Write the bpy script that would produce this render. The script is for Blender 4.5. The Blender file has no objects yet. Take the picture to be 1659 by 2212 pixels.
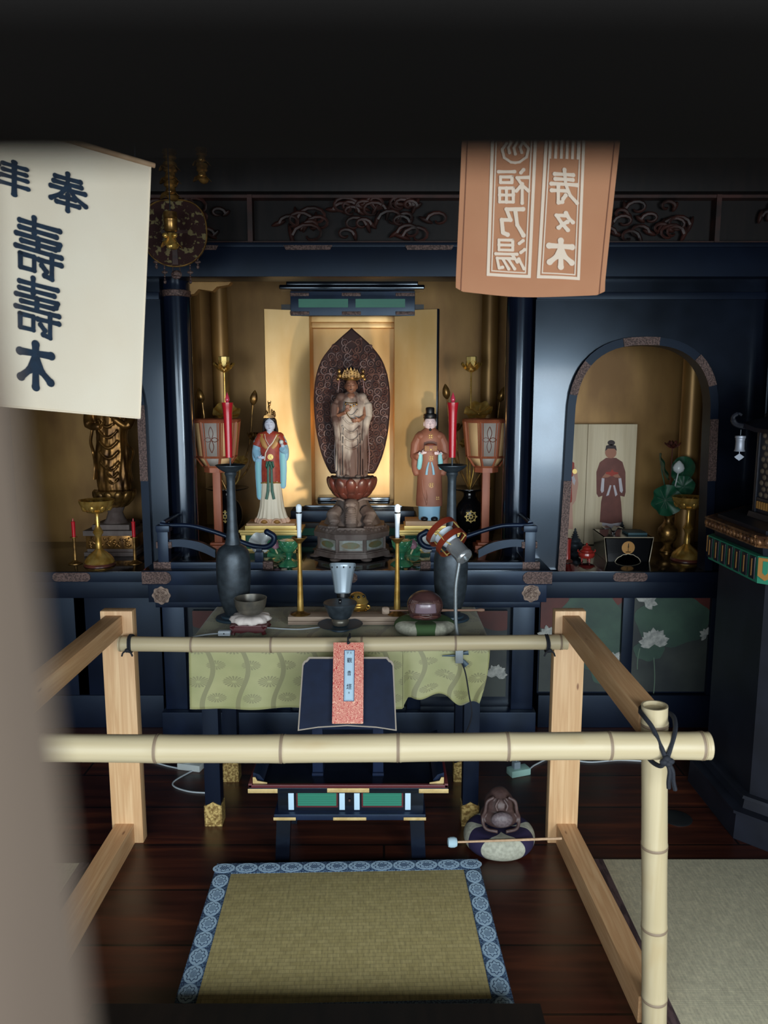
import bpy, bmesh, math, random
from mathutils import Vector, Matrix, Euler
random.seed(7)
PI = math.pi
sc = bpy.context.scene
COL = sc.collection
# ------------------------------------------------------------------ camera, light, exposure
W_, H_, F_ = 1659.0, 2212.0, 1661.0
CAM_H, TILT = 1.5, math.radians(8.6)
cam = bpy.data.cameras.new('camera'); cam_o = bpy.data.objects.new('camera', cam); COL.objects.link(cam_o)
cam.sensor_fit = 'HORIZONTAL'; cam.sensor_width = 36.0; cam.lens = F_ / W_ * 36.0
cam.clip_start = 0.005; cam.clip_end = 60
cam_o.location = (0, 0, CAM_H); cam_o.rotation_euler = (PI/2 - TILT, 0, 0)
cam.dof.use_dof = True; cam.dof.focus_distance = 2.7; cam.dof.aperture_fstop = 9.0
sc.camera = cam_o
sc.view_settings.view_transform = 'Standard'; sc.view_settings.look = 'None'
sc.view_settings.gamma = 1.0; sc.view_settings.use_curve_mapping = False
sc.view_settings.exposure = 0.0
wd = bpy.data.worlds.new('World'); sc.world = wd; wd.use_nodes = True
bg = wd.node_tree.nodes['Background']; bg.inputs[0].default_value = (0.62, 0.8, 1.0, 1); bg.inputs[1].default_value = 0.045

def area(name, loc, rot, sx, sy, power, color):
    l = bpy.data.lights.new(name, 'AREA'); l.shape = 'RECTANGLE'; l.size = sx; l.size_y = sy
    l.energy = power; l.color = color
    o = bpy.data.objects.new(name, l); COL.objects.link(o); o.location = loc; o.rotation_euler = rot
    return o
def point(name, loc, power, color, r=.02):
    l = bpy.data.lights.new(name, 'POINT'); l.energy = power; l.color = color; l.shadow_soft_size = r
    o = bpy.data.objects.new(name, l); COL.objects.link(o); o.location = loc; return o
# daylight through the open doorway behind the camera, and the openings at both sides of it
area('doorway_daylight', (0.0, -2.6, 1.55), (math.radians(89), 0, 0), 5.6, 2.6, 360, (0.85, 0.94, 1.0))
# the brightest opening: the doorway to the right of the picture, shoulder high
area('right_doorway_daylight', (1.68, -.9, 1.3), (PI/2, 0, math.radians(22)), .62, .95, 38, (0.88, 0.97, 1.0))
point('shrine_lamp', (-0.155, 3.86, 1.38), .8, (1.0, 0.5, 0.16), .03)

# ------------------------------------------------------------------ pixel helpers (reading positions off the photograph)
ST, CT = math.sin(TILT), math.cos(TILT)
def ray(px, py):
    u = (px - W_/2)/F_; v = (H_/2 - py)/F_
    return Vector((u, CT + v*ST, -ST + v*CT))
def P(px, py, Y):
    d = ray(px, py); return Vector((0, 0, CAM_H)) + d*(Y/d.y)
def K(py, Y):
    return Y/ray(829, py).y/F_
# ------------------------------------------------------------------ materials
def rgb(r, g, b):
    f = lambda c: (c/255/12.92 if c/255 <= .04045 else ((c/255+.055)/1.055)**2.4)
    return (f(r), f(g), f(b), 1)
MATS = {}
def nodes(name):
    m = bpy.data.materials.new(name); m.use_nodes = True
    nt = m.node_tree; b = nt.nodes['Principled BSDF']; MATS[name] = m
    return m, nt, b
def N(nt, typ, **kw):
    n = nt.nodes.new(typ)
    for k, v in kw.items():
        if k.startswith('i_'):
            key = k[2:]; key = int(key) if key.isdigit() else key.replace('_', ' ')
            n.inputs[key].default_value = v
        else: setattr(n, k, v)
    return n
def coords(nt, scale=(1,1,1), uv=False):
    tc = N(nt, 'ShaderNodeTexCoord'); mp = N(nt, 'ShaderNodeMapping'); mp.inputs['Scale'].default_value = scale
    nt.links.new(tc.outputs['UV' if uv else 'Object'], mp.inputs['Vector']); return mp.outputs[0]
def ramp(nt, fac, stops, const=False):
    r = N(nt, 'ShaderNodeValToRGB'); e = r.color_ramp.elements
    if const: r.color_ramp.interpolation = 'CONSTANT'
    e[0].position, e[0].color = stops[0]; e[1].position, e[1].color = stops[-1]
    for p, c in stops[1:-1]:
        x = e.new(p); x.color = c
    nt.links.new(fac, r.inputs[0]); return r.outputs[0]
def math_(nt, op, a, b=None, c=None):
    n = N(nt, 'ShaderNodeMath', operation=op)
    for i, x in enumerate((a, b, c)):
        if x is None: continue
        if isinstance(x, (int, float)): n.inputs[i].default_value = x
        else: nt.links.new(x, n.inputs[i])
    return n.outputs[0]
def mixc(nt, fac, a, b):
    n = N(nt, 'ShaderNodeMix', data_type='RGBA')
    for i, x in ((0, fac), (6, a), (7, b)):
        if isinstance(x, (int, float)): n.inputs[i].default_value = x
        elif isinstance(x, tuple): n.inputs[i].default_value = x
        else: nt.links.new(x, n.inputs[i])
    return n.outputs[2]
def bump(nt, b, h, strength, dist=.002):
    bp = N(nt, 'ShaderNodeBump'); bp.inputs['Strength'].default_value = strength; bp.inputs['Distance'].default_value = dist
    nt.links.new(h, bp.inputs['Height']); nt.links.new(bp.outputs[0], b.inputs['Normal'])
def M(name, c1, rough=.5, metal=0., c2=None, sc_=(30,30,30), bmp=0., bsc=None, coat=0., lo=.35, hi=.65, spec=.5, rvar=0., bd=.002):
    m, nt, b = nodes(name)
    b.inputs['Base Color'].default_value = c1; b.inputs['Roughness'].default_value = rough
    b.inputs['Metallic'].default_value = metal; b.inputs['Coat Weight'].default_value = coat
    b.inputs['Coat Roughness'].default_value = .1; b.inputs['Specular IOR Level'].default_value = spec
    if c2:
        n = N(nt, 'ShaderNodeTexNoise', i_Scale=1.0, i_Detail=5.0); nt.links.new(coords(nt, sc_), n.inputs['Vector'])
        nt.links.new(ramp(nt, n.outputs[0], [(lo, c1), (hi, c2)]), b.inputs['Base Color'])
        if rvar:
            nt.links.new(math_(nt, 'MULTIPLY_ADD', n.outputs[0], rvar, rough - rvar/2), b.inputs['Roughness'])
    if bmp:
        n2 = N(nt, 'ShaderNodeTexNoise', i_Scale=1.0, i_Detail=4.0); nt.links.new(coords(nt, bsc or sc_), n2.inputs['Vector'])
        bump(nt, b, n2.outputs[0], bmp, bd)
    return m
lacquer = M('black_lacquer', rgb(9,12,21), .24, c2=rgb(14,19,32), sc_=(6,6,6), coat=.2, rvar=.1)
lacq_matt = M('worn_lacquer', rgb(13,20,37), .36, c2=rgb(19,30,54), sc_=(9,9,5), rvar=.15, bmp=.05, bsc=(60,60,60))
pillar_lacq = M('pillar_lacquer', rgb(12,17,29), .2, c2=rgb(17,23,40), sc_=(9,9,3), coat=.5, rvar=.08)
lacq_gloss = M('polished_lacquer', rgb(8,10,17), .13, coat=.3)
dark_wood = M('dark_timber', rgb(17,14,15), .55, c2=rgb(26,20,19), sc_=(40,8,8), spec=.3)
beam_lacq = M('dull_beam_lacquer', rgb(10,15,29), .42, c2=rgb(14,21,38), sc_=(6,6,6), spec=.28)
for _m in (lacquer, lacq_matt, lacq_gloss, beam_lacq, pillar_lacq): _m.node_tree.nodes['Principled BSDF'].inputs['Specular Tint'].default_value = (.62, .8, 1.0, 1)
carve = M('carved_dark_wood', rgb(30,20,18), .5, c2=rgb(66,34,28), sc_=(9,9,14), bmp=.4, bsc=(30,30,30))
carve_blue = M('carved_blue_paint', rgb(28,34,44), .55, c2=rgb(70,66,62), sc_=(12,12,12))
gold_leaf = M('gold_leaf', rgb(222,188,132), .42, .4, c2=rgb(208,168,106), sc_=(7,7,3), rvar=.2, bmp=.06, bsc=(14,14,14))
gold_dark = M('aged_gold_leaf', rgb(160,124,72), .42, .45, c2=rgb(116,84,46), sc_=(4,4,1.6), rvar=.2)
brass = M('polished_brass', rgb(222,184,104), .26, .7, c2=rgb(176,132,56), sc_=(30,30,30), rvar=.12)
brass_old = M('tarnished_gold', rgb(160,122,66), .32, .7, c2=rgb(84,60,32), sc_=(35,35,35), rvar=.2)
brass_plate = M('chased_brass', rgb(206,178,112), .42, .45, c2=rgb(134,106,58), sc_=(110,110,110), bmp=.5, bsc=(140,140,140), lo=.42, hi=.58)
brass_flat = M('pale_brass_sheet', rgb(206,182,128), .42, .3, c2=rgb(186,158,104), sc_=(40,40,40))
copper = M('chased_copper', rgb(104,82,76), .55, .35, c2=rgb(62,46,43), sc_=(150,150,150), bmp=.9, bsc=(150,150,150), lo=.42, hi=.58)
bronze_gold = M('gilt_bronze', rgb(150,108,54), .36, .75, c2=rgb(58,38,22), sc_=(26,26,12), rvar=.2, lo=.3, hi=.7)
pine = None
iron = M('dark_iron', rgb(50,58,65), .44, .45, c2=rgb(66,76,84), sc_=(40,40,40), bmp=.1, bsc=(200,200,200))
iron_teal = M('blued_iron', rgb(56,76,90), .45, .15)
black_glaze = M('black_glaze', rgb(14,15,18), .18, coat=.3)
black_satin = M('black_satin', rgb(24,27,30), .4)
red_wax = M('red_wax', rgb(182,26,38), .3, coat=.2)
white_plastic = M('white_plastic', rgb(214,226,236), .35)
grey_metal = M('pale_grey_enamel', rgb(150,166,178), .3, .15)
chrome = M('chrome', rgb(196,202,206), .22, .75)
chrome_dull = M('dull_steel', rgb(138,146,150), .38, .6, bmp=.1, bsc=(300,300,300))
rust_red = M('red_brown_plastic', rgb(120,46,30), .3, coat=.2)
lantern_wood = M('red_stained_wood', rgb(172,98,66), .5, c2=rgb(150,80,54), sc_=(40,40,6))
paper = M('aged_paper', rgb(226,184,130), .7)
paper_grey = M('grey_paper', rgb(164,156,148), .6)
statue_wood = M('flaked_painted_wood', rgb(170,160,150), .7, c2=rgb(82,60,53), sc_=(14,14,5), bmp=.3, bsc=(40,40,20), lo=.38, hi=.53)
old_wood = M('old_brown_wood', rgb(80,66,61), .65, c2=rgb(112,101,96), sc_=(16,16,8), bmp=.3, bsc=(50,50,50))
lotus_red = M('worn_red_lacquer', rgb(96,48,38), .42, c2=rgb(66,38,32), sc_=(20,20,20), coat=.2)
mandorla_m = M('carved_red_brown', rgb(58,35,32), .65, c2=rgb(40,23,22), sc_=(14,14,14), spec=.25)
skin_old = M('worn_flesh_paint', rgb(140,98,76), .5, c2=rgb(100,66,52), sc_=(40,40,40))
gofun = M('white_shell_paint', rgb(206,214,232), .45)
flesh = M('pale_face_paint', rgb(214,196,202), .45)
black_hair = M('black_hair_paint', rgb(16,16,20), .4)
robe_red = M('red_robe_paint', rgb(146,48,38), .5, c2=rgb(168,66,44), sc_=(60,60,60))
robe_gold = M('gold_robe_paint', rgb(172,124,62), .45, .2)
robe_white = M('cream_robe_paint', rgb(232,220,196), .55)
hem_pink = M('peach_hem_paint', rgb(222,180,150), .55)
pale_blue = M('pale_blue_paint', rgb(140,186,212), .5)
aqua = M('aqua_paint', rgb(130,194,204), .5)
sash_green = M('green_sash_paint', rgb(22,84,64), .45, c2=rgb(30,100,78), sc_=(90,90,90))
robe_brown = M('brown_robe_paint', rgb(140,90,72), .55, c2=rgb(130,82,64), sc_=(20,20,20))
robe_brown2 = M('dark_brown_paint', rgb(112,58,42), .5)
lip = M('grey_line_paint', rgb(120,104,116), .5)
green_glaze = M('green_glaze', rgb(40,116,86), .22, c2=rgb(86,150,104), sc_=(30,30,30), coat=.4)
cream_glaze = M('cream_glaze', rgb(206,200,160), .3, coat=.3)
pink_glaze = M('pink_glaze', rgb(190,140,160), .3, coat=.3)
white_glaze = M('white_glaze', rgb(216,222,222), .25, coat=.3)
teal_panel = None
leaf_green = M('painted_leaf', rgb(34,92,64), .45, c2=rgb(24,70,52), sc_=(30,30,30))
gold_stand = M('gold_paint', rgb(224,196,120), .4, .45)
wood_pale = M('pale_bare_wood', rgb(196,164,130), .6, c2=rgb(178,142,108), sc_=(5,60,60))
plank_m = M('weathered_plank', rgb(170,150,132), .65, c2=rgb(146,126,110), sc_=(6,80,80))
cord_black = M('black_cord', rgb(20,24,34), .8, bmp=.6, bsc=(260,260,260))
cord_white = M('white_cable', rgb(190,200,206), .5)
mint_plastic = M('mint_plastic', rgb(160,200,190), .4)
leather = M('navy_leather', rgb(15,25,46), .6, c2=rgb(19,31,55), sc_=(20,20,20), bmp=.1, bsc=(250,250,250), spec=.15)
edge_tan = M('tan_edge', rgb(150,138,124), .6)
maroon = M('maroon_lacquer', rgb(84,30,36), .35, coat=.2)
white_slip = M('pale_blue_paper', rgb(176,204,222), .7)
ink = M('black_ink', rgb(24,36,58), .7)
purple = M('purple_velvet', rgb(34,26,62), .8)
cream_cloth = M('cream_brocade', rgb(182,182,164), .75, c2=rgb(150,150,134), sc_=(120,120,120))
green_cloth = M('green_felt', rgb(66,96,56), .8)
white_cloth = M('white_cotton', rgb(222,212,206), .8)
felt_blue = M('pale_felt', rgb(160,186,198), .85)
fish_wood = M('polished_fish_wood', rgb(78,52,50), .32, c2=rgb(60,38,38), sc_=(10,30,30), coat=.2)
fish_patch = M('rubbed_wood', rgb(120,102,112), .28, coat=.2)
stick_m = M('turned_wood', rgb(146,112,92), .5)
stile_m = M('weathered_door_timber', rgb(122,106,92), .85, c2=rgb(108,92,80), sc_=(40,40,6))
rail_m = M('shaded_black_timber', rgb(15,13,12), .9, spec=.1)  # eaves shade on the door's rail put into the colour; step riser shares it

def make_wood(name, c1, c2, axis, rough=.5):
    m, nt, b = nodes(name)
    s = [55, 55, 55]; s[axis] = 2.2
    n = N(nt, 'ShaderNodeTexNoise', i_Scale=1.0, i_Detail=3.0, i_Distortion=.6); nt.links.new(coords(nt, tuple(s)), n.inputs['Vector'])
    c = ramp(nt, n.outputs[0], [(.3, c1), (.5, c2), (.7, c1)])
    v = N(nt, 'ShaderNodeTexVoronoi', i_Scale=1.0); s2 = [16, 16, 16]; s2[axis] = 5.0
    nt.links.new(coords(nt, tuple(s2)), v.inputs['Vector'])
    k = ramp(nt, v.outputs['Distance'], [(.035, (1,1,1,1)), (.075, (0,0,0,1))])
    c = mixc(nt, k, c, rgb(134,92,62))
    nt.links.new(c, b.inputs['Base Color']); b.inputs['Roughness'].default_value = rough
    bump(nt, b, n.outputs[0], .08)
    return m
pine_x = make_wood('pine_grain_across', rgb(216,178,134), rgb(196,152,108), 0)
pine_y = make_wood('pine_grain_along', rgb(214,174,130), rgb(194,148,104), 1)
pine_z = make_wood('pine_grain_upright', rgb(218,182,138), rgb(198,156,112), 2)

def make_bamboo(name, axis):
    m, nt, b = nodes(name)
    s = [60, 60, 60]; s[axis] = 1.5
    n = N(nt, 'ShaderNodeTexNoise', i_Scale=1.0, i_Detail=3.0); nt.links.new(coords(nt, tuple(s)), n.inputs['Vector'])
    c = ramp(nt, n.outputs[0], [(.3, rgb(190,176,144)), (.7, rgb(176,160,126))])
    n2 = N(nt, 'ShaderNodeTexNoise', i_Scale=1.0, i_Detail=3.0); s = [14, 14, 14]; s[axis] = 6
    nt.links.new(coords(nt, tuple(s)), n2.inputs['Vector'])
    c = mixc(nt, ramp(nt, n2.outputs[0], [(.62, (0,0,0,1)), (.8, (.5,.5,.5,1))]), c, rgb(172,146,104))
    nt.links.new(c, b.inputs['Base Color']); b.inputs['Roughness'].default_value = .42
    b.inputs['Specular IOR Level'].default_value = .35
    return m
bamboo_x = make_bamboo('bamboo_skin_across', 0); bamboo_z = make_bamboo('bamboo_skin_upright', 2)
bamboo_node = M('bamboo_joint', rgb(130,112,92), .6)

def make_floor():
    m, nt, b = nodes('red_brown_floorboards')
    n = N(nt, 'ShaderNodeTexNoise', i_Scale=1.0, i_Detail=5.0, i_Distortion=.4); nt.links.new(coords(nt, (2.0, 26, 1)), n.inputs['Vector'])
    c = ramp(nt, n.outputs[0], [(.3, rgb(42,18,13)), (.55, rgb(66,29,18)), (.75, rgb(96,46,24))])
    w = N(nt, 'ShaderNodeTexBrick', i_Scale=1.0); w.offset = .5
    w.inputs['Color1'].default_value = (1,1,1,1); w.inputs['Color2'].default_value = (.72,.72,.72,1); w.inputs['Mortar'].default_value = (.1,.1,.1,1)
    w.inputs['Mortar Size'].default_value = .004; w.inputs['Brick Width'].default_value = 2.4; w.inputs['Row Height'].default_value = .24
    nt.links.new(coords(nt), w.inputs['Vector'])
    x = N(nt, 'ShaderNodeMix', data_type='RGBA', blend_type='MULTIPLY'); x.inputs[0].default_value = 1
    nt.links.new(c, x.inputs[6]); nt.links.new(w.outputs[0], x.inputs[7])
    nt.links.new(x.outputs[2], b.inputs['Base Color'])
    nt.links.new(math_(nt, 'MULTIPLY_ADD', n.outputs[0], .25, .22), b.inputs['Roughness'])
    return m
floor_m = make_floor()

def make_tatami(name, c1, c2, fine, row):
    m, nt, b = nodes(name)
    co = coords(nt)
    br = N(nt, 'ShaderNodeTexBrick', i_Scale=1.0); br.offset = .5
    br.inputs['Color1'].default_value = c1; br.inputs['Color2'].default_value = c2
    br.inputs['Mortar'].default_value = tuple(x*.62 for x in c1[:3]) + (1,)
    br.inputs['Mortar Size'].default_value = row*.06; br.inputs['Brick Width'].default_value = fine; br.inputs['Row Height'].default_value = row
    nt.links.new(co, br.inputs['Vector'])
    n = N(nt, 'ShaderNodeTexNoise', i_Scale=1.0, i_Detail=4.0); nt.links.new(coords(nt, (140, 30, 1)), n.inputs['Vector'])
    x = N(nt, 'ShaderNodeMix', data_type='RGBA', blend_type='MULTIPLY'); x.inputs[0].default_value = .55
    nt.links.new(br.outputs[0], x.inputs[6]); nt.links.new(ramp(nt, n.outputs[0], [(.3, (.6,.6,.6,1)), (.7, (1.2,1.2,1.15,1))]), x.inputs[7])
    nt.links.new(x.outputs[2], b.inputs['Base Color']); b.inputs['Roughness'].default_value = .6
    bump(nt, b, br.outputs['Fac'], -.3)
    return m
igusa = make_tatami('woven_rush', rgb(192,176,124), rgb(180,164,112), .032, .0135)
tatami_pale = make_tatami('pale_tatami', rgb(214,206,178), rgb(202,196,170), .02, .006)

def make_slats(name, c1, c2, n_per_m):
    m, nt, b = nodes(name)
    sep = N(nt, 'ShaderNodeSeparateXYZ'); nt.links.new(coords(nt), sep.inputs[0])
    f = math_(nt, 'FRACT', math_(nt, 'MULTIPLY', sep.outputs[2], n_per_m))
    nt.links.new(ramp(nt, f, [(.0, c2), (.22, c1), (.9, c1), (1, c2)]), b.inputs['Base Color'])
    b.inputs['Roughness'].default_value = .5
    bump(nt, b, f, .3); return m
teal_panel = make_slats('teal_slats', rgb(38,118,96), rgb(24,86,70), 130)

def make_brocade():
    m, nt, b = nodes('olive_brocade')
    sep = N(nt, 'ShaderNodeSeparateXYZ'); nt.links.new(coords(nt, (1,1,1), uv=True), sep.inputs[0])
    def medallion(ox, oy, sx, sy, rad):
        fx = math_(nt, 'SUBTRACT', math_(nt, 'FRACT', math_(nt, 'MULTIPLY_ADD', sep.outputs[0], sx, ox)), .5)
        fy = math_(nt, 'SUBTRACT', math_(nt, 'FRACT', math_(nt, 'MULTIPLY_ADD', sep.outputs[1], sy, oy)), .5)
        fx = math_(nt, 'DIVIDE', fx, sx); fy = math_(nt, 'DIVIDE', fy, sy*.62)
        r = math_(nt, 'SQRT', math_(nt, 'ADD', math_(nt, 'MULTIPLY', fx, fx), math_(nt, 'MULTIPLY', fy, fy)))
        a = math_(nt, 'ARCTAN2', fy, fx)
        pet = math_(nt, 'GREATER_THAN', math_(nt, 'SINE', math_(nt, 'MULTIPLY', a, 18)), -.35)
        edge = math_(nt, 'MULTIPLY_ADD', math_(nt, 'SINE', math_(nt, 'MULTIPLY', a, 18)), rad*.1, rad)
        inside = math_(nt, 'LESS_THAN', r, edge); hole = math_(nt, 'GREATER_THAN', r, rad*.22)
        return math_(nt, 'MULTIPLY', math_(nt, 'MULTIPLY', inside, hole), pet)
    g1 = medallion(.25, .15, 8.5, 7.2, .036); g2 = medallion(.75, .65, 8.5, 7.2, .03)
    wv = math_(nt, 'SINE', math_(nt, 'MULTIPLY', sep.outputs[1], 20))
    st = math_(nt, 'ABSOLUTE', math_(nt, 'SUBTRACT', math_(nt, 'FRACT', math_(nt, 'MULTIPLY_ADD', wv, .16, math_(nt, 'MULTIPLY', sep.outputs[0], 8.5))), .5))
    stem = math_(nt, 'LESS_THAN', st, .07)
    pat = math_(nt, 'MAXIMUM', math_(nt, 'MAXIMUM', g1, g2), stem)
    n = N(nt, 'ShaderNodeTexNoise', i_Scale=9.0); nt.links.new(coords(nt, (1,1,1), uv=True), n.inputs['Vector'])
    base = ramp(nt, n.outputs[0], [(.3, rgb(142,144,96)), (.7, rgb(158,156,108))])
    nt.links.new(mixc(nt, pat, base, rgb(124,122,84)), b.inputs['Base Color'])
    b.inputs['Roughness'].default_value = .5; b.inputs['Sheen Weight'].default_value = .25
    return m
brocade = make_brocade()

def make_red_paper():
    m, nt, b = nodes('red_arabesque_paper')
    co = coords(nt, (1,1,1))
    n = N(nt, 'ShaderNodeTexNoise', i_Scale=62.0, i_Detail=0.0, i_Distortion=2.2); nt.links.new(co, n.inputs['Vector'])
    f = math_(nt, 'ABSOLUTE', math_(nt, 'SUBTRACT', math_(nt, 'FRACT', math_(nt, 'MULTIPLY', n.outputs[0], 7)), .5))
    nt.links.new(ramp(nt, f, [(.17, rgb(232,176,150)), (.26, rgb(186,62,58))]), b.inputs['Base Color'])
    b.inputs['Roughness'].default_value = .6; return m
red_paper = make_red_paper()

def make_cloth(name, c1, c2, weave=1400, trans=.25):
    m, nt, b = nodes(name)
    n = N(nt, 'ShaderNodeTexNoise', i_Scale=5.0, i_Detail=3.0); nt.links.new(coords(nt), n.inputs['Vector'])
    nt.links.new(ramp(nt, n.outputs[0], [(.35, c1), (.7, c2)]), b.inputs['Base Color'])
    b.inputs['Roughness'].default_value = .85
    n2 = N(nt, 'ShaderNodeTexNoise', i_Scale=300.0); nt.links.new(coords(nt), n2.inputs['Vector'])
    bump(nt, b, n2.outputs[0], .15, .001)
    tr = N(nt, 'ShaderNodeBsdfTranslucent'); tr.inputs[0].default_value = c1
    mx = N(nt, 'ShaderNodeMixShader'); mx.inputs[0].default_value = trans
    out = nt.nodes['Material Output']
    nt.links.new(b.outputs[0], mx.inputs[1]); nt.links.new(tr.outputs[0], mx.inputs[2]); nt.links.new(mx.outputs[0], out.inputs['Surface'])
    return m
noren_white = make_cloth('unbleached_cotton', rgb(255,243,220), rgb(250,234,208))
noren_brown = make_cloth('brown_cotton', rgb(196,136,100), rgb(208,150,112))
noren_ink = M('indigo_dye', rgb(15,32,50), .85, c2=rgb(22,44,64), sc_=(60,60,60))
noren_pale = M('resist_white', rgb(220,200,180), .85)

# ------------------------------------------------------------------ mesh builder
class MB:
    def __init__(s): s.bm = bmesh.new(); s.mi = 0; s.uv = None
    def faces(s, fs):
        for f in fs: f.material_index = s.mi
    def _xf(s, vs, m):
        if m is not None:
            for v in vs: v.co = m @ v.co
    def box(s, x0, x1, y0, y1, z0, z1, bev=0., m=None, taper=None):
        r = bmesh.ops.create_cube(s.bm, size=1.0); vs = r['verts']
        for v in vs:
            tx = 1.0
            if taper and v.co.z > 0: tx = taper
            v.co = Vector(((x0+x1)/2 + v.co.x*(x1-x0)*tx, (y0+y1)/2 + v.co.y*(y1-y0)*tx, z0 if v.co.z < 0 else z1))
        fs = set(f for v in vs for f in v.link_faces); s.faces(fs)
        if bev > 0:
            es = list(set(e for v in vs for e in v.link_edges))
            g = bmesh.ops.bevel(s.bm, geom=es, offset=bev, segments=2, affect='EDGES', profile=.6)
            s.faces(g['faces']); vs = list(set(v for f in g['faces'] for v in f.verts) | set(v for v in vs if v.is_valid))
        s._xf(vs, m); return s
    def cbox(s, c, sx, sy, sz, bev=0., rot=None):
        m = Matrix.Translation(c)
        if rot is not None: m = m @ Euler(rot).to_matrix().to_4x4()
        return s.box(-sx/2, sx/2, -sy/2, sy/2, -sz/2, sz/2, bev, m)
    def ring(s, pts): return [s.bm.verts.new(p) for p in pts]
    def bridge(s, a, b, close=True):
        n = len(a)
        for i in range(n if close else n-1):
            j = (i+1) % n
            try: f = s.bm.faces.new((a[i], a[j], b[j], b[i])); f.material_index = s.mi
            except ValueError: pass
    def cap(s, r, flip=False):
        try: f = s.bm.faces.new(r[::-1] if flip else r); f.material_index = s.mi
        except ValueError: pass
    def rings(s, rr, cap=(True, True), m=None):
        vs = [s.ring(r) for r in rr]
        for a, b in zip(vs, vs[1:]): s.bridge(a, b)
        if cap[0]: s.cap(vs[0], True)
        if cap[1]: s.cap(vs[-1])
        s._xf([v for r in vs for v in r], m); return s
    def lathe(s, prof, seg=32, c=(0,0,0), mod=None, m=None, cap=(True, True), sx=1., sy=1.):
        rr = []
        for i, (r, z) in enumerate(prof):
            ring = []
            for k in range(seg):
                a = 2*PI*k/seg; q = r*(mod(a, i, z) if mod else 1)
                ring.append((c[0] + math.cos(a)*q*sx, c[1] + math.sin(a)*q*sy, c[2] + z))
            rr.append(ring)
        return s.rings(rr, cap, m)
    def loft(s, secs, seg=32, mod=None, m=None):   # (z, cx, cy, rx, ry)
        rr = []
        for z, cx, cy, rx, ry in secs:
            ring = []
            for k in range(seg):
                a = 2*PI*k/seg; q = mod(a, z) if mod else 1
                ring.append((cx + math.cos(a)*rx*q, cy + math.sin(a)*ry*q, z))
            rr.append(ring)
        return s.rings(rr, (True, True), m)
    def tube(s, pts, rad, seg=10, closed=False, flat=1., up=None):
        pts = [Vector(p) for p in pts]; n = len(pts)
        rads = rad if isinstance(rad, (list, tuple)) else [rad]*n
        rr = []; nx = None
        for i, p in enumerate(pts):
            a = pts[(i-1) % n] if (closed or i) else p; b = pts[(i+1) % n] if (closed or i < n-1) else p
            t = (b - a).normalized()
            if up is not None: nx = t.cross(Vector(up))
            elif nx is None:
                nx = t.cross(Vector((0,0,1)))
                if nx.length < .15: nx = t.cross(Vector((0,1,0)))
            nx = (nx - t*nx.dot(t)).normalized(); ny = t.cross(nx)
            rr.append([p + nx*math.cos(2*PI*k/seg)*rads[i] + ny*math.sin(2*PI*k/seg)*rads[i]*flat for k in range(seg)])
        if closed:
            vs = [s.ring(r) for r in rr]
            for i in range(n): s.bridge(vs[i], vs[(i+1) % n])
            return s
        return s.rings(rr)
    def ell(s, c, rx, ry, rz, seg=16, m=None, rot=None):
        r = bmesh.ops.create_uvsphere(s.bm, u_segments=seg, v_segments=max(6, seg*2//3), radius=1.0); vs = r['verts']
        mm = Matrix.Translation(c) @ (Euler(rot).to_matrix().to_4x4() if rot else Matrix()) @ Matrix.Diagonal((rx, ry, rz, 1))
        for v in vs: v.co = mm @ v.co
        s.faces(set(f for v in vs for f in v.link_faces)); s._xf(vs, m); return s
    def prism(s, poly, d0, d1, plane='xz', m=None):
        def pt(a, b, d): return {'xz': (a, d, b), 'xy': (a, b, d), 'yz': (d, a, b)}[plane]
        A = s.ring([pt(a, b, d0) for a, b in poly]); B = s.ring([pt(a, b, d1) for a, b in poly])
        s.bridge(A, B); s.cap(A, True); s.cap(B); s._xf(A+B, m); return s
    def grid(s, fn, nu, nv, uvf=None):
        if s.uv is None: s.uv = s.bm.loops.layers.uv.new('UVMap')
        V = [[s.bm.verts.new(fn(i/nu, j/nv)) for i in range(nu+1)] for j in range(nv+1)]
        for j in range(nv):
            for i in range(nu):
                f = s.bm.faces.new((V[j][i], V[j][i+1], V[j+1][i+1], V[j+1][i])); f.material_index = s.mi
                for l, (a, b) in zip(f.loops, ((i, j), (i+1, j), (i+1, j+1), (i, j+1))):
                    l[s.uv].uv = uvf(a/nu, b/nv) if uvf else (a/nu, b/nv)
        return s
    def glyph(s, ch, fn, offset=.0):               # lettering: fn maps the unit square (0..1, 0..1 up) to a point
        vs, fs = glyph_shape(ch, offset)
        V = [s.bm.verts.new(fn(a, b)) for a, b in vs]
        for f in fs:
            try: q = s.bm.faces.new([V[i] for i in f]); q.material_index = s.mi
            except ValueError: pass
        return s
    def build(s, name, mat, parent=None, smooth=True, ang=38, remesh=0., relax=0, solid=0., sub=0):
        bm = s.bm
        bmesh.ops.recalc_face_normals(bm, faces=bm.faces)
        if smooth:
            lim = math.radians(ang)
            for f in bm.faces: f.smooth = True
            for e in bm.edges:
                if len(e.link_faces) == 2 and e.calc_face_angle(0) > lim: e.smooth = False
        me = bpy.data.meshes.new(name); bm.to_mesh(me); bm.free()
        for k in (mat if isinstance(mat, (list, tuple)) else [mat]): me.materials.append(k)
        o = bpy.data.objects.new(name, me); COL.objects.link(o)
        if parent is not None: o.parent = parent
        if remesh:
            r = o.modifiers.new('remesh', 'REMESH'); r.mode = 'VOXEL'; r.voxel_size = remesh; r.use_smooth_shade = True
        if relax:
            k = o.modifiers.new('relax', 'SMOOTH'); k.iterations = relax; k.factor = .5
        if solid:
            k = o.modifiers.new('thickness', 'SOLIDIFY'); k.thickness = solid; k.offset = 0
        if sub:
            k = o.modifiers.new('subdivision', 'SUBSURF'); k.levels = sub; k.render_levels = sub
        return o
GLY = {}
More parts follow.
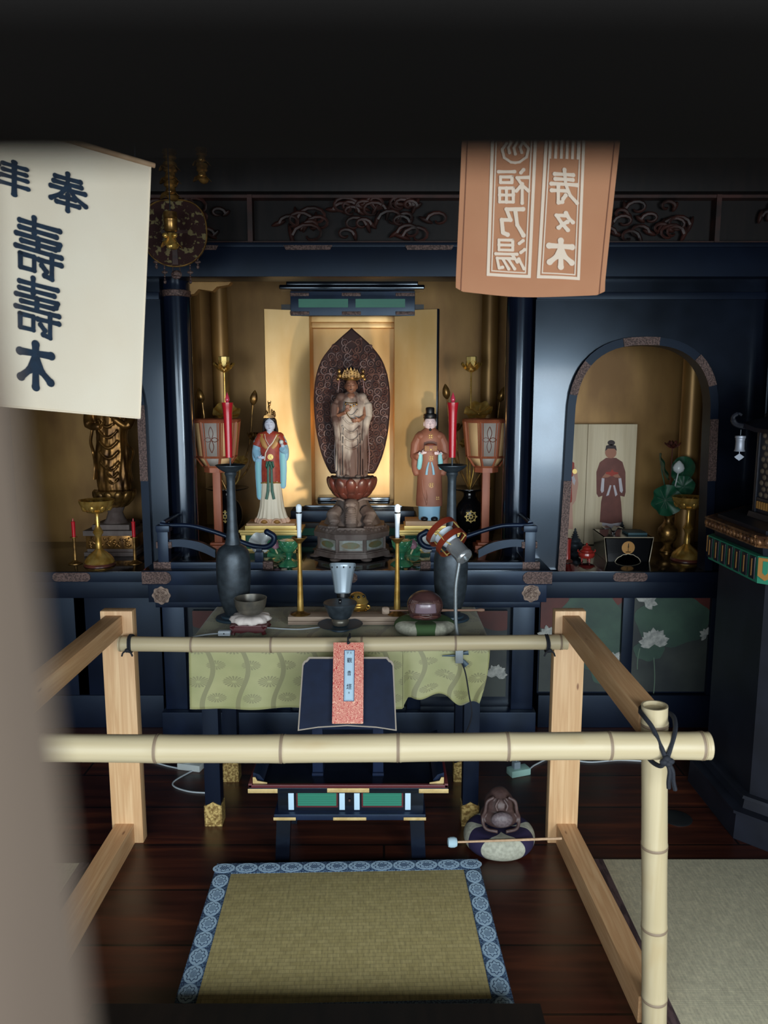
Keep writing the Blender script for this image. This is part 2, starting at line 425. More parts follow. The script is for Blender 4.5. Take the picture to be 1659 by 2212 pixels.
def glyph_shape(ch, offset):
    if (ch, offset) in GLY: return GLY[(ch, offset)]
    cu = bpy.data.curves.new('lettering', 'FONT'); cu.body = ch; cu.offset = offset; cu.resolution_u = 3; cu.fill_mode = 'FRONT'
    o = bpy.data.objects.new('lettering', cu); COL.objects.link(o)
    bpy.context.view_layer.update(); dg = bpy.context.evaluated_depsgraph_get()
    me = bpy.data.meshes.new_from_object(o.evaluated_get(dg))
    vs = [(v.co.x, v.co.y) for v in me.vertices]; fs = [tuple(p.vertices) for p in me.polygons]
    bpy.data.objects.remove(o); bpy.data.curves.remove(cu); bpy.data.meshes.remove(me)
    if vs:
        x0, x1 = min(v[0] for v in vs), max(v[0] for v in vs); y0, y1 = min(v[1] for v in vs), max(v[1] for v in vs)
        vs = [((a-x0)/(x1-x0), (b-y0)/(y1-y0)) for a, b in vs]
    GLY[(ch, offset)] = (vs, fs); return vs, fs
def thing(name, label, cat, loc=(0,0,0), rotz=0., group=None):
    o = bpy.data.objects.new(name, None); o.empty_display_size = .05; COL.objects.link(o)
    o.location = loc; o.rotation_euler = (0, 0, rotz); o['label'] = label; o['category'] = cat
    if group: o['group'] = group
    return o
def tag(o, label, cat, group=None, kind=None):
    o['label'] = label; o['category'] = cat
    if group: o['group'] = group
    if kind: o['kind'] = kind
    return o
def struct(o): o['kind'] = 'structure'; return o
def copy_tree(o, parent=None):
    c = o.copy(); COL.objects.link(c)
    if parent is not None: c.parent = parent
    for ch in [k for k in bpy.data.objects if k.parent == o]: copy_tree(ch, c)
    return c
def dup(o, loc, label, rotz=None):
    c = copy_tree(o); c.location = loc; c['label'] = label
    if rotz is not None: c.rotation_euler = (0, 0, rotz)
    return c
def rim(poly_fn, n): return [poly_fn(2*PI*i/n) for i in range(n)]
def bez(p0, p1, p2, p3, n=12):
    p0, p1, p2, p3 = map(Vector, (p0, p1, p2, p3)); o = []
    for i in range(n+1):
        t = i/n; o.append(p0*(1-t)**3 + p1*3*t*(1-t)**2 + p2*3*t*t*(1-t) + p3*t**3)
    return o
def spline(pts, n=6):
    pts = [Vector(p) for p in pts]; q = [pts[0]*2-pts[1]] + pts + [pts[-1]*2-pts[-2]]; o = []
    for i in range(1, len(q)-2):
        for k in range(n):
            t = k/n; a, b, c, d = q[i-1], q[i], q[i+1], q[i+2]
            o.append(.5*((2*b) + (c-a)*t + (2*a-5*b+4*c-d)*t*t + (3*b-a-3*c+d)*t**3))
    o.append(pts[-1]); return o
# ------------------------------------------------------------------ room shell
AX = -0.155                                                     # the altar's middle
struct(MB().box(-2.6, 2.6, -.35, 4.6, -.04, 0).build('floor', floor_m))
struct(MB().box(-2.6, 2.6, -.3, 4.6, 3.0, 3.06).build('ceiling', dark_wood))
struct(MB().box(-2.6, 2.6, 4.42, 4.6, 0, 3.0).build('wall_back', dark_wood))
struct(MB().box(-2.6, -2.5, -.25, 4.42, 0, 3.0).build('wall_left', dark_wood))
struct(MB().box(2.5, 2.6, -.25, 4.42, 0, 3.0).build('wall_right', dark_wood))
fw = MB(); fw.box(-2.6, 2.6, -.35, -.25, 1.74, 3.0); fw.box(-2.6, -2.0, -.35, -.25, 0, 1.74); fw.box(1.75, 2.6, -.35, -.25, 0, 1.74)
struct(fw.build('wall_front', dark_wood))
# the slatted door the picture was taken through: one upright and one rail right beside the lens
dr = struct(bpy.data.objects.new('door_1', None)); COL.objects.link(dr)
MB().box(-.0765, -.0305, .045, .066, 0, 3.0, .0015, Matrix.Translation((-.0004,0,1.5)) @ Matrix.Rotation(math.radians(-3.2), 4, 'Y') @ Matrix.Translation((0,0,-1.5))).build('stile', stile_m, dr)
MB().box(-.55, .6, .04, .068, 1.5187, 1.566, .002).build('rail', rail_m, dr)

# sanctuary shell
struct(MB().box(-1.02, .71, 4.25, 4.3, .7, 2.12).build('wall_gold_back', gold_dark))
struct(MB().box(-1.03, -.99, 3.5, 4.25, .7, 2.12).build('wall_gold_left', gold_dark))
struct(MB().box(.68, .72, 3.5, 4.25, .7, 2.12).build('wall_gold_right', gold_dark))
struct(MB().box(-1.03, .72, 3.41, 4.3, 2.12, 2.16).build('trim_1', dark_wood))
# beam and upper wall over the altars
bmw = MB().box(-2.5, 2.5, 3.27, 3.41, 1.984, 2.113, .004); bmw.box(-2.5, 2.5, 3.262, 3.41, 2.10, 2.118, .003)
struct(bmw.build('trim_2', beam_lacq))
up = MB().box(-2.5, 2.5, 3.25, 3.41, 2.312, 2.44, .006); up.box(-2.5, 2.5, 3.31, 3.41, 2.44, 3.0)
struct(up.build('trim_3', dark_wood))

def arch_pts(xc, zb, hw, zs, rise, flare=0., n=26, e=2.5):
    o = [(xc - hw - flare, zb), (xc - hw - flare*.3, zb + (zs-zb)*.6)]
    for i in range(n+1):
        a = PI - PI*i/n; c, s_ = math.cos(a), math.sin(a)
        o.append((xc + math.copysign(abs(c)**(2/e), c)*hw, zs + abs(s_)**(2/e)*rise))
    return o + [(xc + hw + flare*.3, zb + (zs-zb)*.6), (xc + hw + flare, zb)]
def offset_arch(pts, xc, zc, d):
    o = []
    for i, (x, z) in enumerate(pts):
        a = Vector(pts[max(0, i-1)]); b = Vector(pts[min(len(pts)-1, i+1)]); t = (b-a).normalized()
        o.append((x - t.y*d, z + t.x*d))
    return o
def arched_wall(name, label, xc, hw, flare, xl, xr, fits):
    t = thing(name, label, 'partition', (xc, 3.36, .736))
    inv = Matrix.Translation((-xc, -3.36, -.736))
    pts = arch_pts(xc, .736, hw, 1.40, .318, flare)
    poly = [(xl, .736), (xl, 1.984), (xr, 1.984), (xr, .736)] + pts[::-1]
    MB().prism(poly, 3.34, 3.40, m=inv).build('panel', lacquer, t, ang=30)
    out = offset_arch(pts, xc, 1.2, .028); ins = offset_arch(pts, xc, 1.2, -.006)
    MB().prism(ins + out[::-1], 3.318, 3.402, m=inv).build('arch_trim', beam_lacq, t, ang=30)
    for a, b in fits:
        MB().prism(ins[a:b] + out[a:b][::-1], 3.3125, 3.318, m=inv).build('fitting', copper, t)
    mb = MB().box(xl, xr, 3.326, 3.34, 1.9, 1.93, .003, inv); mb.build('top_moulding', beam_lacq, t)
    return t
arched_wall('arched_partition', 'black lacquered arched wall framing the right niche with the painted boards', 1.108, .296, .018, .642, 1.68, [(0,2), (4,9), (13,17), (21,26), (28,30)])
arched_wall('arched_partition', 'black lacquered arched wall beside the white banner, framing the left niche', -1.352, .302, .0, -1.95, -.945, [(0,2), (4,9), (13,17), (21,26), (27,30)])
# niche interiors
for nm, x0, x1 in (('right', .70, 1.66), ('left', -1.93, -1.0)):
    struct(MB().box(x0, x1, 4.0, 4.04, .70, 2.0).build('wall_niche_%s' % nm, gold_dark))
    struct(MB().box(x0-.03, x0, 3.4, 4.04, .70, 2.0).build('wall_niche_%s_inner' % nm, gold_dark if nm == 'right' else dark_wood))
    struct(MB().box(x1, x1+.03, 3.4, 4.04, .70, 2.0).build('wall_niche_%s_outer' % nm, gold_dark))
    struct(MB().box(x0, x1, 3.4, 4.04, 1.97, 2.0).build('trim_%s' % ('4' if nm == 'right' else '5'), dark_wood))

def pillar(label, x, y, r, z0, z1, mat, rings_):
    t = thing('pillar', label, 'pillar', (x, y, z0))
    MB().lathe([(r, 0), (r, z1-z0)], 40).build('shaft', mat, t)
    mb = MB()
    for z in rings_: mb.lathe([(r*.98, z), (r*1.06, z+.004), (r*1.06, z+.026), (r*.98, z+.03)], 40, cap=(False, False))
    mb.build('collar', copper, t)
    return t
pillar('round black pillar left of the altar, behind the left handrail', -.897, 3.42, .06, .788, 1.984, pillar_lacq, [1.13])
pillar('round black pillar right of the altar, behind the right handrail', .590, 3.42, .06, .788, 1.984, pillar_lacq, [1.13])
pillar('dark gold pillar behind the left lantern and lotus flower', -.862, 4.13, .045, .788, 2.12, gold_dark, [])
pillar('dark gold pillar behind the right lantern and lotus flower', .556, 4.13, .045, .788, 2.12, gold_dark, [])
pillar('gilded pillar at the right end inside the right niche', 1.53, 3.86, .05, .736, 1.97, gold_dark, [])
pillar('round black pillar at the right edge, behind the pagoda roof', 1.655, 3.26, .05, 0, 1.984, pillar_lacq, [])

# carved transom above the beam
tr = thing('carved_transom', 'dark carved openwork panel of birds and foliage above the altar beam', 'transom', (AX, 3.32, 2.118))
MB().box(-2.34, 2.65, .03, .07, 0, .194).build('backing', dark_wood, tr)
random.seed(3)
for k in range(5):
    x0 = -2.2 + k*.96; mb = MB()
    mb.box(x0-.12, x0+.84, -.02, .03, 0, .012); mb.box(x0-.12, x0+.84, -.02, .03, .182, .194); mb.box(x0-.125, x0-.105, -.025, .03, 0, .194)
    for j in range(26):
        x = x0 + random.random()*.72; z = .03 + random.random()*.135; r = .02 + random.random()*.03
        s = random.choice((-1, 1)); pts = []
        for q in range(12):
            a = q*.55; rr = r*(1 - q/14); pts.append((x + s*math.cos(a)*rr*1.5, -.0 - .012*math.sin(q*.4), z + math.sin(a)*rr))
        mb.tube(pts, [.007*(1-q/16)+.002 for q in range(12)], 6)
        mb.ell((x + s*r*1.6, .005, z), r*1.0, .014, .010, 8, rot=(0, random.random()*3, 0))
    mb.build('carving', carve, tr)
for k, x in enumerate((-.62, AX+.0, .34)):
    MB().prism([(x-.09, -.03), (x+.09, -.03), (x+.1, -.012), (x-.1, -.012)], -.062, -.057).build('fitting', copper, tr)
# small gold corner brackets under the beam
for lab, x, s in (('gold painted scroll bracket under the beam near the left black pillar', -.86, 1), ('gold painted scroll bracket under the beam near the right black pillar', .55, -1)):
    mb = MB(); pts = [(0, 0), (s*.20, 0), (s*.19, -.012), (s*.14, -.02), (s*.12, -.038), (s*.06, -.03), (s*.04, -.05), (0, -.055)]
    o = mb.prism(pts, 0, .05).build('scroll_bracket', gold_dark); o.location = (x, 3.42, 1.984); tag(o, lab, 'bracket')

# ------------------------------------------------------------------ altar and side altars
al = thing('altar', 'wide black lacquered altar with copper fittings under the statues', 'altar', (AX, 3.7, 0))
ai = Matrix.Translation((-AX, -3.7, 0))
MB().box(-.997, .692, 3.10, 4.25, .729, .788, .004, ai).build('top_board', lacq_gloss, al)
MB().box(-.999, .694, 3.092, 3.10, .727, .786, .002, ai).build('nosing', lacq_matt, al)
MB().box(-.985, .68, 3.125, 4.24, .645, .729, .003, ai).build('frieze', lacq_matt, al)
MB().box(-.965, .66, 3.15, 4.2, .615, .645, .004, ai).build('moulding', lacq_matt, al)
MB().box(-.955, .65, 3.24, 4.2, 0, .615, 0, ai).build('body', lacquer, al)
for x0, x1 in ((-.955, -.86), (-.47, -.41), (.1, .16), (.555, .65)):
    MB().box(x0, x1, 3.205, 3.24, .14, .615, .003, ai).build('post', lacq_matt, al)
MB().box(-.965, .66, 3.17, 3.24, .0, .14, .004, ai).build('plinth', lacq_matt, al)
def plate(parent, x0, x1, z0, z1, y, m, round_l, round_r):
    h = (z1-z0)/2; zc = (z0+z1)/2; pts = []
    def end(x, s, rd):
        if not rd: return [(x, zc - s*h*1.0), (x, zc + s*h*1.0)]
        return [(x - s*h*.8, zc - s*h), (x - s*h*.35, zc - s*h*.8), (x, zc - s*h*.35), (x + s*0, zc + s*h*.35), (x - s*h*.35, zc + s*h*.8), (x - s*h*.8, zc + s*h)]
    pts = end(x1, 1, round_r) + end(x0, -1, round_l)
    return MB().prism(pts, y-.004, y, m=m).build('corner_plate', copper, parent, ang=20)
plate(al, -.997, -.877, .733, .784, 3.092, ai, False, True); plate(al, .572, .692, .733, .784, 3.092, ai, True, False)
plate(al, AX-.045, AX+.045, .738, .780, 3.092, ai, True, True)
def medallion(parent, c, r):
    mb = MB().prism([(c[0] + math.cos(a)*r*(1+.07*math.cos(8*a)), c[2] + math.sin(a)*r*(1+.07*math.cos(8*a))) for a in [2*PI*i/48 for i in range(48)]], c[1]-.004, c[1])
    mb.tube([(c[0] + math.cos(2*PI*i/24)*r*.72, c[1]-.004, c[2] + math.sin(2*PI*i/24)*r*.72) for i in range(24)], .0028, 6, closed=True)
    for k in range(8): mb.ell((c[0]+math.cos(k*PI/4)*r*.42, c[1]-.004, c[2]+math.sin(k*PI/4)*r*.42), r*.2, .004, r*.11, 8, rot=(0, -k*PI/4, 0))
    mb.ell((c[0], c[1]-.004, c[2]), r*.14, .004, r*.14, 8)
    return mb.build('medallion', MATS['chased_copper_bright'], parent)
M('chased_copper_bright', rgb(146,126,112), .45, .4, c2=rgb(92,74,66), sc_=(60,60,60), bmp=.5, bsc=(90,90,90))
for px, py in ((349, 1286), (1147, 1281)):
    c = ai @ P(px, py, 3.125); medallion(al, c, .037)

def side_altar(label, x0, x1, panels, fits):
    t = thing('side_altar', label, 'altar', ((x0+x1)/2, 3.6, 0)); m = Matrix.Translation((-(x0+x1)/2, -3.6, 0))
    MB().box(x0, x1, 3.30, 4.0, .692, .736, .003, m).build('top_board', lacq_gloss, t); MB().box(x0, x1, 3.294, 3.30, .690, .7345, .0015, m).build('nosing', beam_lacq, t)
    MB().box(x0, x1, 3.315, 4.0, .612, .692, .003, m).build('frieze', beam_lacq, t)
    MB().box(x0, x1, 3.36, 4.0, 0, .612, 0, m).build('body', beam_lacq, t)
    MB().box(x0, x1, 3.325, 3.36, 0, .155, .004, m).build('plinth', beam_lacq, t)
    xs = [x0] + [v for p in panels for v in p[:2]] + [x1]
    for i in range(0, len(xs), 2):
        if xs[i+1]-xs[i] > .01: MB().box(xs[i], xs[i+1], 3.33, 3.36, .155, .612, .002, m).build('post', beam_lacq, t)
    for i, p in enumerate(panels): lotus_panel(t, p[0], p[1], m, i + (0 if x0 > 0 else 5), p[2])
    for f in fits:
        plate(t, f[0], f[1], .694, .733, 3.294, m, True, True)
    return t
M('panel_dark', rgb(60,66,62), .55, c2=rgb(38,44,46), sc_=(5,5,5)); M('panel_red', rgb(92,40,34), .55, c2=rgb(72,34,32), sc_=(6,6,6))
M('panel_leaf', rgb(58,84,70), .55, c2=rgb(46,68,60), sc_=(10,10,10)); M('panel_petal', rgb(176,176,170), .6, c2=rgb(130,134,130), sc_=(50,50,50))
M('panel_stem', rgb(96,116,100), .6)
def petal_flower(mb, cx, cz, r, y, n=9, a0=0., spread=PI*1.1):
    for k in range(n):
        a = PI/2 + (k/(n-1)-.5)*spread + a0; ca, sa = math.cos(a), math.sin(a); L = r*(1 if k % 2 else .86); w = r*.26
        pts = [(0, -w*.3), (L*.45, -w), (L*.8, -w*.6), (L, 0), (L*.8, w*.6), (L*.45, w), (0, w*.3)]
        mb.prism([(cx + p*ca - q*sa, cz + p*sa + q*ca) for p, q in pts], y - .0016 - .0003*k, y + .0012 + .0001*k)
def lotus_panel(t, x0, x1, m, seed, motif, y=3.352, z0=.163, z1=.605):
    f = MB().box(x0, x1, y, y+.008, z0, z1, 0, m).build('painted_panel', MATS['panel_dark'], t)
    def clip(poly): return [(min(max(a, x0), x1), min(max(b, z0+.001), z1-.001)) for a, b in poly]
    for cx, cz, rx, rz in motif.get('red', []): MB().prism(clip([(cx + math.cos(a)*rx, cz + math.sin(a)*rz) for a in [2*PI*i/30 for i in range(30)]]), y-.0005-.0001*rx, y+.001, m=m).build('red_ground', MATS['panel_red'], f)
    yl = y-.0008
    for cx, cz, rx, rz in motif.get('leaf', []):
        yl -= .0005; MB().prism(clip([(cx + math.cos(a)*rx*(1+.05*math.sin(5*a)), cz + math.sin(a)*rz*(1+.07*math.sin(7*a))) for a in [2*PI*i/48 for i in range(48)]]), yl, y+.001, m=m).build('painted_leaf', MATS['panel_leaf'], f)
    for cx, cz, bend, h in motif.get('stem', []):
        MB().tube([m @ Vector((cx + bend*math.sin(q/8*2.2), y-.001, cz - h*q/8)) for q in range(9)], .0025, 6).build('painted_stem', MATS['panel_stem'], f)
    for cx, cz, r, a0, n in motif.get('flower', []):
        mb = MB(); petal_flower(mb, 0, 0, r, 0, n, a0, PI*(1.1 if n < 12 else 1.9))
        o = mb.build('painted_lotus', MATS['panel_petal'], f); o.location = m @ Vector((cx, y-.002, cz))
def WX(px, py, Y=3.352): v = P(px, py, Y); return v.x, v.z
for x0, x1, mo in ((-.83, -.5, dict(red=[(-.78, .56, .09, .06)], leaf=[(-.6, .4, .09, .12)], flower=[(-.72, .36, .05, .2, 9)])), (-.38, .07, dict(leaf=[(-.2, .42, .14, .1), (-.02, .3, .08, .1)], stem=[(-.2, .35, .02, .12)], flower=[(-.1, .44, .06, 0, 9)])),
    (.19, .535, dict(red=[(.50, .56, .1, .07)], leaf=[(.33, .42, .1, .1)], flower=[(*WX(1072, 1458, 3.22), .05, -.2, 11)]))):
    lotus_panel(al, x0, x1, ai, 0, mo, 3.226, .19, .58)
side_altar('right side altar of black lacquer with lotus panels, under the right niche', .70, 1.70,
    [(.705, 1.068, dict(red=[(.73, .58, .1, .12), (1.0, .62, .09, .06)], leaf=[(.93, .46, .16, .18), (1.03, .30, .1, .12)], stem=[(.86, .3, .02, .13)],
        flower=[(*WX(1183, 1372), .05, .2, 7), (*WX(1322, 1432), .062, 0, 13)])),
     (1.118, 1.463, dict(red=[(1.44, .60, .06, .06)], leaf=[(1.30, .5, .17, .12), (1.2, .36, .07, .05)], stem=[(*WX(1412, 1420), .01, .17), (*WX(1382, 1400), -.008, .1)],
        flower=[(*WX(1393, 1298), .06, -.7, 7), (*WX(1412, 1388), .072, .1, 11), (*WX(1525, 1370), .035, .8, 6)]))],
    [(1.005, 1.155)])
side_altar('left side altar of black lacquer with lotus panels, under the left niche', -1.95, -1.0,
    [(-1.335, -1.0, dict(red=[(-1.2, .56, .2, .12), (-1.03, .5, .06, .2)], leaf=[(*WX(297, 1330), .025, .06), (*WX(330, 1462), .12, .09)], stem=[(*WX(310, 1340), .012, .2), (*WX(322, 1312), .02, .2)], flower=[])),
     (-1.72, -1.385, dict(red=[(-1.68, .58, .08, .05)], leaf=[(-1.55, .40, .13, .09)], stem=[(*WX(130, 1375), .01, .16)], flower=[(*WX(134, 1372), .07, .3, 9)]))],
    [(*sorted((WX(116, 1255, 3.3)[0], WX(197, 1255, 3.3)[0])),)])

# ------------------------------------------------------------------ shrine cabinet
zb = thing('shrine_cabinet', 'gold lined shrine cabinet with both doors open behind the halo statue', 'shrine', (AX, 3.9, .788))
zi = Matrix.Translation((-AX, -3.9, -.788))
MB().box(-.375, .065, 4.0, 4.03, .95, 1.905, 0, zi).build('back_panel', gold_leaf, zb)
sm = MB()
for x0, x1 in ((-.40, -.36), (.05, .09)): sm.box(x0, x1, 3.80, 4.03, .95, 1.905, .002, zi)
sm.build('side_panel', gold_leaf, zb)
MB().box(-.36, .05, 3.93, 4.0, 1.835, 1.86, .003, zi).box(-.36, .05, 3.90, 4.0, 1.86, 1.905, .003, zi).build('inner_cornice', gold_leaf, zb)
MB().box(-.40, .09, 3.80, 4.03, 1.905, 1.92, 0, zi).build('roof_board', lacquer, zb)
MB().box(-.40, .09, 3.78, 4.03, .94, .962, .002, zi).box(-.34, .03, 3.9, 4.0, .962, .985, .002, zi).build('inner_floor', lacq_gloss, zb)
bs = MB().box(-.46, .15, 3.74, 4.1, .885, .94, .003, zi); bs.box(-.50, .19, 3.72, 4.12, .788, .82, .003, zi); bs.build('base', lacq_matt, zb)
MB().box(-.48, .17, 3.70, 4.11, .86, .886, .003, zi).build('carved_band', MATS['carved_blue_paint'], zb)
MB().box(-.47, .16, 3.73, 4.1, .82, .86, 0, zi).build('slat_base', teal_panel, zb)
lt = MB().box(-.444, .147, 3.755, 3.80, 1.876, 1.99, .003, zi).build('lintel', lacq_matt, zb)
for a, b in ((645, 752), (768, 875)):
    xa, xb = P(a, 657, 3.752).x, P(b, 657, 3.752).x
    MB().box(xa, xb, 3.749, 3.756, 1.914, 1.953, 0, zi).build('slat_panel', teal_panel, lt)
for zz, ws in ((1.974, .045), (1.888, .045)):
    for x in (-.40, AX, .10): MB().box(x-ws, x+ws, 3.751, 3.756, zz-.008, zz+.008, .002, zi).build('fitting', copper, lt)
cn = MB().box(-.49, .19, 3.70, 3.82, 1.992, 2.012, .006, zi); cn.box(-.46, .16, 3.73, 3.82, 2.012, 2.06, .004, zi); cn.box(-.50, .20, 3.68, 3.82, 2.055, 2.085, .006, zi)
cn.build('cornice', lacq_gloss, zb)
for x in (-.49, .13): MB().box(x, x+.06, 3.77, 3.80, 1.905, 1.93, 0, zi).build('hinge_bracket', black_satin, zb)
for s, hx in ((1, -.362), (-1, .052)):
    ang = math.radians(21)*s
    d = MB().box(-.2165 if s > 0 else 0, 0 if s > 0 else .212, -.002, .002, 0, .945, 0).build('door', gold_leaf, zb)
    d.matrix_local = Matrix.Translation((hx-AX, 3.795-3.9, .958-.788)) @ Matrix.Rotation(ang, 4, 'Z')
    MB().box(-.214 if s > 0 else -.001, .001 if s > 0 else .218, .002, .022, -.0 if s > 0 else -.002, .944 if s > 0 else .947, .001).build('door_back', lacquer, d)

# ------------------------------------------------------------------ floor mats and step
def flat_mat(name, label, x0, x1, y0, y1, h, heri_x):
    o = thing(name, label, 'mat', ((x0+x1)/2, (y0+y1)/2, 0)); m = Matrix.Translation((-(x0+x1)/2, -(y0+y1)/2, 0))
    MB().box(x0, x1, y0, y1, .0, h, .001, m).build('rush_surface', tatami_pale, o)
    a, b = heri_x; MB().box(a, b, y0, y1, .0005, h+.0015, .0005, m).build('cloth_edging', MATS['mat_edging'], o)
M('mat_edging', rgb(62,46,50), .8, c2=rgb(92,72,74), sc_=(60,14,60), lo=.45, hi=.55)
flat_mat('tatami_mat', 'pale tatami on the floor right of the bamboo post', .705, 1.33, .55, 2.30, .012, (.68, .71))
flat_mat('tatami_mat', 'pale tatami at the left edge, beyond the left floor rail', -2.3, -.975, .55, 2.28, .012, (-.98, -.95))
mt = thing('prayer_mat', 'square rush mat with blue and white flower border in front of the desk', 'mat', (-.105, 1.945, 0), math.radians(1.7))
hw, hl, bw = .416, .315, .053
MB().box(-hw+.01, hw-.01, -hl+.01, hl-.01, 0, .03, .003).build('rush_surface', igusa, mt)
mb = MB(); mb.mi = 0
for x0, x1, y0, y1 in ((-hw, hw, hl-bw, hl), (-hw, hw, -hl, -hl+bw), (-hw, -hw+bw, -hl+bw, hl-bw), (hw-bw, hw, -hl+bw, hl-bw)):
    mb.box(x0, x1, y0, y1, .001, .0315, .001)
def border_flower(mb, cx, cy, rx, ry):
    mb.mi = 1; mb.prism([(cx + math.cos(2*PI*i/28)*rx, cy + math.sin(2*PI*i/28)*ry) for i in range(28)], .0313, .0320, 'xy')
    mb.mi = 2; mb.prism([(cx + math.cos(2*PI*i/64)*rx*(.72 + .09*math.cos(8*2*PI*i/64)), cy + math.sin(2*PI*i/64)*ry*(.72 + .09*math.cos(8*2*PI*i/64))) for i in range(64)], .0320, .0323, 'xy')
    mb.mi = 1; mb.prism([(cx + math.cos(2*PI*i/64)*rx*(.62 + .1*math.cos(8*2*PI*i/64)), cy + math.sin(2*PI*i/64)*ry*(.62 + .1*math.cos(8*2*PI*i/64))) for i in range(64)], .0323, .0326, 'xy')
    mb.mi = 2
    for a in range(-2, 3):
        for b in range(-2, 3):
            if a*a + b*b < 6:
                x, y = cx + (a + .5*(b % 2))*rx*.17, cy + b*ry*.16; q = rx*.055
                mb.prism([(x-q, y-q), (x+q, y-q), (x+q, y+q), (x-q, y+q)], .0326, .0328, 'xy')
n = 12; st = (2*hw-bw)/(n-1)
for k in range(n): border_flower(mb, -hw+bw/2 + k*st, hl-bw/2, st*.49, bw*.45)
k = 1
while hl-bw/2-k*.064 > -hl:
    for s in (-1, 1): border_flower(mb, s*(hw-bw/2), hl-bw/2-k*.064, bw*.45, .0315)
    k += 1
M('border_navy', rgb(40,60,92), .8, c2=rgb(96,124,152), sc_=(190,190,190), lo=.49, hi=.53); M('border_pale', rgb(168,196,218), .8); M('border_blue', rgb(46,70,104), .8)
mb.build('flower_border', [MATS['border_navy'], MATS['border_pale'], MATS['border_blue']], mt)

stp = thing('wooden_step', 'low dark timber step across the near edge of the mat', 'step', (-.14, 1.2, 0))
MB().box(-.54, .505, -.16, .402, .075, .10, .004).build('tread', dark_wood, stp)
MB().box(-.52, .485, -.14, .372, .0, .075, .002).build('riser', rail_m, stp)

# ------------------------------------------------------------------ barrier of pine and bamboo
br = thing('barrier_fence', 'pale pine and bamboo barrier standing around the mat and desk', 'fence', (-.13, 2.0, 0))
bi = Matrix.Translation((.13, -2.0, 0))
for x0, x1 in ((-.919, -.815), (.554, .654)):
    MB().box(x0, x1, 2.41, 2.452, 0, .811, .003, bi).build('post', pine_z, br)
for x0, x1 in ((-.902, -.848), (.578, .632)):
    MB().box(x0, x1, 1.655, 2.41, .737, .797, .002, bi).build('side_rail', pine_y, br)
for x0, x1, sh in ((-.907, -.845, 0.), (.583, .646, .030)):
    MB().rings([[(x0+d, y, z), (x1+d, y, z), (x1+d, y, z2), (x0+d, y, z2)] for y, d, z, z2 in ((1.655, sh, 0, .071), (2.41, 0, 0, .071))], m=bi).build('floor_rail', pine_y, br)
def bamboo(name, p0, p1, r, nodes_, mat, parent, open_end=(False, False), seg=28):
    p0, p1 = Vector(p0), Vector(p1); L = (p1-p0).length; ax = (p1-p0)/L
    up = Vector((0,0,1)) if abs(ax.z) < .8 else Vector((0,1,0)); e1 = ax.cross(up).normalized(); e2 = ax.cross(e1)
    st = []; q = sorted(nodes_)
    st.append((0., r, 0))
    allz = [0.] + q + [L]
    for a, b in zip(allz, allz[1:]):
        for k in (.12, .3, .5, .7, .88): st.append((a + (b-a)*k, r*(1 - .022*math.sin(PI*k)), 0))
        if b < L:
            st += [(b-.006, r*1.012, 0), (b-.0022, r*1.045, 1), (b-.0006, r*.995, 1), (b+.0010, r*.995, 1), (b+.0026, r*1.035, 0), (b+.007, r*1.0, 0)]
    st.append((L, r, 0)); st.sort()
    mb = MB(); prev = None
    def off(d): return e2*(.004*math.sin(d*3.1)) + e1*(.003*math.sin(d*2.3+1))
    def ring(d, rr): return mb.ring([p0 + ax*d + off(d) + e1*math.cos(2*PI*k/seg)*rr + e2*math.sin(2*PI*k/seg)*rr for k in range(seg)])
    first = None
    for d, rr, mi in st:
        mb.mi = mi; c = ring(d, rr)
        if prev: mb.bridge(prev, c)
        else: first = c
        prev = c
    mb.mi = 0
    for e, (rg, d, sgn) in enumerate(((first, 0., 1), (prev, L, -1))):
        if open_end[e]:
            i1 = ring(d, r*.86); i2 = ring(d + sgn*.009, r*.84); mb.bridge(rg, i1); mb.bridge(i1, i2); mb.cap(i2)
        else: mb.cap(rg)
    return mb.build(name, [mat, bamboo_node], parent, ang=50)
def bx(px, py, Y): return bi @ P(px, py, Y)
f0 = bx(-60, 1611, 1.557); f1 = bx(1532, 1616, 1.557)
bamboo('bamboo_rail', f0, f1, .0297, [ (bx(x, 1612, 1.557)-f0).length for x in (90, 343, 612, 862, 1098, 1318, 1517)], bamboo_x, br, (False, True))
b0 = bi @ Vector((-.848, 2.3855, .711)); b1 = bi @ Vector((.590, 2.3855, .711))
bamboo('bamboo_rail', b0, b1, .0245, [ (bx(x, 1388, 2.3855)-b0).length for x in (262, 417, 588, 783, 985, 1212)], bamboo_x, br)
pb = bi @ Vector((.645, 1.622, 0)); pt = bi @ Vector((.6, 1.622, .822))
Lp = (pt-pb).length
bamboo('bamboo_post', pb, pt, .0288, [.10, .285, .49, .782], bamboo_z, br, (False, True))
# dark cords tying the bamboo
c = bi @ Vector((.603, 1.585, .756)); r_ = MB(); r2 = .0052
k0 = c + Vector((-.008, -.062, -.016))
r_.tube(spline([c + Vector((-.036, .03, .052)), c + Vector((-.034, .0, .050)), c + Vector((-.026, -.022, .038)), c + Vector((-.016, -.054, .006)), k0], 5), r2, 7)
r_.tube(spline([c + Vector((.024, .06, .042)), c + Vector((.034, .024, .046)), c + Vector((.022, -.024, .036)), c + Vector((.002, -.054, .008)), k0], 5), r2, 7)
r_.tube(spline([c + Vector((-.036, .03, .052)), c + Vector((-.02, .066, .05)), c + Vector((.012, .07, .046)), c + Vector((.022, .06, .042))], 5), r2, 7)
r_.tube(spline([k0, c + Vector((-.016, -.05, -.034)), c + Vector((-.026, -.02, -.036)), c + Vector((-.034, .02, -.02))], 5), r2, 7)
for a in range(4): r_.ell(k0 + Vector((.007*math.cos(a*1.7), -.003, .006*math.sin(a*1.7))), .009, .007, .007, 10)
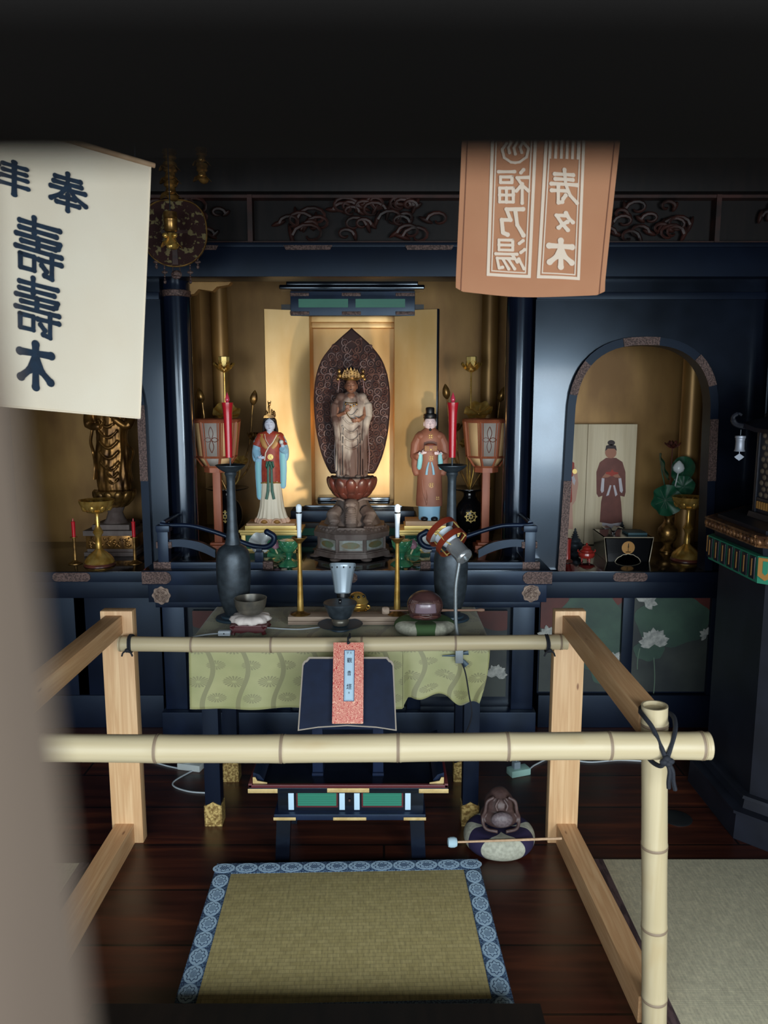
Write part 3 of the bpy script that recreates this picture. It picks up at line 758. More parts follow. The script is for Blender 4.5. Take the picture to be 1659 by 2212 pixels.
r_.tube(spline([k0, k0 + Vector((.006, -.004, -.02)), k0 + Vector((.006, -.002, -.045)), k0 + Vector((.008, .0, -.062))], 5), r2*.9, 7)
r_.tube(spline([k0, k0 + Vector((.012, -.004, -.02)), k0 + Vector((.016, -.002, -.045)), k0 + Vector((.022, .0, -.066))], 5), r2*.9, 7)
r_.build('tie_cord', cord_black, br)
for px, sgn in ((283, -1), (1181, 1)):
    q = bx(px, 1388, 2.3855); mb = MB(); q.z = .711
    for dx in (-.003, .003): mb.tube([q + Vector((dx + .001*math.sin(i), math.cos(2*PI*i/16)*.0275, math.sin(2*PI*i/16)*.0275)) for i in range(16)], .0032, 6, closed=True)
    mb.ell(q + Vector((sgn*.004, -.029, -.014)), .008, .006, .007, 8)
    for d in (-1, 1): mb.tube(spline([q + Vector((sgn*.004, -.03, -.014)), q + Vector((sgn*.004 + d*.012, -.032, -.020)), q + Vector((sgn*.004 + d*.017, -.031, -.032))], 4), .0028, 6)
    mb.build('tie_cord', cord_black, br)
# ------------------------------------------------------------------ figures
def add_hand(mb, wrist, d, side, L, curl=.6, spread=.16, thumb=1):
    """palm, four unequal bent fingers and a thumb leaving the side of the palm; d = finger direction, side = towards the thumb"""
    w = Vector(wrist); d = Vector(d).normalized(); s = Vector(side); s = (s - d*s.dot(d)).normalized(); n = d.cross(s)*thumb
    m = Matrix((s, d, n)).transposed()
    mb.tube([w - d*L*.1, w + d*L*.18, w + d*L*.42], [L*.16, L*.2, L*.2], 8, flat=.6, up=n)
    for k, (o, ln) in enumerate(((.165, .42), (.055, .48), (-.055, .45), (-.16, .36))):
        b = w + d*L*.4 + s*L*o; dd = (d + s*o*spread*3).normalized(); p = [b]
        for j, q in enumerate((.45, .32, .23)):
            a = curl*(j+.6)*.75; p.append(p[-1] + (dd*math.cos(a) + n*math.sin(a))*ln*L*q)
        mb.tube(p, [L*.058, L*.055, L*.05, L*.036], 6)
    b = w + d*L*.14 + s*L*.17
    mb.tube([b, b + (s*.7 + d*.7)*L*.2, b + (s*.55 + d*1.0 + n*.3)*L*.36], [L*.07, L*.062, L*.04], 6)
def face_lines(parent, c, rx, ry, rz, mat_line, mat_lip, smile=.0, brow=True, goatee=False):
    def f(x, z, lift=.0006):
        q = max(0, 1 - (x/rx)**2 - ((z)/rz)**2); return Vector((c[0]+x, c[1] - math.sqrt(q)*ry - lift, c[2]+z))
    mb = MB()
    for s in (-1, 1):
        mb.tube([f(s*(.17+.36*k/6)*rx, (.02 + .05*math.sin(PI*k/6)*(1 if smile else -1))*rz) for k in range(7)], rx*.028, 5)
        if brow: mb.tube([f(s*(.18+.42*k/6)*rx, (.26 + .07*math.sin(PI*k/6))*rz) for k in range(7)], rx*.026, 5)
    mb.build('eyes_and_brows', mat_line, parent)
    mb = MB(); mb.tube([f((-.2+.4*k/6)*rx, (-.52 + smile*.06*abs(k-3)/3)*rz, .0009) for k in range(7)], [rx*(.03+.03*math.sin(PI*k/6)) for k in range(7)], 6)
    mb.build('lips', mat_lip, parent)
def add_head(mb, c, rx, ry, rz, ears=True):
    mb.ell(c, rx, ry, rz, 20); mb.ell((c[0], c[1]-ry*.12, c[2]-rz*.45), rx*.72, ry*.75, rz*.52, 16)
    mb.tube([(c[0], c[1]-ry*.93, c[2]+rz*.12), (c[0], c[1]-ry*1.08, c[2]-rz*.22), (c[0], c[1]-ry*.98, c[2]-rz*.3)], [rx*.07, rx*.13, rx*.1], 8)
    if ears:
        for s in (-1, 1): mb.ell((c[0]+s*rx*1.0, c[1]+ry*.1, c[2]-rz*.1), rx*.12, ry*.2, rz*.34, 10)
def folds(k, amp, z0, z1):
    return lambda a, z: 1 + amp*max(0, min(1, (z1-z)/(z1-z0)))*math.sin(k*a + .6*math.sin(3*a))
def ribbon(mb, pts, w, t=.0016):
    n = len(pts); ws = w if isinstance(w, list) else [w]*n
    mb.tube(pts, [x/2 for x in ws], 8, flat=t/(ws[0]/2) if ws[0] else .2, up=(0, 1, 0))

# --- goddess with crown, red robe and pale blue sleeves
LX, LY = P(588, 1127, 3.55).x, 3.55
gz = P(588, 1127, 3.55).z
gs = thing('goddess_statue', 'painted goddess statue with red robe, white skirt and green sash on the left gold stand', 'statue', (LX, LY, gz))
def RB(z):   # robe half sizes
    t = [(.18, .046, .036), (.24, .047, .036), (.30, .045, .034), (.36, .052, .036), (.395, .058, .034), (.415, .045, .028), (.425, .022, .02)]
    for (a, x, y), (b, x2, y2) in zip(t, t[1:]):
        if z <= b: k = max(0, (z-a)/(b-a)); return x+(x2-x)*k, y+(y2-y)*k
    return .022, .02
def rf(x, z, lift=.001):
    rx, ry = RB(z); return Vector((x, -ry*math.sqrt(max(.02, 1-(x/rx)**2)) - lift, z))
mb = MB(); mb.loft([(0, 0, 0, .076, .052), (.008, 0, 0, .077, .053), (.03, 0, 0, .066, .047), (.07, 0, 0, .056, .042), (.13, 0, 0, .05, .038), (.2, 0, 0, .045, .035)], 72, folds(17, .07, -.02, .16))
mb.build('skirt', robe_white, gs)
mb = MB(); mb.lathe([(.078, .0), (.0795, .006), (.073, .02), (.070, .018)], 72, mod=lambda a, i, z: 1 + .07*math.sin(17*a + .6*math.sin(3*a)), sy=.69)
mb.build('skirt_hem', hem_pink, gs)
for x in (-.028, .030):
    mb = MB(); mb.ell((x, -.052, .010), .017, .016, .011, 14); mb.build('shoe', robe_gold, gs)
    mb = MB(); mb.tube([(x + math.cos(PI*k/8)*.021, -.060, .002 + math.sin(PI*k/8)*.019) for k in range(9)], .004, 6); mb.build('hem_scallop', hem_pink, gs)
mb = MB(); mb.loft([(z, 0, 0, *RB(z)) for z in (.183, .21, .24, .27, .30, .33, .36, .38, .395, .407, .415, .422)], 48, folds(9, .02, .17, .42)); mb.build('robe', robe_red, gs)
mb = MB(); mb.tube([rf(.042*math.sin(2*PI*k/20)*1.08, .186) if math.cos(2*PI*k/20) > -2 and False else Vector((.048*math.cos(2*PI*k/28), .038*math.sin(2*PI*k/28), .186 - .003*math.cos(4*PI*k/28))) for k in range(28)], .0035, 6, closed=True); mb.build('robe_border', robe_gold, gs)
body = MB(); HC = (0, -.004, .452)
add_head(body, HC, .0255, .026, .031, False)
body.tube([(0, 0, .36), (0, 0, .40), (0, -.002, .44)], [.02, .0175, .0155], 14); body.ell((0, -.015, .402), .021, .0155, .028, 14)
body.tube([(-.05, 0, .395), (-.056, -.01, .34), (-.052, -.035, .305)], [.014, .012, .0075], 8)
body.tube([(.05, 0, .395), (.062, -.012, .345), (.0585, -.036, .36)], [.014, .012, .0075], 8)
body.tube([(-.05, 0, .395), (0, 0, .38), (.05, 0, .395)], .014, 8)
add_hand(body, (-.048, -.04, .304), (1, -.15, -.05), (0, -.3, 1), .032, .3, thumb=-1)
add_hand(body, (.058, -.04, .362), (.05, -.75, .45), (-1, 0, .2), .030, .5, thumb=-1)
body.build('body', gofun, gs, remesh=.0013, relax=3)
face_lines(gs, HC, .0255, .026, .031, lip, lip)
ch_ = MB()
for s in (-1, 1):
    ribbon(ch_, [rf(s*.034, .41), rf(s*.031, .385), rf(s*.022, .36), rf(s*.012, .345)], [.022, .026, .024, .014], .002)
ch_.build('gold_lapel', robe_gold, gs)
ch_ = MB(); ribbon(ch_, [rf(.033, .405, .002), rf(.016, .372, .003), rf(-.004, .35, .003), rf(-.018, .325, .002), rf(-.024, .29, .002)], .005, .0018)
ribbon(ch_, [rf(-.021, .41, .002), rf(-.016, .385, .003), rf(.0, .358, .003)], .003, .0018); ch_.build('collar_edge', robe_white, gs)
hr = MB(); hr.ell((0, .010, .458), .031, .027, .036, 20); hr.tube([(0, .02, .47), (0, .03, .43), (0, .034, .38), (0, .032, .33)], [.026, .034, .034, .026], 14, flat=.5, up=(0,1,0))
for s in (-1, 1): hr.tube([(s*.006, -.022, .482), (s*.021, -.018, .474), (s*.0275, -.008, .455), (s*.029, 0, .43), (s*.036, .008, .40)], [.005, .0065, .006, .006, .005], 8)
hr.build('hair', black_hair, gs, remesh=.0018, relax=2)
cr = MB(); cr.lathe([(.022, .484), (.025, .486), (.027, .497), (.024, .499), (.022, .490)], 30, c=(0, .004, 0), cap=(False, False))
cr.prism([(-.026, .483), (.026, .483), (.022, .493), (.012, .497), (0, .507), (-.012, .497), (-.022, .493)], -.028, -.024)
for x, z, h in ((-.002, .505, .046), (.012, .50, .024), (-.013, .498, .02), (.022, .495, .022)):
    cr.tube([(x, -.01, z-.008), (x, -.01, z+h*.5), (x-.002, -.01, z+h)], [.006, .0055, .0015], 6); cr.ell((x, -.012, z+h*.55), .0055, .004, .006, 8)
cr.ell((0, -.01, .545), .007, .006, .010, 8)
for s in (-1, 1): cr.tube([(s*.003, -.01, .545), (s*.007, -.01, .556), (s*.006, -.01, .561)], [.003, .002, .0006], 6)
cr.build('crown', brass_old, gs)
# sleeves: upper arm, turned-back cuff and the long hanging drop
def sleeve(side, elbow, cuff, drop_x, zb, w):
    a = MB(); sx = side
    a.ell((sx*.042, 0, .396), .020, .024, .018, 14); a.tube([(sx*.044, .0, .398), (sx*.058, -.004, .37), elbow], [.018, .02, .019], 12); a.ell(elbow, .02, .02, .02, 12)
    a.tube([elbow, cuff], [.02, .016], 12)
    p = cuff; a.tube([(p[0]-side*.0, p[1]+.012, p[2]), (drop_x, p[1]+.018, p[2]-.04), (drop_x, p[1]+.02, (p[2]+zb)/2), (drop_x - side*.002, p[1]+.02, zb+.012), (drop_x-side*.002, p[1]+.02, zb)], [w*.9, w, w*.95, w*.8, w*.35], 12, flat=.42, up=(0, 1, 0))
    a.ell((side*.074, -.004, elbow[2]-.01), .012, .018, .04, 12)
    a.build('sleeve', pale_blue, gs, remesh=.002, relax=4)
    q = MB(); q.ell((sx*.040, .001, .396), .024, .029, .022, 16); q.tube([(sx*.042, .0, .396), (sx*.053, -.004, .372), (sx*.061, -.008, .352)], [.020, .0225, .0215], 14); q.build('robe_shoulder', robe_red, gs, remesh=.002, relax=4)
    b = MB(); ribbon(b, [Vector((drop_x, p[1]+.010, p[2]-.02)), Vector((drop_x, p[1]+.0105, (p[2]+zb)/2)), Vector((drop_x-side*.002, p[1]+.0115, zb+.012))], [w*1.2, w*1.2, w*.9], .003)
    b.build('sleeve_lining', aqua, gs)
sleeve(-1, (-.064, -.012, .33), (-.053, -.03, .302), -.056, .105, .017)
sleeve(1, (.066, -.012, .335), (.058, -.03, .345), .058, .157, .018)
sh = MB(); ribbon(sh, [rf(-.012, .286, .003), rf(-.016, .262, .004), rf(-.012, .25, .005), rf(0, .283, .005)], .009, .004); ribbon(sh, [rf(.012, .286, .003), rf(.017, .262, .004), rf(.012, .25, .005), rf(0, .283, .005)], .009, .004)
for s in (-1, 1): ribbon(sh, [rf(s*.004, .284, .003), rf(s*.008, .24, .004), rf(s*.008, .19, .006), Vector((s*.0095, -.045, .15)), Vector((s*.0175, -.048, .112))], [.009, .011, .012, .013, .012], .003)
sh.ell(rf(0, .282, .004), .008, .005, .006, 10); sh.build('sash', sash_green, gs)
md = MB(); q = rf(.004, .306, .0); md.tube([(q.x, q.y+.004, q.z), (q.x, q.y-.003, q.z)], [.014, .013], 24); md.tube([(q.x+.009*math.cos(2*PI*k/20), q.y-.0035, q.z+.009*math.sin(2*PI*k/20)) for k in range(20)], .0012, 5, closed=True); md.ell((q.x, q.y-.003, q.z), .004, .002, .004, 8)
md.build('brooch', gold_stand, gs)
pl_ = MB(); pl_.ell((.058, -.058, .376), .010, .010, .010, 14); pl_.build('jewel', white_glaze, gs)

# --- bearded man in a brown robe holding a box
MX, MY = P(927, 1122, 3.55).x, 3.55; mz = P(927, 1122, 3.55).z
ms = thing('courtier_statue', 'painted bearded man statue in brown robe and black cap, holding a box', 'statue', (MX, MY, mz))
def mp(cx, cy): return (cx-530)*.000271, (2075-cy)*.000271
def RM(z):
    t = [(.06, .062, .044), (.1, .061, .043), (.21, .056, .04), (.30, .058, .04), (.37, .066, .042), (.40, .058, .036), (.418, .034, .026), (.43, .020, .018)]
    for (a, x, y), (b, x2, y2) in zip(t, t[1:]):
        if z <= b: k = max(0, (z-a)/(b-a)); return x+(x2-x)*k, y+(y2-y)*k
    return .02, .018
def mf(x, z, lift=.001):
    rx, ry = RM(z); return Vector((x, -ry*math.sqrt(max(.02, 1-(x/rx)**2)) - lift, z))
mb = MB(); mb.loft([(.0, 0, 0, .047, .034), (.006, 0, 0, .050, .036), (.03, 0, 0, .050, .036), (.068, 0, 0, .052, .037)], 40, folds(8, .03, -.01, .05)); mb.build('trousers', pale_blue, ms)
for x in (-.024, .022): mb = MB(); mb.ell((x, -.036, .008), .017, .016, .0115, 14); mb.build('shoe', black_hair, ms)
mb = MB(); mb.loft([(z, 0, 0, *RM(z)) for z in (.066, .07, .1, .14, .18, .22, .26, .30, .33, .36, .38, .395, .408, .418, .426)], 56, folds(5, .025, .05, .24)); 
mb.tube([mf(-.036, .19), mf(-.03, .13), mf(-.014, .083), mf(-.016, .073)], [.002, .003, .004, .002], 6); mb.tube([mf(-.018, .145), mf(-.012, .11), mf(-.014, .085)], [.001, .003, .002], 6)
mb.build('robe', robe_brown, ms)
body = MB(); HC = (0, -.004, .447); add_head(body, HC, .0275, .027, .033); body.tube([(0, 0, .37), (0, 0, .43)], [.018, .018], 12)
for s in (-1, 1):
    body.tube([(0, 0, .38), (s*.05, 0, .385), (s*.064, -.012, .30), (s*.046, -.05, .312)], [.016, .016, .013, .0085], 10)
    add_hand(body, (s*.040, -.056, .312), (-s*.55, -.5, .3 if s < 0 else .1), (0, .1, 1), .034, .55, thumb=s)
body.build('body', flesh, ms, remesh=.0013, relax=3)
face_lines(ms, HC, .0275, .027, .033, lip, lip, smile=1)
gt = MB(); gt.ell((0, -.0275, .4185), .006, .005, .007, 10); gt.build('goatee', black_hair, ms)
ht = MB(); ht.lathe([(.0285, .468), (.0305, .471), (.031, .482), (.029, .489), (.02, .492)], 30, c=(0, .002, 0)); ht.lathe([(.021, .488), (.020, .5), (.0205, .514), (.017, .519), (0.004, .521)], 26, c=(0, .006, 0))
ht.ell((0, .012, .458), .029, .022, .028, 14)
ht.build('cap', black_hair, ms)
for s in (-1, 1):
    a = MB(); a.ell((s*.040, 0, .388), .026, .034, .024, 16); a.tube([(s*.046, 0, .388), (s*.064, -.004, .35), (s*.070, -.012, .30), (s*.056, -.034, .298)], [.024, .025, .022, .018], 12); a.ell((s*.07, -.012, .30), .022, .022, .022, 12); a.ell((s*.056, -.034, .298), .018, .018, .018, 12)
    a.tube([(s*.062, -.02, .31), (s*.066, -.012, .26), (s*.064, -.006, .23), (s*.058, -.006, .212), (s*.056, -.006, .207)], [.02, .02, .018, .016, .008], 12, flat=.8, up=(0,1,0))
    a.build('sleeve', robe_brown, ms, remesh=.002, relax=4)
    b = MB(); b.tube([(s*.0435, -.050, .314), (s*.046, -.044, .28), (s*.050, -.038, .247), (s*.050, -.036, .238)], [.0085, .0115, .0105, .006], 10, flat=.7, up=(0,1,0)); b.build('inner_sleeve', aqua, ms)
    ribbon_ = MB(); ribbon(ribbon_, [mf(s*.006, .272, .002), mf(s*.013, .245, .003), mf(s*.017, .214, .004)], [.006, .010, .012], .003); ribbon_.build('white_ribbon', pale_blue if False else MATS['pale_blue_paint'], ms)
b = MB().box(-.029, .029, -.088, -.062, .322, .352, .002); b.build('box', robe_brown2, ms)
b = MB(); b.loft([(.352, 0, -.075, .026, .012), (.358, 0, -.075, .018, .009), (.36, 0, -.075, .006, .004)], 24); b.build('box_lid', robe_brown2, ms)
b = MB()
for s in (-1, 1):
    for r in (.0085, .004): b.tube([(s*.018 + r*dx, -.0885, .338 + r*dz) for dx, dz in ((-1,-1), (1,-1), (1,1), (-1,1))], .0012, 4, closed=True)
b.ell((0, -.0885, .332), .003, .002, .005, 8); b.build('box_ornament', gold_stand, ms)
for cx, cy in ((535, 640), (550, 1000), (555, 1460), (665, 1690)):
    x, z = mp(cx, cy); b = MB()
    for dx, dz in ((-1,-1), (1,-1), (1,1), (-1,1)):
        q = mf(x+dx*.0042, z+dz*.0042, .0005); b.ell(q, .003, .0012, .003, 8)
    b.tube([mf(x + 1.414*.0085*math.cos(PI/4*k), z + .0125*math.sin(PI/4*k), .0002) for k in range(8)], .0006, 4, closed=True)
    b.build('gold_crest', gold_stand, ms)

# gold stands under the two painted statues
def gold_base(label, X):
    t = thing('statue_stand', label, 'stand', (X, 3.55, .788))
    m = None
    MB().box(-.125, .125, -.055, .09, 0, .078).build('core', teal_panel, t)
    f = MB()
    for x in (-.135, .115): f.box(x, x+.02, -.064, -.05, 0, .08, .001); 
    f.box(-.135, .135, -.064, -.05, 0, .012, .001); f.box(-.14, .14, -.066, .095, .076, .088, .001); f.build('frame', gold_stand, t)
    MB().box(-.145, .145, -.07, .10, .088, .101, .0015).build('ledge', gold_stand, t)
    MB().box(-.118, .118, -.058, .085, .101, .119, .0015).build('upper_step', gold_stand, t)
    MB().box(-.112, .112, -.053, .08, .119, gz-.788 if X < 0 else mz-.788, .001).build('wood_top', wood_pale, t)
    return t
gold_base('gold stepped stand under the goddess with the green sash', LX)
gold_base('gold stepped stand under the bearded man in brown', MX)

# --- main statue with halo
CX, CY = P(760, 1030, 3.42).x, 3.42; cz = P(760, 1030, 3.42).z
st_ = thing('bodhisattva_statue', 'old wooden standing statue with crown, flaking pale robe and carved leaf halo', 'statue', (CX, CY, cz))
U = .000494
def hp(cx, cy): return (cx-376)*U, (1335-cy)*U
hl_ = [(40, 0), (75, 38), (120, 92), (200, 178), (300, 258), (400, 302), (500, 326), (600, 337), (700, 339), (800, 335), (950, 320), (1100, 288), (1200, 255), (1280, 218), (1315, 195)]
right = [(w*U*1.02, (1335-y)*U*1.02) for y, w in hl_]
rs = spline([(x, 0, z) for x, z in right[1:]], 4); outl = [(0, right[0][1])] + [(p.x, p.z) for p in rs]
poly = outl + [(-x, z) for x, z in outl[:0:-1]]
MB().prism(poly, .072, .092).build('halo', mandorla_m, st_)
ed = MB(); ed.tube([(x*.985, .070, z) for x, z in poly], .0035, 6, closed=True); ed.build('halo_rim', mandorla_m, st_)
scr = MB(); rnd = random.Random(5)
def hw_at(z):
    for (x, a), (x2, b) in zip(outl, outl[1:]):
        if b <= z <= a: return x + (x2-x)*((a-z)/(a-b) if a != b else 0)
    return 0
def spiral(x, z, r, a0, s, turns=1.5, w=.0034):
    n = int(16*turns); pts = [(x + math.cos(a0 + s*2*PI*turns*k/n)*r*(1-.85*k/n), .069 - .004*math.sin(PI*k/n), z + math.sin(a0 + s*2*PI*turns*k/n)*r*(1-.85*k/n)) for k in range(n+1)]
    scr.tube(pts, [w*(1-.5*k/n) for k in range(n+1)], 5); scr.ell(pts[-1], w*1.2, w, w*1.2, 6)
z = .035; row = 0
while z < .60:
    w = hw_at(z) - .010; n = max(1, int(w/.030))
    for k in range(n):
        x = w*(k+.6)/n + (0 if row % 2 else -.006)
        if x < .05 and z < .40: continue
        if x + .012 > hw_at(z): continue
        r = .0155 + rnd.random()*.005; a0 = rnd.random()*6; s = rnd.choice((-1, 1))
        spiral(x, z, r, a0, s); spiral(-x, z, r, PI-a0, -s)
        if rnd.random() < .5:
            for q in (-1, 1): scr.ell((q*(x+.012), .071, z+.016), .010, .004, .006, 8, rot=(0, q*rnd.random()*2, 0))
    z += .031; row += 1
for q in (-1, 1): scr.tube(spline([(0, .068, .60), (q*.022, .067, .585), (q*.03, .067, .56), (q*.014, .067, .545), (0, .067, .565)], 5), .003, 5); scr.tube(spline([(0, .068, .535), (q*.02, .067, .525), (q*.036, .067, .50), (q*.02, .067, .48), (0, .067, .50)], 5), .003, 5)
scr.build('halo_scrollwork', M('carved_scroll_edges', rgb(112,82,74), .45, c2=rgb(72,44,40), sc_=(30,30,30), spec=.4), st_)
def drape(a, z):
    f = math.sin(11*a + 2*math.sin(2*a)) + .6*math.sin(23*a + z*30)
    return 1 + .045*f*max(.25, min(1, (.34-z)/.3))
mb = MB(); mb.loft([(0, 0, 0, .066, .048), (.012, 0, 0, .069, .05), (.05, 0, 0, .066, .047), (.12, 0, 0, .063, .044), (.2, 0, 0, .062, .042), (.27, 0, 0, .066, .042), (.32, 0, .004, .068, .042), (.352, 0, .006, .06, .036), (.368, 0, .006, .035, .028), (.378, 0, .004, .02, .02)], 80, drape)
for k in range(5):   # hanging U folds on the chest and lap
    zc = .30 - k*.036; w = .030 + .004*k
    mb.tube([(w*(q/5-1), -.040 - .007*math.sin(PI*q/10), zc - .028*math.sin(PI*q/10)) for q in range(11)], .0038, 6)
for s in (-1, 1):
    mb.ell((s*.046, -.002, .352), .024, .026, .022, 14)
    mb.tube(spline([(s*.050, -.006, .355), (s*.072, -.006, .32), (s*.074, -.016, .27), (s*.066, -.03, .24), (s*.058, -.034, .14), (s*.062, -.03, .03)], 5), [.012]*5 + [.019]*6 + [.017]*5 + [.014]*5 + [.012]*5, 10)
    for q in range(3): mb.tube([(s*(.03+.012*q), -.046, .22-q*.02), (s*(.034+.011*q), -.047, .1), (s*(.032+.012*q), -.050, .01)], [.002, .004, .004], 6)
mb.build('robe', statue_wood, st_, remesh=.0026, relax=1)
body = MB(); HC = (0, -.004, .402); add_head(body, HC, .0265, .028, .034)
body.tube([(0, 0, .34), (0, 0, .39)], [.019, .017], 12); body.ell((0, -.013, .352), .022, .020, .022, 14)
for s in (-1, 1): body.tube([(0, 0, .33), (s*.05, 0, .33), (s*.06, -.02, .27), (s*.022 if s < 0 else .03, -.05, .288 if s < 0 else .25)], [.016, .015, .013, .009], 10)
add_hand(body, (-.022, -.052, .289), (.35, -.35, .85), (1, 0, -.2), .042, .35, thumb=1)
add_hand(body, (.036, -.054, .256), (-.95, -.3, -.25), (0, -.3, 1), .042, .5, thumb=1)
body.build('body', skin_old, st_, remesh=.0016, relax=3)
face_lines(st_, HC, .0265, .028, .034, MATS['carved_red_brown'], MATS['carved_red_brown'])
nk = MB()
for r, zc in ((.026, .352), (.036, .34)): nk.tube([(r*math.sin(2*PI*k/24), -.012 - r*.75*math.cos(2*PI*k/24), zc - .014*math.cos(2*PI*k/24)) for k in range(24)], .0022, 5, closed=True)
for k in range(5): nk.ell(((k-2)*.012, -.046 + abs(k-2)*.004, .322 - (2-abs(k-2))*.006), .004, .003, .006, 8)
nk.tube(spline([(-.012, -.05, .32), (-.02, -.056, .29), (-.004, -.056, .262), (.006, -.055, .262)], 4), .0018, 5); nk.build('necklace', brass_old, st_)
hr = MB(); hr.ell((0, .008, .412), .030, .027, .032, 18); hr.ell((0, .006, .455), .016, .016, .03, 14); hr.build('hair', black_hair, st_)
cr = MB(); cr.lathe([(.028, .424), (.031, .427), (.033, .437), (.030, .439), (.028, .43)], 30, c=(0, .004, 0), cap=(False, False))
for k in range(7):
    a = PI*(k/6)+PI; x, y = .031*math.cos(a), .004+.031*math.sin(a); h = .026 + .02*math.sin(PI*k/6)
    cr.prism([(x-.008, .436), (x+.008, .436), (x+.010, .436+h*.45), (x, .436+h), (x-.010, .436+h*.45)], y-.0015, y+.0015)
    for q in range(3): cr.ell((x, y-.002, .441+h*.25*q), .0035, .0025, .0035, 6)
for s in (-1, 1):
    cr.ell((s*.05, -.004, .445), .010, .006, .012, 8); cr.ell((s*.052, -.004, .464), .007, .004, .010, 8); cr.ell((s*.058, -.004, .43), .007, .004, .008, 8); cr.tube([(s*.03, -.002, .43), (s*.05, -.002, .44)], .003, 6)
cr.build('crown', brass_old, st_)
for s in (-1, 1):
    a = MB(); a.tube(spline([(s*.052, -.004, .43), (s*.056, -.004, .39), (s*.062, .002, .35), (s*.078, .012, .28), (s*.074, .02, .18), (s*.078, .02, .10), (s*.074, .02, .02)], 5), .0032, 6, flat=.6); a.build('streamer', lotus_red, st_)
for x in (-.02, .03): a = MB(); a.ell((x, -.046, .006), .015, .018, .009, 10); a.build('foot', old_wood, st_)
def lotus_bowl(mb, r, h, n, rows, c=(0,0,0)):
    mb.lathe([(r*.35, 0), (r*.75, h*.2), (r*.95, h*.6), (r*.97, h*.97), (r*.6, h*1.0), (.001, h*1.0)], 40, c=c)
    for j in range(rows):
        for k in range(n):
            a = 2*PI*(k+.5*(j % 2))/n; rr = r*(.86 - .16*j); zc = h*(.60 - .26*j)
            m = Matrix.Translation(c) @ Matrix.Rotation(a, 4, 'Z') @ Matrix.Translation((rr, 0, zc)) @ Matrix.Rotation(math.radians(22+18*j), 4, 'Y')
            mb.ell((0, 0, 0), r*.15, r*PI/n*.92, h*.46, 12, m=m)
mb = MB(); lotus_bowl(mb, .108, .086, 12, 3, (0, 0, -.086)); mb.build('lotus_seat', lotus_red, st_)
mb = MB().lathe([(.095, 0), (.095, .004), (.0, .004)], 40, c=(0, 0, -.003)); mb.build('lotus_top', old_wood, st_)

# pedestal: octagonal base with a crouching carved beast
pd = thing('carved_pedestal', 'octagonal carved wooden pedestal with a crouching horned beast, under the halo statue', 'pedestal', (CX, 3.43, .7905))
def octo(mb, z0, z1, r0, r1=None, c=(0, 0)):
    r1 = r1 or r0; k = 1/math.cos(PI/8)
    mb.rings([[(c[0] + math.cos(PI/8+PI/4*i)*r*k, c[1] + math.sin(PI/8+PI/4*i)*r*k, z) for i in range(8)] for r, z in ((r0, z0), (r1, z1))])
mb = MB(); octo(mb, .010, .030, .172, .165); octo(mb, .028, .036, .158)
for k in range(8):
    a = PI/4*k + PI/8; mb.ell((math.cos(a)*.176, math.sin(a)*.176, .006), .026, .026, .008, 8)
mb.build('plinth', old_wood, pd)
mb = MB(); octo(mb, .034, .094, .145); mb.build('drum', old_wood, pd)
for k in range(8):
    a = PI/4*k; m = Matrix.Rotation(a + PI/2, 4, 'Z') @ Matrix.Translation((0, -.145, .064))
    f = MB().box(-.05, .05, -.003, .0, -.022, .022, .001, m).build('painted_panel', M('panel_pale_%d' % k, rgb(150,160,158), .55, c2=rgb(116,112,100), sc_=(30,30,30)) if k == 0 else MATS['panel_pale_0'], pd)
    MB().prism([(math.cos(2*PI*i/24)*.040, math.sin(2*PI*i/24)*.015) for i in range(24)], -.0042, -.003, m=m).build('panel_scroll', M('panel_scroll_paint', rgb(112,96,62), .5, c2=rgb(96,112,88), sc_=(40,40,40)) if k == 0 else MATS['panel_scroll_paint'], f)
    MB().box(-.066, -.054, -.006, .004, -.030, .030, .001, m).build('corner_post', old_wood, pd)
mb = MB(); octo(mb, .094, .116, .165, .168); octo(mb, .116, .134, .164, .142); octo(mb, .132, .142, .145)
for k in range(40):
    a = 2*PI*k/40; mb.ell((math.cos(a)*.151, math.sin(a)*.151, .127), .007, .010, .008, 6)
mb.build('cornice', old_wood, pd)
mb = MB(); mb.loft([(.138, 0, .01, .13, .12), (.155, 0, .012, .122, .112), (.19, 0, .016, .10, .092), (.23, 0, .016, .075, .068), (.254, 0, .012, .062, .056), (.262, 0, .01, .055, .05)], 40, lambda a, z: 1 + .02*math.sin(8*a))
mb.build('rock_mound', old_wood, pd)
bs_ = MB(); BZ = -.012
bs_.tube([(0, -.04, .252), (0, -.085, .235), (0, -.112, .205), (0, -.118, .17), (0, -.10, .15)], [.034, .034, .028, .028, .030], 14)
bs_.ell((0, -.092, .25), .034, .034, .026, 14); bs_.ell((0, -.122, .228), .022, .02, .018, 12); bs_.ell((0, -.108, .163), .034, .024, .018, 12)
for k in range(5): bs_.tube([(-.024+.048*q/6, -.143 + .008*abs(q-3)/3, .212-.012*k) for q in range(7)], .0035, 6)
for s in (-1, 1):
    bs_.tube(spline([(s*.03, -.075, .262), (s*.055, -.07, .272), (s*.085, -.062, .268), (s*.092, -.06, .262)], 4), [.008]*4 + [.011]*5 + [.007]*3 + [.002], 8, flat=.6)
    bs_.ell((s*.018, -.118, .252), .008, .006, .006, 8); bs_.ell((s*.010, -.140, .230), .005, .004, .004, 8)
    bs_.tube(spline([(s*.06, -.05, .215), (s*.082, -.085, .195), (s*.072, -.115, .165), (s*.078, -.128, .152)], 4), [.03]*5 + [.024]*4 + [.016]*4, 12)
    bs_.ell((s*.078, -.132, .148), .026, .018, .010, 12)
    for q in range(4): bs_.ell((s*(.060+.012*q), -.147, .146), .007, .009, .007, 8)
for v in bs_.bm.verts: v.co.z += BZ * max(0, min(1, (v.co.z-.15)/.08))
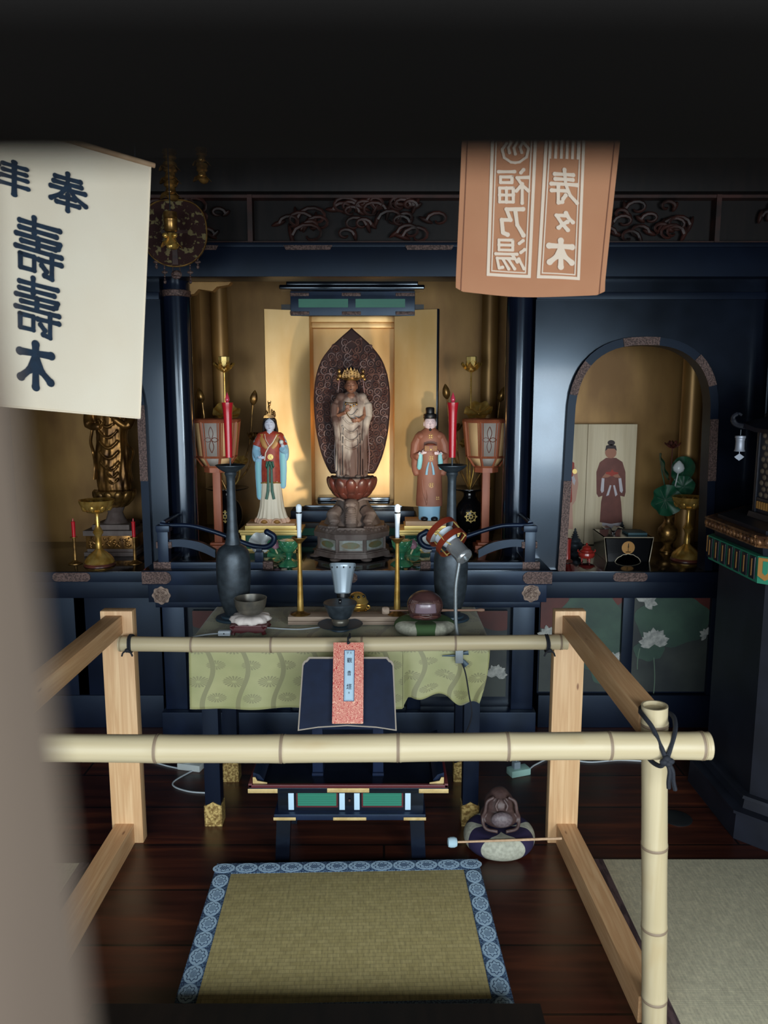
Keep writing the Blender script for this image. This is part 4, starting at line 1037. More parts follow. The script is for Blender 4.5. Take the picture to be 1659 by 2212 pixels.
bs_.build('carved_beast', old_wood, pd, remesh=.0026, relax=2)
# ------------------------------------------------------------------ offering table and its cloth
tb = thing('offering_table', 'black offering table with brass feet under the olive brocade cloth', 'table', (-.15, 2.69, 0))
ti = Matrix.Translation((.15, -2.69, 0))
MB().box(-.64, .335, 2.50, 2.90, .645, .68, .003, ti).build('table_top', lacquer, tb)
for y in (2.53, 2.85): MB().box(-.60, .31, y, y+.02, .60, .645, 0, ti).build('apron', lacquer, tb)
for x in (-.628, .276):
    for y in (2.516, 2.83):
        l = MB().box(x, x+.055, y, y+.052, 0, .645, .002, ti).build('leg', beam_lacq, tb)
        a = MB(); hh = .085; a.prism([(x-.001, 0), (x+.056, 0), (x+.056, hh-.008), (x+.045, hh-.004), (x+.0275, hh+.006), (x+.01, hh-.004), (x-.001, hh-.008)], y-.003, y, m=ti)
        a.box(x-.003, x-.0, y-.003, y+.053, 0, hh-.008, 0, ti); a.box(x+.055, x+.058, y-.003, y+.053, 0, hh-.008, 0, ti); a.build('brass_foot', brass_plate, l)
MB().box(-.58, .28, 2.84, 2.86, .10, .13, 0, ti).build('stretcher', lacquer, tb)
tc = thing('table_cloth', 'olive green brocade cloth spread over the offering table', 'tablecloth', (-.15, 2.69, .683))
ci = Matrix.Translation((.15, -2.69, -.683))
def cl(u, v):
    # v 0..0.62 top (back to front), 0.62..1 front drop
    x = -.652 + 1.006*u
    if v <= .62:
        k = v/.62; y = 2.915 - k*.433; x0 = x*1.0
        return ci @ Vector((x0, y, .6845 + .0012*math.sin(u*23+v*9)))
    k = (v-.62)/.38
    right = max(0, min(1, (u-.71)/.02))
    drop = .222*(1-right) + right*(.168 + .05*max(0, (u-.72)/.28)**1.5 + .014*math.sin((u-.72)*40))
    xx = x + k*(.004*math.sin(u*9)) - right*k*k*.035*max(0, (u-.85)/.15)
    wav = .008*math.sin(u*30 + 1.5)*k + .016*math.sin(u*11)*k*k*.6 + right*k*(.012*math.sin((u-.72)*46) + .006)
    return ci @ Vector((xx, 2.478 - min(1, k*10)*.004 - .012*math.sqrt(k) - wav*.8, .6845 - .004*min(1, k*14) - drop*k))
MB().grid(cl, 110, 60, lambda u, v: (u, v*.72)).build('cloth', brocade, tc, ang=80, solid=.0022)
e_ = MB(); e_.tube([cl(.712, .62 + .38*k/12) + Vector((0, -.003, 0)) for k in range(13)], .002, 6); e_.build('seam', MATS['olive_brocade'], tc)
TZ = .689

def tall_candlestick(label, clabel, px, group):
    b = P(px, 1351, 2.74); t = thing('tall_candlestick', label, 'candlestick', (b.x, 2.74, TZ)); Z = lambda y: P(px, y, 2.74).z - TZ
    k = .00168
    MB().lathe([(41*k, 0), (42*k, .003), (40*k, .008), (30*k, .010), (29*k, .016), (20*k, .019)], 48).build('base_disc', iron_teal, t)
    pr = [(17, 1336), (20, 1326), (26, 1310), (31, 1294), (35, 1270), (36.5, 1250), (37, 1225), (36.5, 1205), (34, 1192), (29, 1183), (21, 1177.5), (17, 1175), (16.5, 1172), (14.5, 1164), (12.5, 1150), (11, 1130), (10, 1095), (9.2, 1060), (9, 1040), (10, 1030), (13, 1024), (12, 1020)]
    MB().lathe([(r*k, Z(y)) for r, y in pr], 48).build('body', iron, t)
    MB().lathe([(9*k, Z(1021)), (16*k, Z(1018)), (25*k, Z(1012)), (31.5*k, Z(1005.5)), (31.5*k, Z(1004)), (24*k, Z(1008)), (10*k, Z(1011)), (2.5*k, Z(1010)), (1.6*k, Z(990)), (.3*k, Z(980))], 44).build('dish', iron, t)
    c = thing('red_candle', clabel, 'candle', (b.x - (.004 if px < 700 else 0), 2.74, TZ + Z(988)), group='red candles on the tall candlesticks'); z0 = Z(988)
    del c['group']
    MB().lathe([(7.4*k, 0), (7.9*k, Z(960)-z0), (8.6*k, Z(915)-z0), (9.3*k, Z(893)-z0), (10.5*k, Z(880)-z0), (12*k, Z(871)-z0), (12*k, Z(869.5)-z0), (8*k, Z(870)-z0), (0.001, Z(870.5)-z0)], 32).build('wax', red_wax, c)
    MB().lathe([(2.0*k, Z(871)-z0), (4.6*k, Z(866)-z0), (5*k, Z(862)-z0), (3.4*k, Z(856)-z0), (1.2*k, Z(850)-z0), (.2*k, Z(847)-z0)], 20).build('flame_bulb', M('red_bulb_%d' % px, rgb(200,60,84), .2, coat=.5), c)
tall_candlestick('tall dark iron candlestick behind the singing bowl, left', 'red candle with flame bulb beside the goddess in red robe', 508, 'x')
tall_candlestick('tall dark iron candlestick behind the clip lamp, right', 'red candle with flame bulb beside the bearded man statue', 972, 'x')

# plank carrying the two gold candlesticks
pk = MB().box(-.344, .058, 2.66, 2.735, TZ, TZ+.012, .0015).box(-.344, .058, 2.662, 2.735, TZ+.013, TZ+.029, .0015).build('wooden_plank', plank_m); tag(pk, 'weathered wooden plank on the cloth under the thin gold candlesticks', 'plank')
def thin_stick(px, label, clabel):
    X = P(px, 1250, 2.70).x; z0 = TZ+.029; t = thing('gold_candlestick', label, 'candlestick', (X, 2.70, z0))
    Z = lambda y: P(px, y, 2.70).z - z0; k = .00166
    MB().lathe([(22*k, 0), (21*k, .002), (14*k, .006), (9*k, .010), (7*k, .014)], 32).build('foot', brass_old, t)
    MB().lathe([(7.2*k, .012), (7.2*k, .02), (6.6*k, .06), (5.6*k, .12), (4.6*k, .2), (4.2*k, Z(1176)), (5*k, Z(1172)), (3*k, Z(1170))], 24).build('stem', brass, t)
    MB().lathe([(4*k, Z(1174)), (9*k, Z(1169)), (17*k, Z(1161)), (17*k, Z(1160)), (8*k, Z(1165)), (.001, Z(1166))], 32).build('dish', brass_old, t)
    z1 = z0 + Z(1166); c = thing('white_candle', clabel, 'candle', (X, 2.70, z1)); h = lambda y: P(px, y, 2.70).z - z1
    MB().lathe([(4.6*k, .0), (4.8*k, h(1140)), (5.4*k, h(1122)), (6.4*k, h(1111)), (6.6*k, h(1109)), (3*k, h(1110))], 24).build('tube', white_plastic, c)
    MB().lathe([(4*k, h(1112)), (6.2*k, h(1109)), (5.8*k, h(1106)), (4*k, h(1106))], 20).build('collar', black_satin, c)
    MB().loft([(h(1108), 0, 0, 3.5*k, 3*k), (h(1106), 0, 0, 5.8*k, 3.4*k), (h(1095), 0, 0, 6.4*k, 3.4*k), (h(1091), 0, 0, 5*k, 2.8*k), (h(1089), 0, 0, 2*k, 1.4*k)], 24).build('flame_bulb', white_plastic, c)
thin_stick(648, 'thin gold candlestick on the plank left of the grey cone lamp', 'white electric candle on the thin left gold candlestick')
thin_stick(858, 'thin gold candlestick on the plank left of the wooden fish drum', 'white electric candle on the thin right gold candlestick')

# singing bowl on its cushion and red stand
b = P(541, 1366, 2.585); X, Y = b.x, 2.60
st2 = thing('bowl_stand', 'small dark red stand under the white cushion and singing bowl', 'stand', (X, Y, TZ))
k = MB()
for q in range(4):
    a = PI/4 + PI/2*q; k.tube([(math.cos(a)*.078, math.sin(a)*.078, 0), (math.cos(a)*.070, math.sin(a)*.070, .014), (math.cos(a)*.076, math.sin(a)*.076, .03)], [.008, .007, .009], 8)
k.build('feet', maroon, st2)
MB().box(-.064, .064, -.055, .055, .022, .032, .002).build('top_board', maroon, st2)
for y in (-.056, .054): MB().prism([(-.062, .022), (-.05, .010), (-.025, .006), (0, .012), (.025, .006), (.05, .010), (.062, .022), (.062, .026), (-.062, .026)], y-.003, y+.003).build('apron', maroon, st2)
cu = MB(); cu.lathe([(.045, .0), (.066, .004), (.070, .012), (.062, .022), (.045, .026), (.02, .022), (.001, .021)], 60, mod=lambda a, i, z: 1 + .07*math.sin(9*a+i) + .03*math.sin(21*a))
o = cu.build('cushion', white_cloth, ang=80); o.location = (X, Y, TZ+.032); tag(o, 'white cotton cushion under the dark singing bowl', 'cushion')
k = .00160; bw_ = MB(); bw_.lathe([(.02, .0), (.036, .004), (.047, .016), (.053, .032), (.0565, .052), (.0575, .058), (.054, .058), (.050, .034), (.043, .018), (.032, .009), (.001, .007)], 48)
o = bw_.build('singing_bowl', M('dark_bronze', rgb(112,106,94), .36, .45, c2=rgb(86,84,78), sc_=(30,30,30))); o.location = (X, Y, TZ+.058); tag(o, 'dark bronze singing bowl on a white cushion and red stand', 'bowl')

# incense cup on a saucer
X = P(735, 1350, 2.60).x; k = .0016
o = MB().lathe([(.03, 0), (.034, .002), (.032, .012), (.055, .016), (.078, .021), (.079, .023), (.06, .019), (.03, .017), (.001, .017)], 48).build('saucer', iron_teal); o.location = (X, 2.60, TZ); tag(o, 'wide dark blue saucer under the black lidded cup', 'saucer')
cp = thing('lidded_cup', 'black lidded cup on a wide saucer in front of the grey lamp', 'cup', (X, 2.60, TZ+.018))
MB().lathe([(.02, 0), (.026, .002), (.030, .010), (.0305, .016), (.027, .024), (.024, .027)], 40).build('foot_ring', MATS['dark_bronze'], cp)
MB().lathe([(.024, .026), (.034, .028), (.040, .036), (.047, .052), (.054, .068), (.0585, .076), (.0592, .079)], 48).build('body', iron, cp)
MB().lathe([(.0592, .079), (.0575, .082), (.04, .0835), (.001, .0835)], 48).build('lid', iron, cp)
MB().lathe([(.005, .083), (.004, .087), (.0065, .091), (.004, .094), (.001, .095)], 16).build('lid_knob', black_glaze, cp)

# grey cone lamp and gold burner
X = P(740, 1290, 2.705).x
gl = thing('cone_lamp', 'pale grey cone spotlight standing between the thin gold candlesticks', 'lamp', (X, 2.705, TZ+.029))
MB().lathe([(.03, 0), (.03, .006), (.012, .012), (.008, .02), (.007, .06)], 28).build('base', black_satin, gl)
lm = Matrix.Translation((0, 0, .075)) @ Matrix.Rotation(math.radians(-14), 4, 'X')
MB().lathe([(.016, -.022), (.02, -.018), (.021, .0), (.02, .008)], 28, m=lm).build('socket', black_satin, gl)
MB().lathe([(.024, .0), (.029, .004), (.030, .014), (.034, .04), (.040, .075), (.0455, .095), (.0475, .104), (.045, .110), (.043, .104), (.032, .04), (.02, .012)], 60, mod=lambda a, i, z: 1 + .012*math.cos(12*a), m=lm, cap=(False, False)).build('shade', grey_metal, gl)
k = MB()
for q in range(12):
    a = 2*PI*q/12+.13; k.ell((math.cos(a)*.0452, math.sin(a)*.0452, .094), .0028, .0028, .0038, 8, m=lm)
k.build('vent_holes', black_satin, gl)
gb = thing('incense_burner', 'gold tiered incense burner with pierced lid behind the black cup', 'burner', (P(772, 1320, 2.80).x, 2.80, TZ))
MB().lathe([(.022, 0), (.028, .004), (.036, .012), (.038, .018), (.034, .021), (.037, .024), (.039, .034), (.037, .040), (.034, .042)], 36).build('bowl', brass, gb)
MB().lathe([(.034, .042), (.042, .045), (.041, .050), (.036, .055), (.033, .066), (.026, .076), (.015, .083), (.004, .086), (.001, .086)], 36).build('lid', brass, gb)
k = MB()
for q in range(8): a = 2*PI*q/8+.2; k.ell((math.cos(a)*.028, math.sin(a)*.028, .072), .006, .006, .005, 8, rot=(0, math.radians(50), a))
k.build('lid_holes', black_satin, gb)
for s in (-1, 1): MB().tube([(s*.034, 0, .034), (s*.045, 0, .03), (s*.047, 0, .022), (s*.038, 0, .018)], .004, 8).build('handle', brass, gb)

# wooden fish drums on cushions, with beaters
def patch_mat(name, ma, mb_, tops, r):
    m, nt, b = nodes('patchwork_' + name.strip()); sep = N(nt, 'ShaderNodeSeparateXYZ'); nt.links.new(coords(nt), sep.inputs[0]); x, y, z = sep.outputs
    ln = math_(nt, 'SQRT', math_(nt, 'ADD', math_(nt, 'MULTIPLY', x, x), math_(nt, 'ADD', math_(nt, 'MULTIPLY', y, y), 1e-7)))
    tot = None
    for ac, wd in tops:
        d = math_(nt, 'ARCCOSINE', math_(nt, 'MINIMUM', .9999, math_(nt, 'DIVIDE', math_(nt, 'ADD', math_(nt, 'MULTIPLY', x, math.cos(ac)), math_(nt, 'MULTIPLY', y, math.sin(ac))), ln)))
        lim = math_(nt, 'MULTIPLY', math_(nt, 'SUBTRACT', math_(nt, 'DIVIDE', ln, r), .30), wd/.70)
        k = math_(nt, 'LESS_THAN', d, lim); tot = k if tot is None else math_(nt, 'MAXIMUM', tot, k)
    ca = ma.node_tree.nodes['Principled BSDF'].inputs[0].default_value; cb = mb_.node_tree.nodes['Principled BSDF'].inputs[0].default_value
    n = N(nt, 'ShaderNodeTexNoise', i_Scale=90.0, i_Detail=4.0); nt.links.new(coords(nt), n.inputs['Vector'])
    pale = ramp(nt, n.outputs[0], [(.35, tuple(cb)), (.65, tuple(q*.72 for q in cb[:3]) + (1,))])
    nt.links.new(mixc(nt, tot, tuple(ca), pale), b.inputs['Base Color']); b.inputs['Roughness'].default_value = .8; bump(nt, b, n.outputs[0], .3)
    return m
def wedge_cushion(label, loc, r, h, ma, mb_, tops, seg=144):
    """patchwork cushion: light wedges pointing up to the middle between darker wedges pointing out"""
    m = MB(); n = 26; prof = []
    for i in range(n+1):
        a = -PI/2 + PI*i/n; rr = r*(.72 + .28*math.cos(a)) if abs(a) < PI/2-.01 else r*.7
        prof.append((rr, h*(.5+.5*math.sin(a))))
    prof = [(.001, 0)] + prof + [(r*.5, h*.97), (r*.3, h*.93), (.001, h*.91)]
    # dense rings on the upper side, so the seams run clean
    up = []
    for (ra, za), (rb, zb2) in zip(prof, prof[1:]):
        for q in range(3): up.append((ra+(rb-ra)*q/3, za+(zb2-za)*q/3))
    up.append(prof[-1]); m.lathe(up, seg, sy=.94)
    o = m.build('patchwork_cushion', patch_mat(label[:6], ma, mb_, tops, r), ang=80); o.location = loc; tag(o, label, 'cushion')
    return o
def fish_drum(label, loc, rx, ry, rz, tall):
    t = thing('wooden_fish', label, 'drum', loc)
    m = MB()
    if not tall:
        m.ell((0, 0, rz*.92), rx, ry, rz, 32); m.ell((0, -ry*.25, rz*.28), rx*.9, ry*.8, rz*.28, 20)
    else:
        m.ell((0, 0, rz*.55), rx, ry, rz*.55, 28); m.ell((0, .01, rz*1.1), rx*.78, ry*.85, rz*.72, 28); m.ell((0, .014, rz*1.5), rx*.55, ry*.6, rz*.42, 20)
        for s in (-1, 1):
            m.tube(spline([(s*rx*.35, -ry*.45, rz*1.72), (s*rx*.72, -ry*.5, rz*1.5), (s*rx*.82, -ry*.55, rz*1.0), (s*rx*.95, -ry*.5, rz*.6), (s*rx*.8, -ry*.8, rz*.2), (s*rx*.2, -ry*.98, rz*.12)], 5), rx*.10, 8)
            m.tube(spline([(s*rx*.1, -ry*.6, rz*1.7), (s*rx*.3, -ry*.75, rz*1.4), (s*rx*.2, -ry*.82, rz*1.15)], 5), rx*.08, 8)
    m.build('body', M('dull_carved_wood', rgb(84,64,60), .5, c2=rgb(64,46,44), sc_=(30,30,30), bmp=.3, bsc=(80,80,80)) if tall else fish_wood, t, remesh=.0028, relax=5 if tall else 3)
    g = MB()
    for q in range(6):
        w = .30 + .085*q
        for s in (-1, 1):
            pts = []
            for j in range(13):
                a = math.radians(205 + 130*j/12) if False else math.radians(100 + 90*j/12)
                x = s*(-math.cos(a))*0 + s*rx*(.42 + .07*q + .12*math.sin(PI*j/12)); z = rz*(.55 + .85*j/12)
                yy = -ry*math.sqrt(max(.03, 1-(x/rx)**2-((z-rz*.92)/rz)**2))*1.0
                pts.append((x*.98, yy-.0006, z))
            if not tall and q < 5: g.tube(pts, .0011, 5)
    if not tall:
        g.tube([(rx*.95*math.cos(PI*j/20), -ry*math.sqrt(max(.02, 1-(.95*math.cos(PI*j/20))**2-(.35*math.sin(PI*j/20))**2))-.0004, rz*(.92 + .38*math.sin(PI*j/20))) for j in range(1, 20)], .0015, 5)
        g.build('carved_lines', MATS['carved_scroll_edges'], t)
        def sf(u, v):
            x = rx*1.2*(-.5 + u); z = rz*(.58 + .64*v); return Vector((x*(1-.18*v*abs(u-.5)), -ry*math.sqrt(max(.02, 1-(x/rx)**2-((z-rz*.92)/rz)**2))-.0016, z))
        MB().grid(sf, 16, 12).build('striking_face', fish_patch, t, solid=.0016)
        l = MB(); l.tube(spline([(-rx*.62, -ry*.84, rz*.36), (-rx*.3, -ry*1.0, rz*.40), (0, -ry*1.05, rz*.34), (rx*.3, -ry*1.0, rz*.40), (rx*.62, -ry*.84, rz*.36)], 5), .0045, 8); l.build('mouth', lotus_red, t)
    else:
        g.ell((0, -ry*.92, rz*.74), rx*.56, ry*.30, rz*.40, 24); g.build('striking_face', M('scratched_wood', rgb(86,74,78), .5, c2=rgb(110,98,100), sc_=(160,160,160)), t)
    return t
def beater(label, p0, p1, r, hr_, mh, ms_, knob=False):
    p0, p1 = Vector(p0), Vector(p1); t = thing('drum_beater', label, 'beater', p0); L = (p1-p0).length
    q = (p1-p0).normalized().to_track_quat('Z', 'Y').to_matrix().to_4x4()
    t.rotation_euler = q.to_euler()
    MB().lathe([(r*.8, .0), (r*.9, L*.3), (r, L*.8), (r*1.05, L)] if not knob else [(r*.8, 0), (r*.8, L*.45), (r*1.1, L*.5), (r*1.5, L*.56), (r*1.5, L*.6), (r*1.1, L*.64), (r*1.3, L*.86), (r*1.0, L*.92), (r*1.7, L*.95), (r*1.8, L*.975), (r*1.2, L)], 14).build('stick', ms_, t)
    MB().lathe([(hr_*.35, -hr_*.5), (hr_*.85, -hr_*.38), (hr_, hr_*.1), (hr_*1.0, hr_*.8), (hr_*.8, hr_*1.3), (hr_*.3, hr_*1.45)], 22).build('head', mh, t)
X = P(917, 1350, 2.585).x
wedge_cushion('green and cream patchwork cushion on the offering table, under the round fish drum', (X, 2.585, TZ), .106, .046, green_cloth, cream_cloth, [(-PI*.76, .55), (-PI*.24, .55), (PI*.3, .5), (PI*.7, .5)])
fish_drum('round polished wooden fish drum on the green and cream cushion', (P(918, 1338, 2.59).x, 2.595, TZ+.044), .063, .052, .052, False)
beater('brown drum beater lying behind the round fish drum on the table', (P(829, 1332, 2.69).x, 2.688, TZ+.045), (P(1046, 1330, 2.69).x, 2.688, TZ+.047), .0035, .0145, plank_m, stick_m, True)
X = P(1077, 1825, 2.40).x
wedge_cushion('purple and cream patchwork cushion on the floor beside the mat corner', (X, 2.395, 0), .119, .078, purple, cream_cloth, [(-PI/2, .72), (-PI*.98, .34), (-PI*.02, .34), (PI*.3, .3), (PI*.7, .3)])
fish_drum('carved brown wooden fish drum on the purple and cream floor cushion', (X, 2.40, .0755), .064, .06, .065, True)
beater('long drum beater with pale blue felt head on the floor cushion', (P(972, 1827, 2.29).x, 2.288, .079), (P(1212, 1812, 2.3).x+.004, 2.31, .079), .0042, .0165, felt_blue, wood_pale)

# clip lamp on the front edge of the table
cx = P(990, 1400, 2.47).x
lp = thing('clip_lamp', 'chrome gooseneck clip lamp with two red brown rings on the table edge', 'lamp', (cx, 2.452, TZ))
def L_(px, py, Y=2.452): v = P(px, py, Y); return v - Vector((cx, 2.452, TZ))
c_ = MB(); c_.box(-.013, .013, -.02, -.008, -.062, .014, .002); c_.box(-.013, .013, -.01, .06, .004, .013, .002); c_.box(-.013, .013, -.01, .07, -.062, -.052, .002); c_.build('clamp', chrome_dull, lp)
w_ = MB(); w_.tube([L_(992, 1420), L_(1008, 1438)], [.006, .010], 8, flat=.3, up=(0,1,0)); w_.tube([L_(992, 1416), L_(955, 1417)], [.005, .0016], 8, flat=.5, up=(0,1,0)); w_.tube([L_(996, 1412), L_(1012, 1410)], [.004, .008], 8, flat=.3, up=(0,1,0)); w_.build('clamp_wing', iron_teal, lp)
gp = spline([L_(989, 1395), L_(988, 1372), L_(985, 1345), L_(984, 1300), L_(985, 1262), L_(991, 1222), L_(992, 1206)], 10)
MB().tube(gp[:14], .0062, 12).build('lower_stem', chrome_dull, lp)
MB().tube(gp[12:], [.0058 + .0006*(i % 2) for i in range(len(gp)-12)], 12).build('gooseneck', chrome_dull, lp)
s0 = L_(1003, 1203); ax = Vector((-.56, .60, .57)).normalized(); Q = Matrix.Translation(s0) @ ax.to_track_quat('Z', 'Y').to_matrix().to_4x4()
MB().lathe([(.010, -.008), (.026, -.006), (.0295, 0), (.0295, .006), (.0282, .008), (.0275, .05), (.0285, .056), (.0285, .060), (.018, .062)], 36, m=Q).build('socket', chrome, lp)
k = MB(); k.lathe([(.006, -.016), (.0065, -.006)], 12, m=Q)
for q in range(4): k.ell((math.cos(q*PI/2)*.016, math.sin(q*PI/2)*.016, -.006), .003, .003, .0016, 8, m=Q)
k.build('socket_screw', chrome_dull, lp)
MB().lathe([(.022, .060), (.024, .068), (.031, .088), (.036, .104), (.0365, .110), (.031, .114), (.001, .115)], 36, m=Q).build('bulb', white_plastic, lp)
for zc, r in ((.070, .054), (.122, .056)):
    k = MB(); k.lathe([(r, zc-.010), (r+.0012, zc-.010), (r+.0012, zc+.010), (r, zc+.010)], 56, m=Q, cap=(False, False))
    v0 = k.bm.verts[:]; k.build('guard_ring', rust_red, lp, solid=.0016)
for a in (.4, 2.5, 4.6):
    k = MB(); k.tube([Q @ Vector((math.cos(a)*.053, math.sin(a)*.053, .06)), Q @ Vector((math.cos(a)*.055, math.sin(a)*.055, .13))], .0028, 6); k.tube([Q @ Vector((math.cos(a)*.022, math.sin(a)*.022, .052)), Q @ Vector((math.cos(a)*.053, math.sin(a)*.053, .064))], .0022, 6); k.build('guard_strut', gold_stand, lp)
sl_ = bpy.data.lights.new('clip_lamp_bulb', 'SPOT'); sl_.energy = 30; sl_.color = (1, .8, .56); sl_.spot_size = math.radians(50); sl_.spot_blend = .7; sl_.shadow_soft_size = .025
bw_p = Vector((cx, 2.452, TZ)) + Q @ Vector((0, 0, .128))
so_ = bpy.data.objects.new('clip_lamp_bulb', sl_); COL.objects.link(so_); so_.location = bw_p; so_.rotation_euler = (Vector((-.14, 3.7, 1.32)) - bw_p).to_track_quat('-Z', 'Y').to_euler()
k = MB(); k.tube(spline([L_(997, 1428) + Vector((0, -.012, 0)), L_(1004, 1450) + Vector((0, -.03, 0)), L_(1010, 1490) + Vector((0, -.045, 0)), L_(1016, 1535) + Vector((0, -.04, 0)), L_(1005, 1600) + Vector((0, .04, 0)), L_(980, 1660) + Vector((0, .16, 0))], 6), .0026, 6); k.build('lamp_cord', cord_black, lp)
# white cord with its switch across the table
sw = thing('cord_switch', 'white in-line switch and cord on the cloth left of the red stand', 'switch', (P(485, 1365, 2.54).x, 2.54, TZ))
MB().box(-.021, .021, -.011, .011, .0, .017, .003).build('switch_body', white_plastic, sw)
k = MB(); k.lathe([(.0022, 0), (.0022, .002)], 10, m=Matrix.Translation((0, -.011, .009)) @ Matrix.Rotation(PI/2, 4, 'X')); k.build('screw', black_satin, sw)
k = MB(); k.tube(spline([(-.021, 0, .006), (-.05, .0, .004), (-.095, -.02, .003), (-.118, -.05, .003)], 6), .0026, 6); k.tube(spline([(.021, .005, .006), (.06, .085, .003), (.14, .075, .003), (.20, .062, .003), (.26, .06, .003), (.32, .085, .003)], 6), .0026, 6); k.build('cord', cord_white, sw)

# ------------------------------------------------------------------ sutra desk, book rest and sutra book
dk = thing('sutra_desk', 'low black sutra desk with green panels and brass corners behind the mat', 'desk', (-.112, 2.42, 0)); di = Matrix.Translation((.112, -2.42, 0))
def D(px, py, Y): return di @ P(px, py, Y)
x0, x1 = -.425, .201
tp = MB(); tp.box(x0, x1, 2.25, 2.60, .268, .286, .002, di); tp.build('tray', lacquer, dk)
k = MB(); k.box(x0, x1, 2.25, 2.262, .286, .296, .002, di); k.box(x0, x0+.012, 2.25, 2.60, .286, .30, .002, di); k.box(x1-.012, x1, 2.25, 2.60, .286, .30, .002, di); k.box(x0, x1, 2.59, 2.60, .286, .296, .002, di); k.build('tray_rim', maroon, dk)
for s, xx in ((1, x0+.012), (-1, x1-.012)):
    k = MB(); k.prism([(xx, .286), (xx + s*.03, .286), (xx + s*.034, .30), (xx + s*.02, .318), (xx, .325)], 2.275, 2.59, m=di); k.build('end_roll', lacq_matt, dk)
def strip(a, b, z0, z1, y): 
    k = MB().box(a, b, y-.0025, y, z0, z1, .001, di)
    for x in (a+.008, b-.008): k.ell(di @ Vector((x, y-.0028, (z0+z1)/2)), .0022, .001, .0022, 6)
    k.build('brass_strip', brass_flat, dk)
strip(x0-.001, x0+.092, .270, .284, 2.25); strip(x1-.092, x1+.001, .270, .284, 2.25); strip(-.178, -.046, .272, .286, 2.25)
for s, xx in ((1, x0+.013), (-1, x1-.013)):
    k = MB(); k.prism([(xx, .296), (xx, .316), (xx+s*.008, .316), (xx+s*.014, .304), (xx+s*.045, .298), (xx+s*.045, .296)], 2.2605, 2.264, m=di); k.build('corner_bracket', brass_flat, dk)
bx0, bx1 = -.338, .126
MB().box(bx0, bx1, 2.285, 2.57, .19, .268, .001, di).build('drawer_box', lacquer, dk)
fy = 2.285
for a in (623, 733, 765, 875): 
    xa, xb = P(a, 1730, fy).x, P(a+12, 1730, fy).x; MB().box(xa, xb, fy-.003, fy, .194, .262, .001, di).build('white_slat', white_slip, dk)
for a, b in ((640, 730), (781, 871)):
    xa, xb = P(a, 1730, fy).x, P(b, 1730, fy).x; f = MB().box(xa, xb, fy-.002, fy, .202, .266, .001, di).build('panel_frame', maroon, dk)
    MB().box(xa+.005, xb-.005, fy-.003, fy-.0015, .208, .262, 0, di).build('green_panel', teal_panel, f)
q = P(755, 1727, fy); k = MB(); k.ell(di @ Vector((q.x, fy-.006, .228)), .0045, .006, .0045, 10); k.build('knob', MATS['chased_copper'], dk)
lx0, lx1 = -.349, .132
MB().box(lx0, lx1, 2.262, 2.58, .17, .19, .003, di).build('lower_shelf', lacq_matt, dk)
strip(lx0-.001, lx0+.07, .171, .181, 2.262); strip(lx1-.07, lx1+.001, .171, .181, 2.262); strip(-.161, -.056, .171, .181, 2.262)
for xa in (-.345, .083):
    for ya in (2.30, 2.53):
        s = -1 if xa < -.2 else 1
        k = MB(); k.rings([[(xa + s*dz + dx, ya+dy, z) for dx, dy in ((0, 0), (.045, 0), (.045, .03), (0, .03))] for z, dz in ((0, .008), (.17, 0))], m=di); k.build('leg', lacquer, dk)
# book rest
rt = thing('book_rest', 'navy leather book rest with notched corners standing on the sutra desk', 'book rest', (-.113, 2.33, .286)); ri = Matrix.Translation((.113, -2.33, -.286))
tilt = Matrix.Translation((-.113, 2.236, .488)) @ Matrix.Rotation(math.radians(-24), 4, 'X')
hwb, hwt, Hh = .152, .1435, .218
out_ = [(-hwb, -.006), (-hwb*.6, .003), (0, .008), (hwb*.6, .003), (hwb, -.006), (hwt, Hh-.022), (hwt-.006, Hh-.012), (hwt-.012, Hh-.01), (hwt-.02, Hh), (-hwt+.02, Hh), (-hwt+.012, Hh-.01), (-hwt+.006, Hh-.012), (-hwt, Hh-.022)]
MB().prism(out_, 0, .010, m=ri @ tilt).build('board_edge', edge_tan, rt)
inn = [(x*.972, z*.972 + (.004 if z < .1 else 0)) for x, z in out_]
MB().prism(inn, -.0012, .0, m=ri @ tilt).build('board_face', leather, rt)
for px in (688, 817):
    X = P(px, 1665, 2.36).x; k = MB()
    k.box(X-.017, X+.017, 2.335, 2.365, .286, .50, .002, ri); k.box(X-.0185, X+.0185, 2.325, 2.40, .286, .296, .002, ri); k.box(X-.017, X+.017, 2.29, 2.335, .46, .475, .002, ri @ Matrix.Translation((0, -.02, .02))); k.build('strut', leather, rt)
MB().box(-.20, -.03, 2.336, 2.362, .44, .50, .003, ri).build('cross_bar', leather, rt)
# book
bk = thing('sutra_book', 'red patterned folding sutra book hung by black cord before the book rest', 'book', (-.113, 2.23, .50)); ki = Matrix.Translation((.113, -2.23, -.50))
btm = P(751, 1563, 2.222); tpm = P(752, 1388, 2.322); dv = (tpm - btm); Lb = dv.length; angb = math.atan2(dv.y, dv.z)
bm_ = ki @ Matrix.Translation(btm) @ Matrix.Rotation(-angb, 4, 'X')
wb = .0475
MB().box(-wb, wb, -.0035, .0035, 0, Lb, .0008, bm_).build('cover', red_paper, bk)
MB().box(-wb+.002, wb-.002, -.0025, .0025, -.0006, Lb+.0004, 0, bm_ @ Matrix.Translation((0, .0008, 0))).build('pages', paper, bk)
sx0, sx1, sz0, sz1 = -.0135, .0195, Lb*.268, Lb*.905
MB().box(sx0, sx1, -.0042, -.0034, sz0, sz1, .0, bm_).build('slip_border', MATS['border_blue'], bk)
sl = MB().box(sx0+.0022, sx1-.0022, -.0047, -.0041, sz0+.0022, sz1-.0022, .0, bm_).build('title_slip', white_slip, bk)
k = MB()
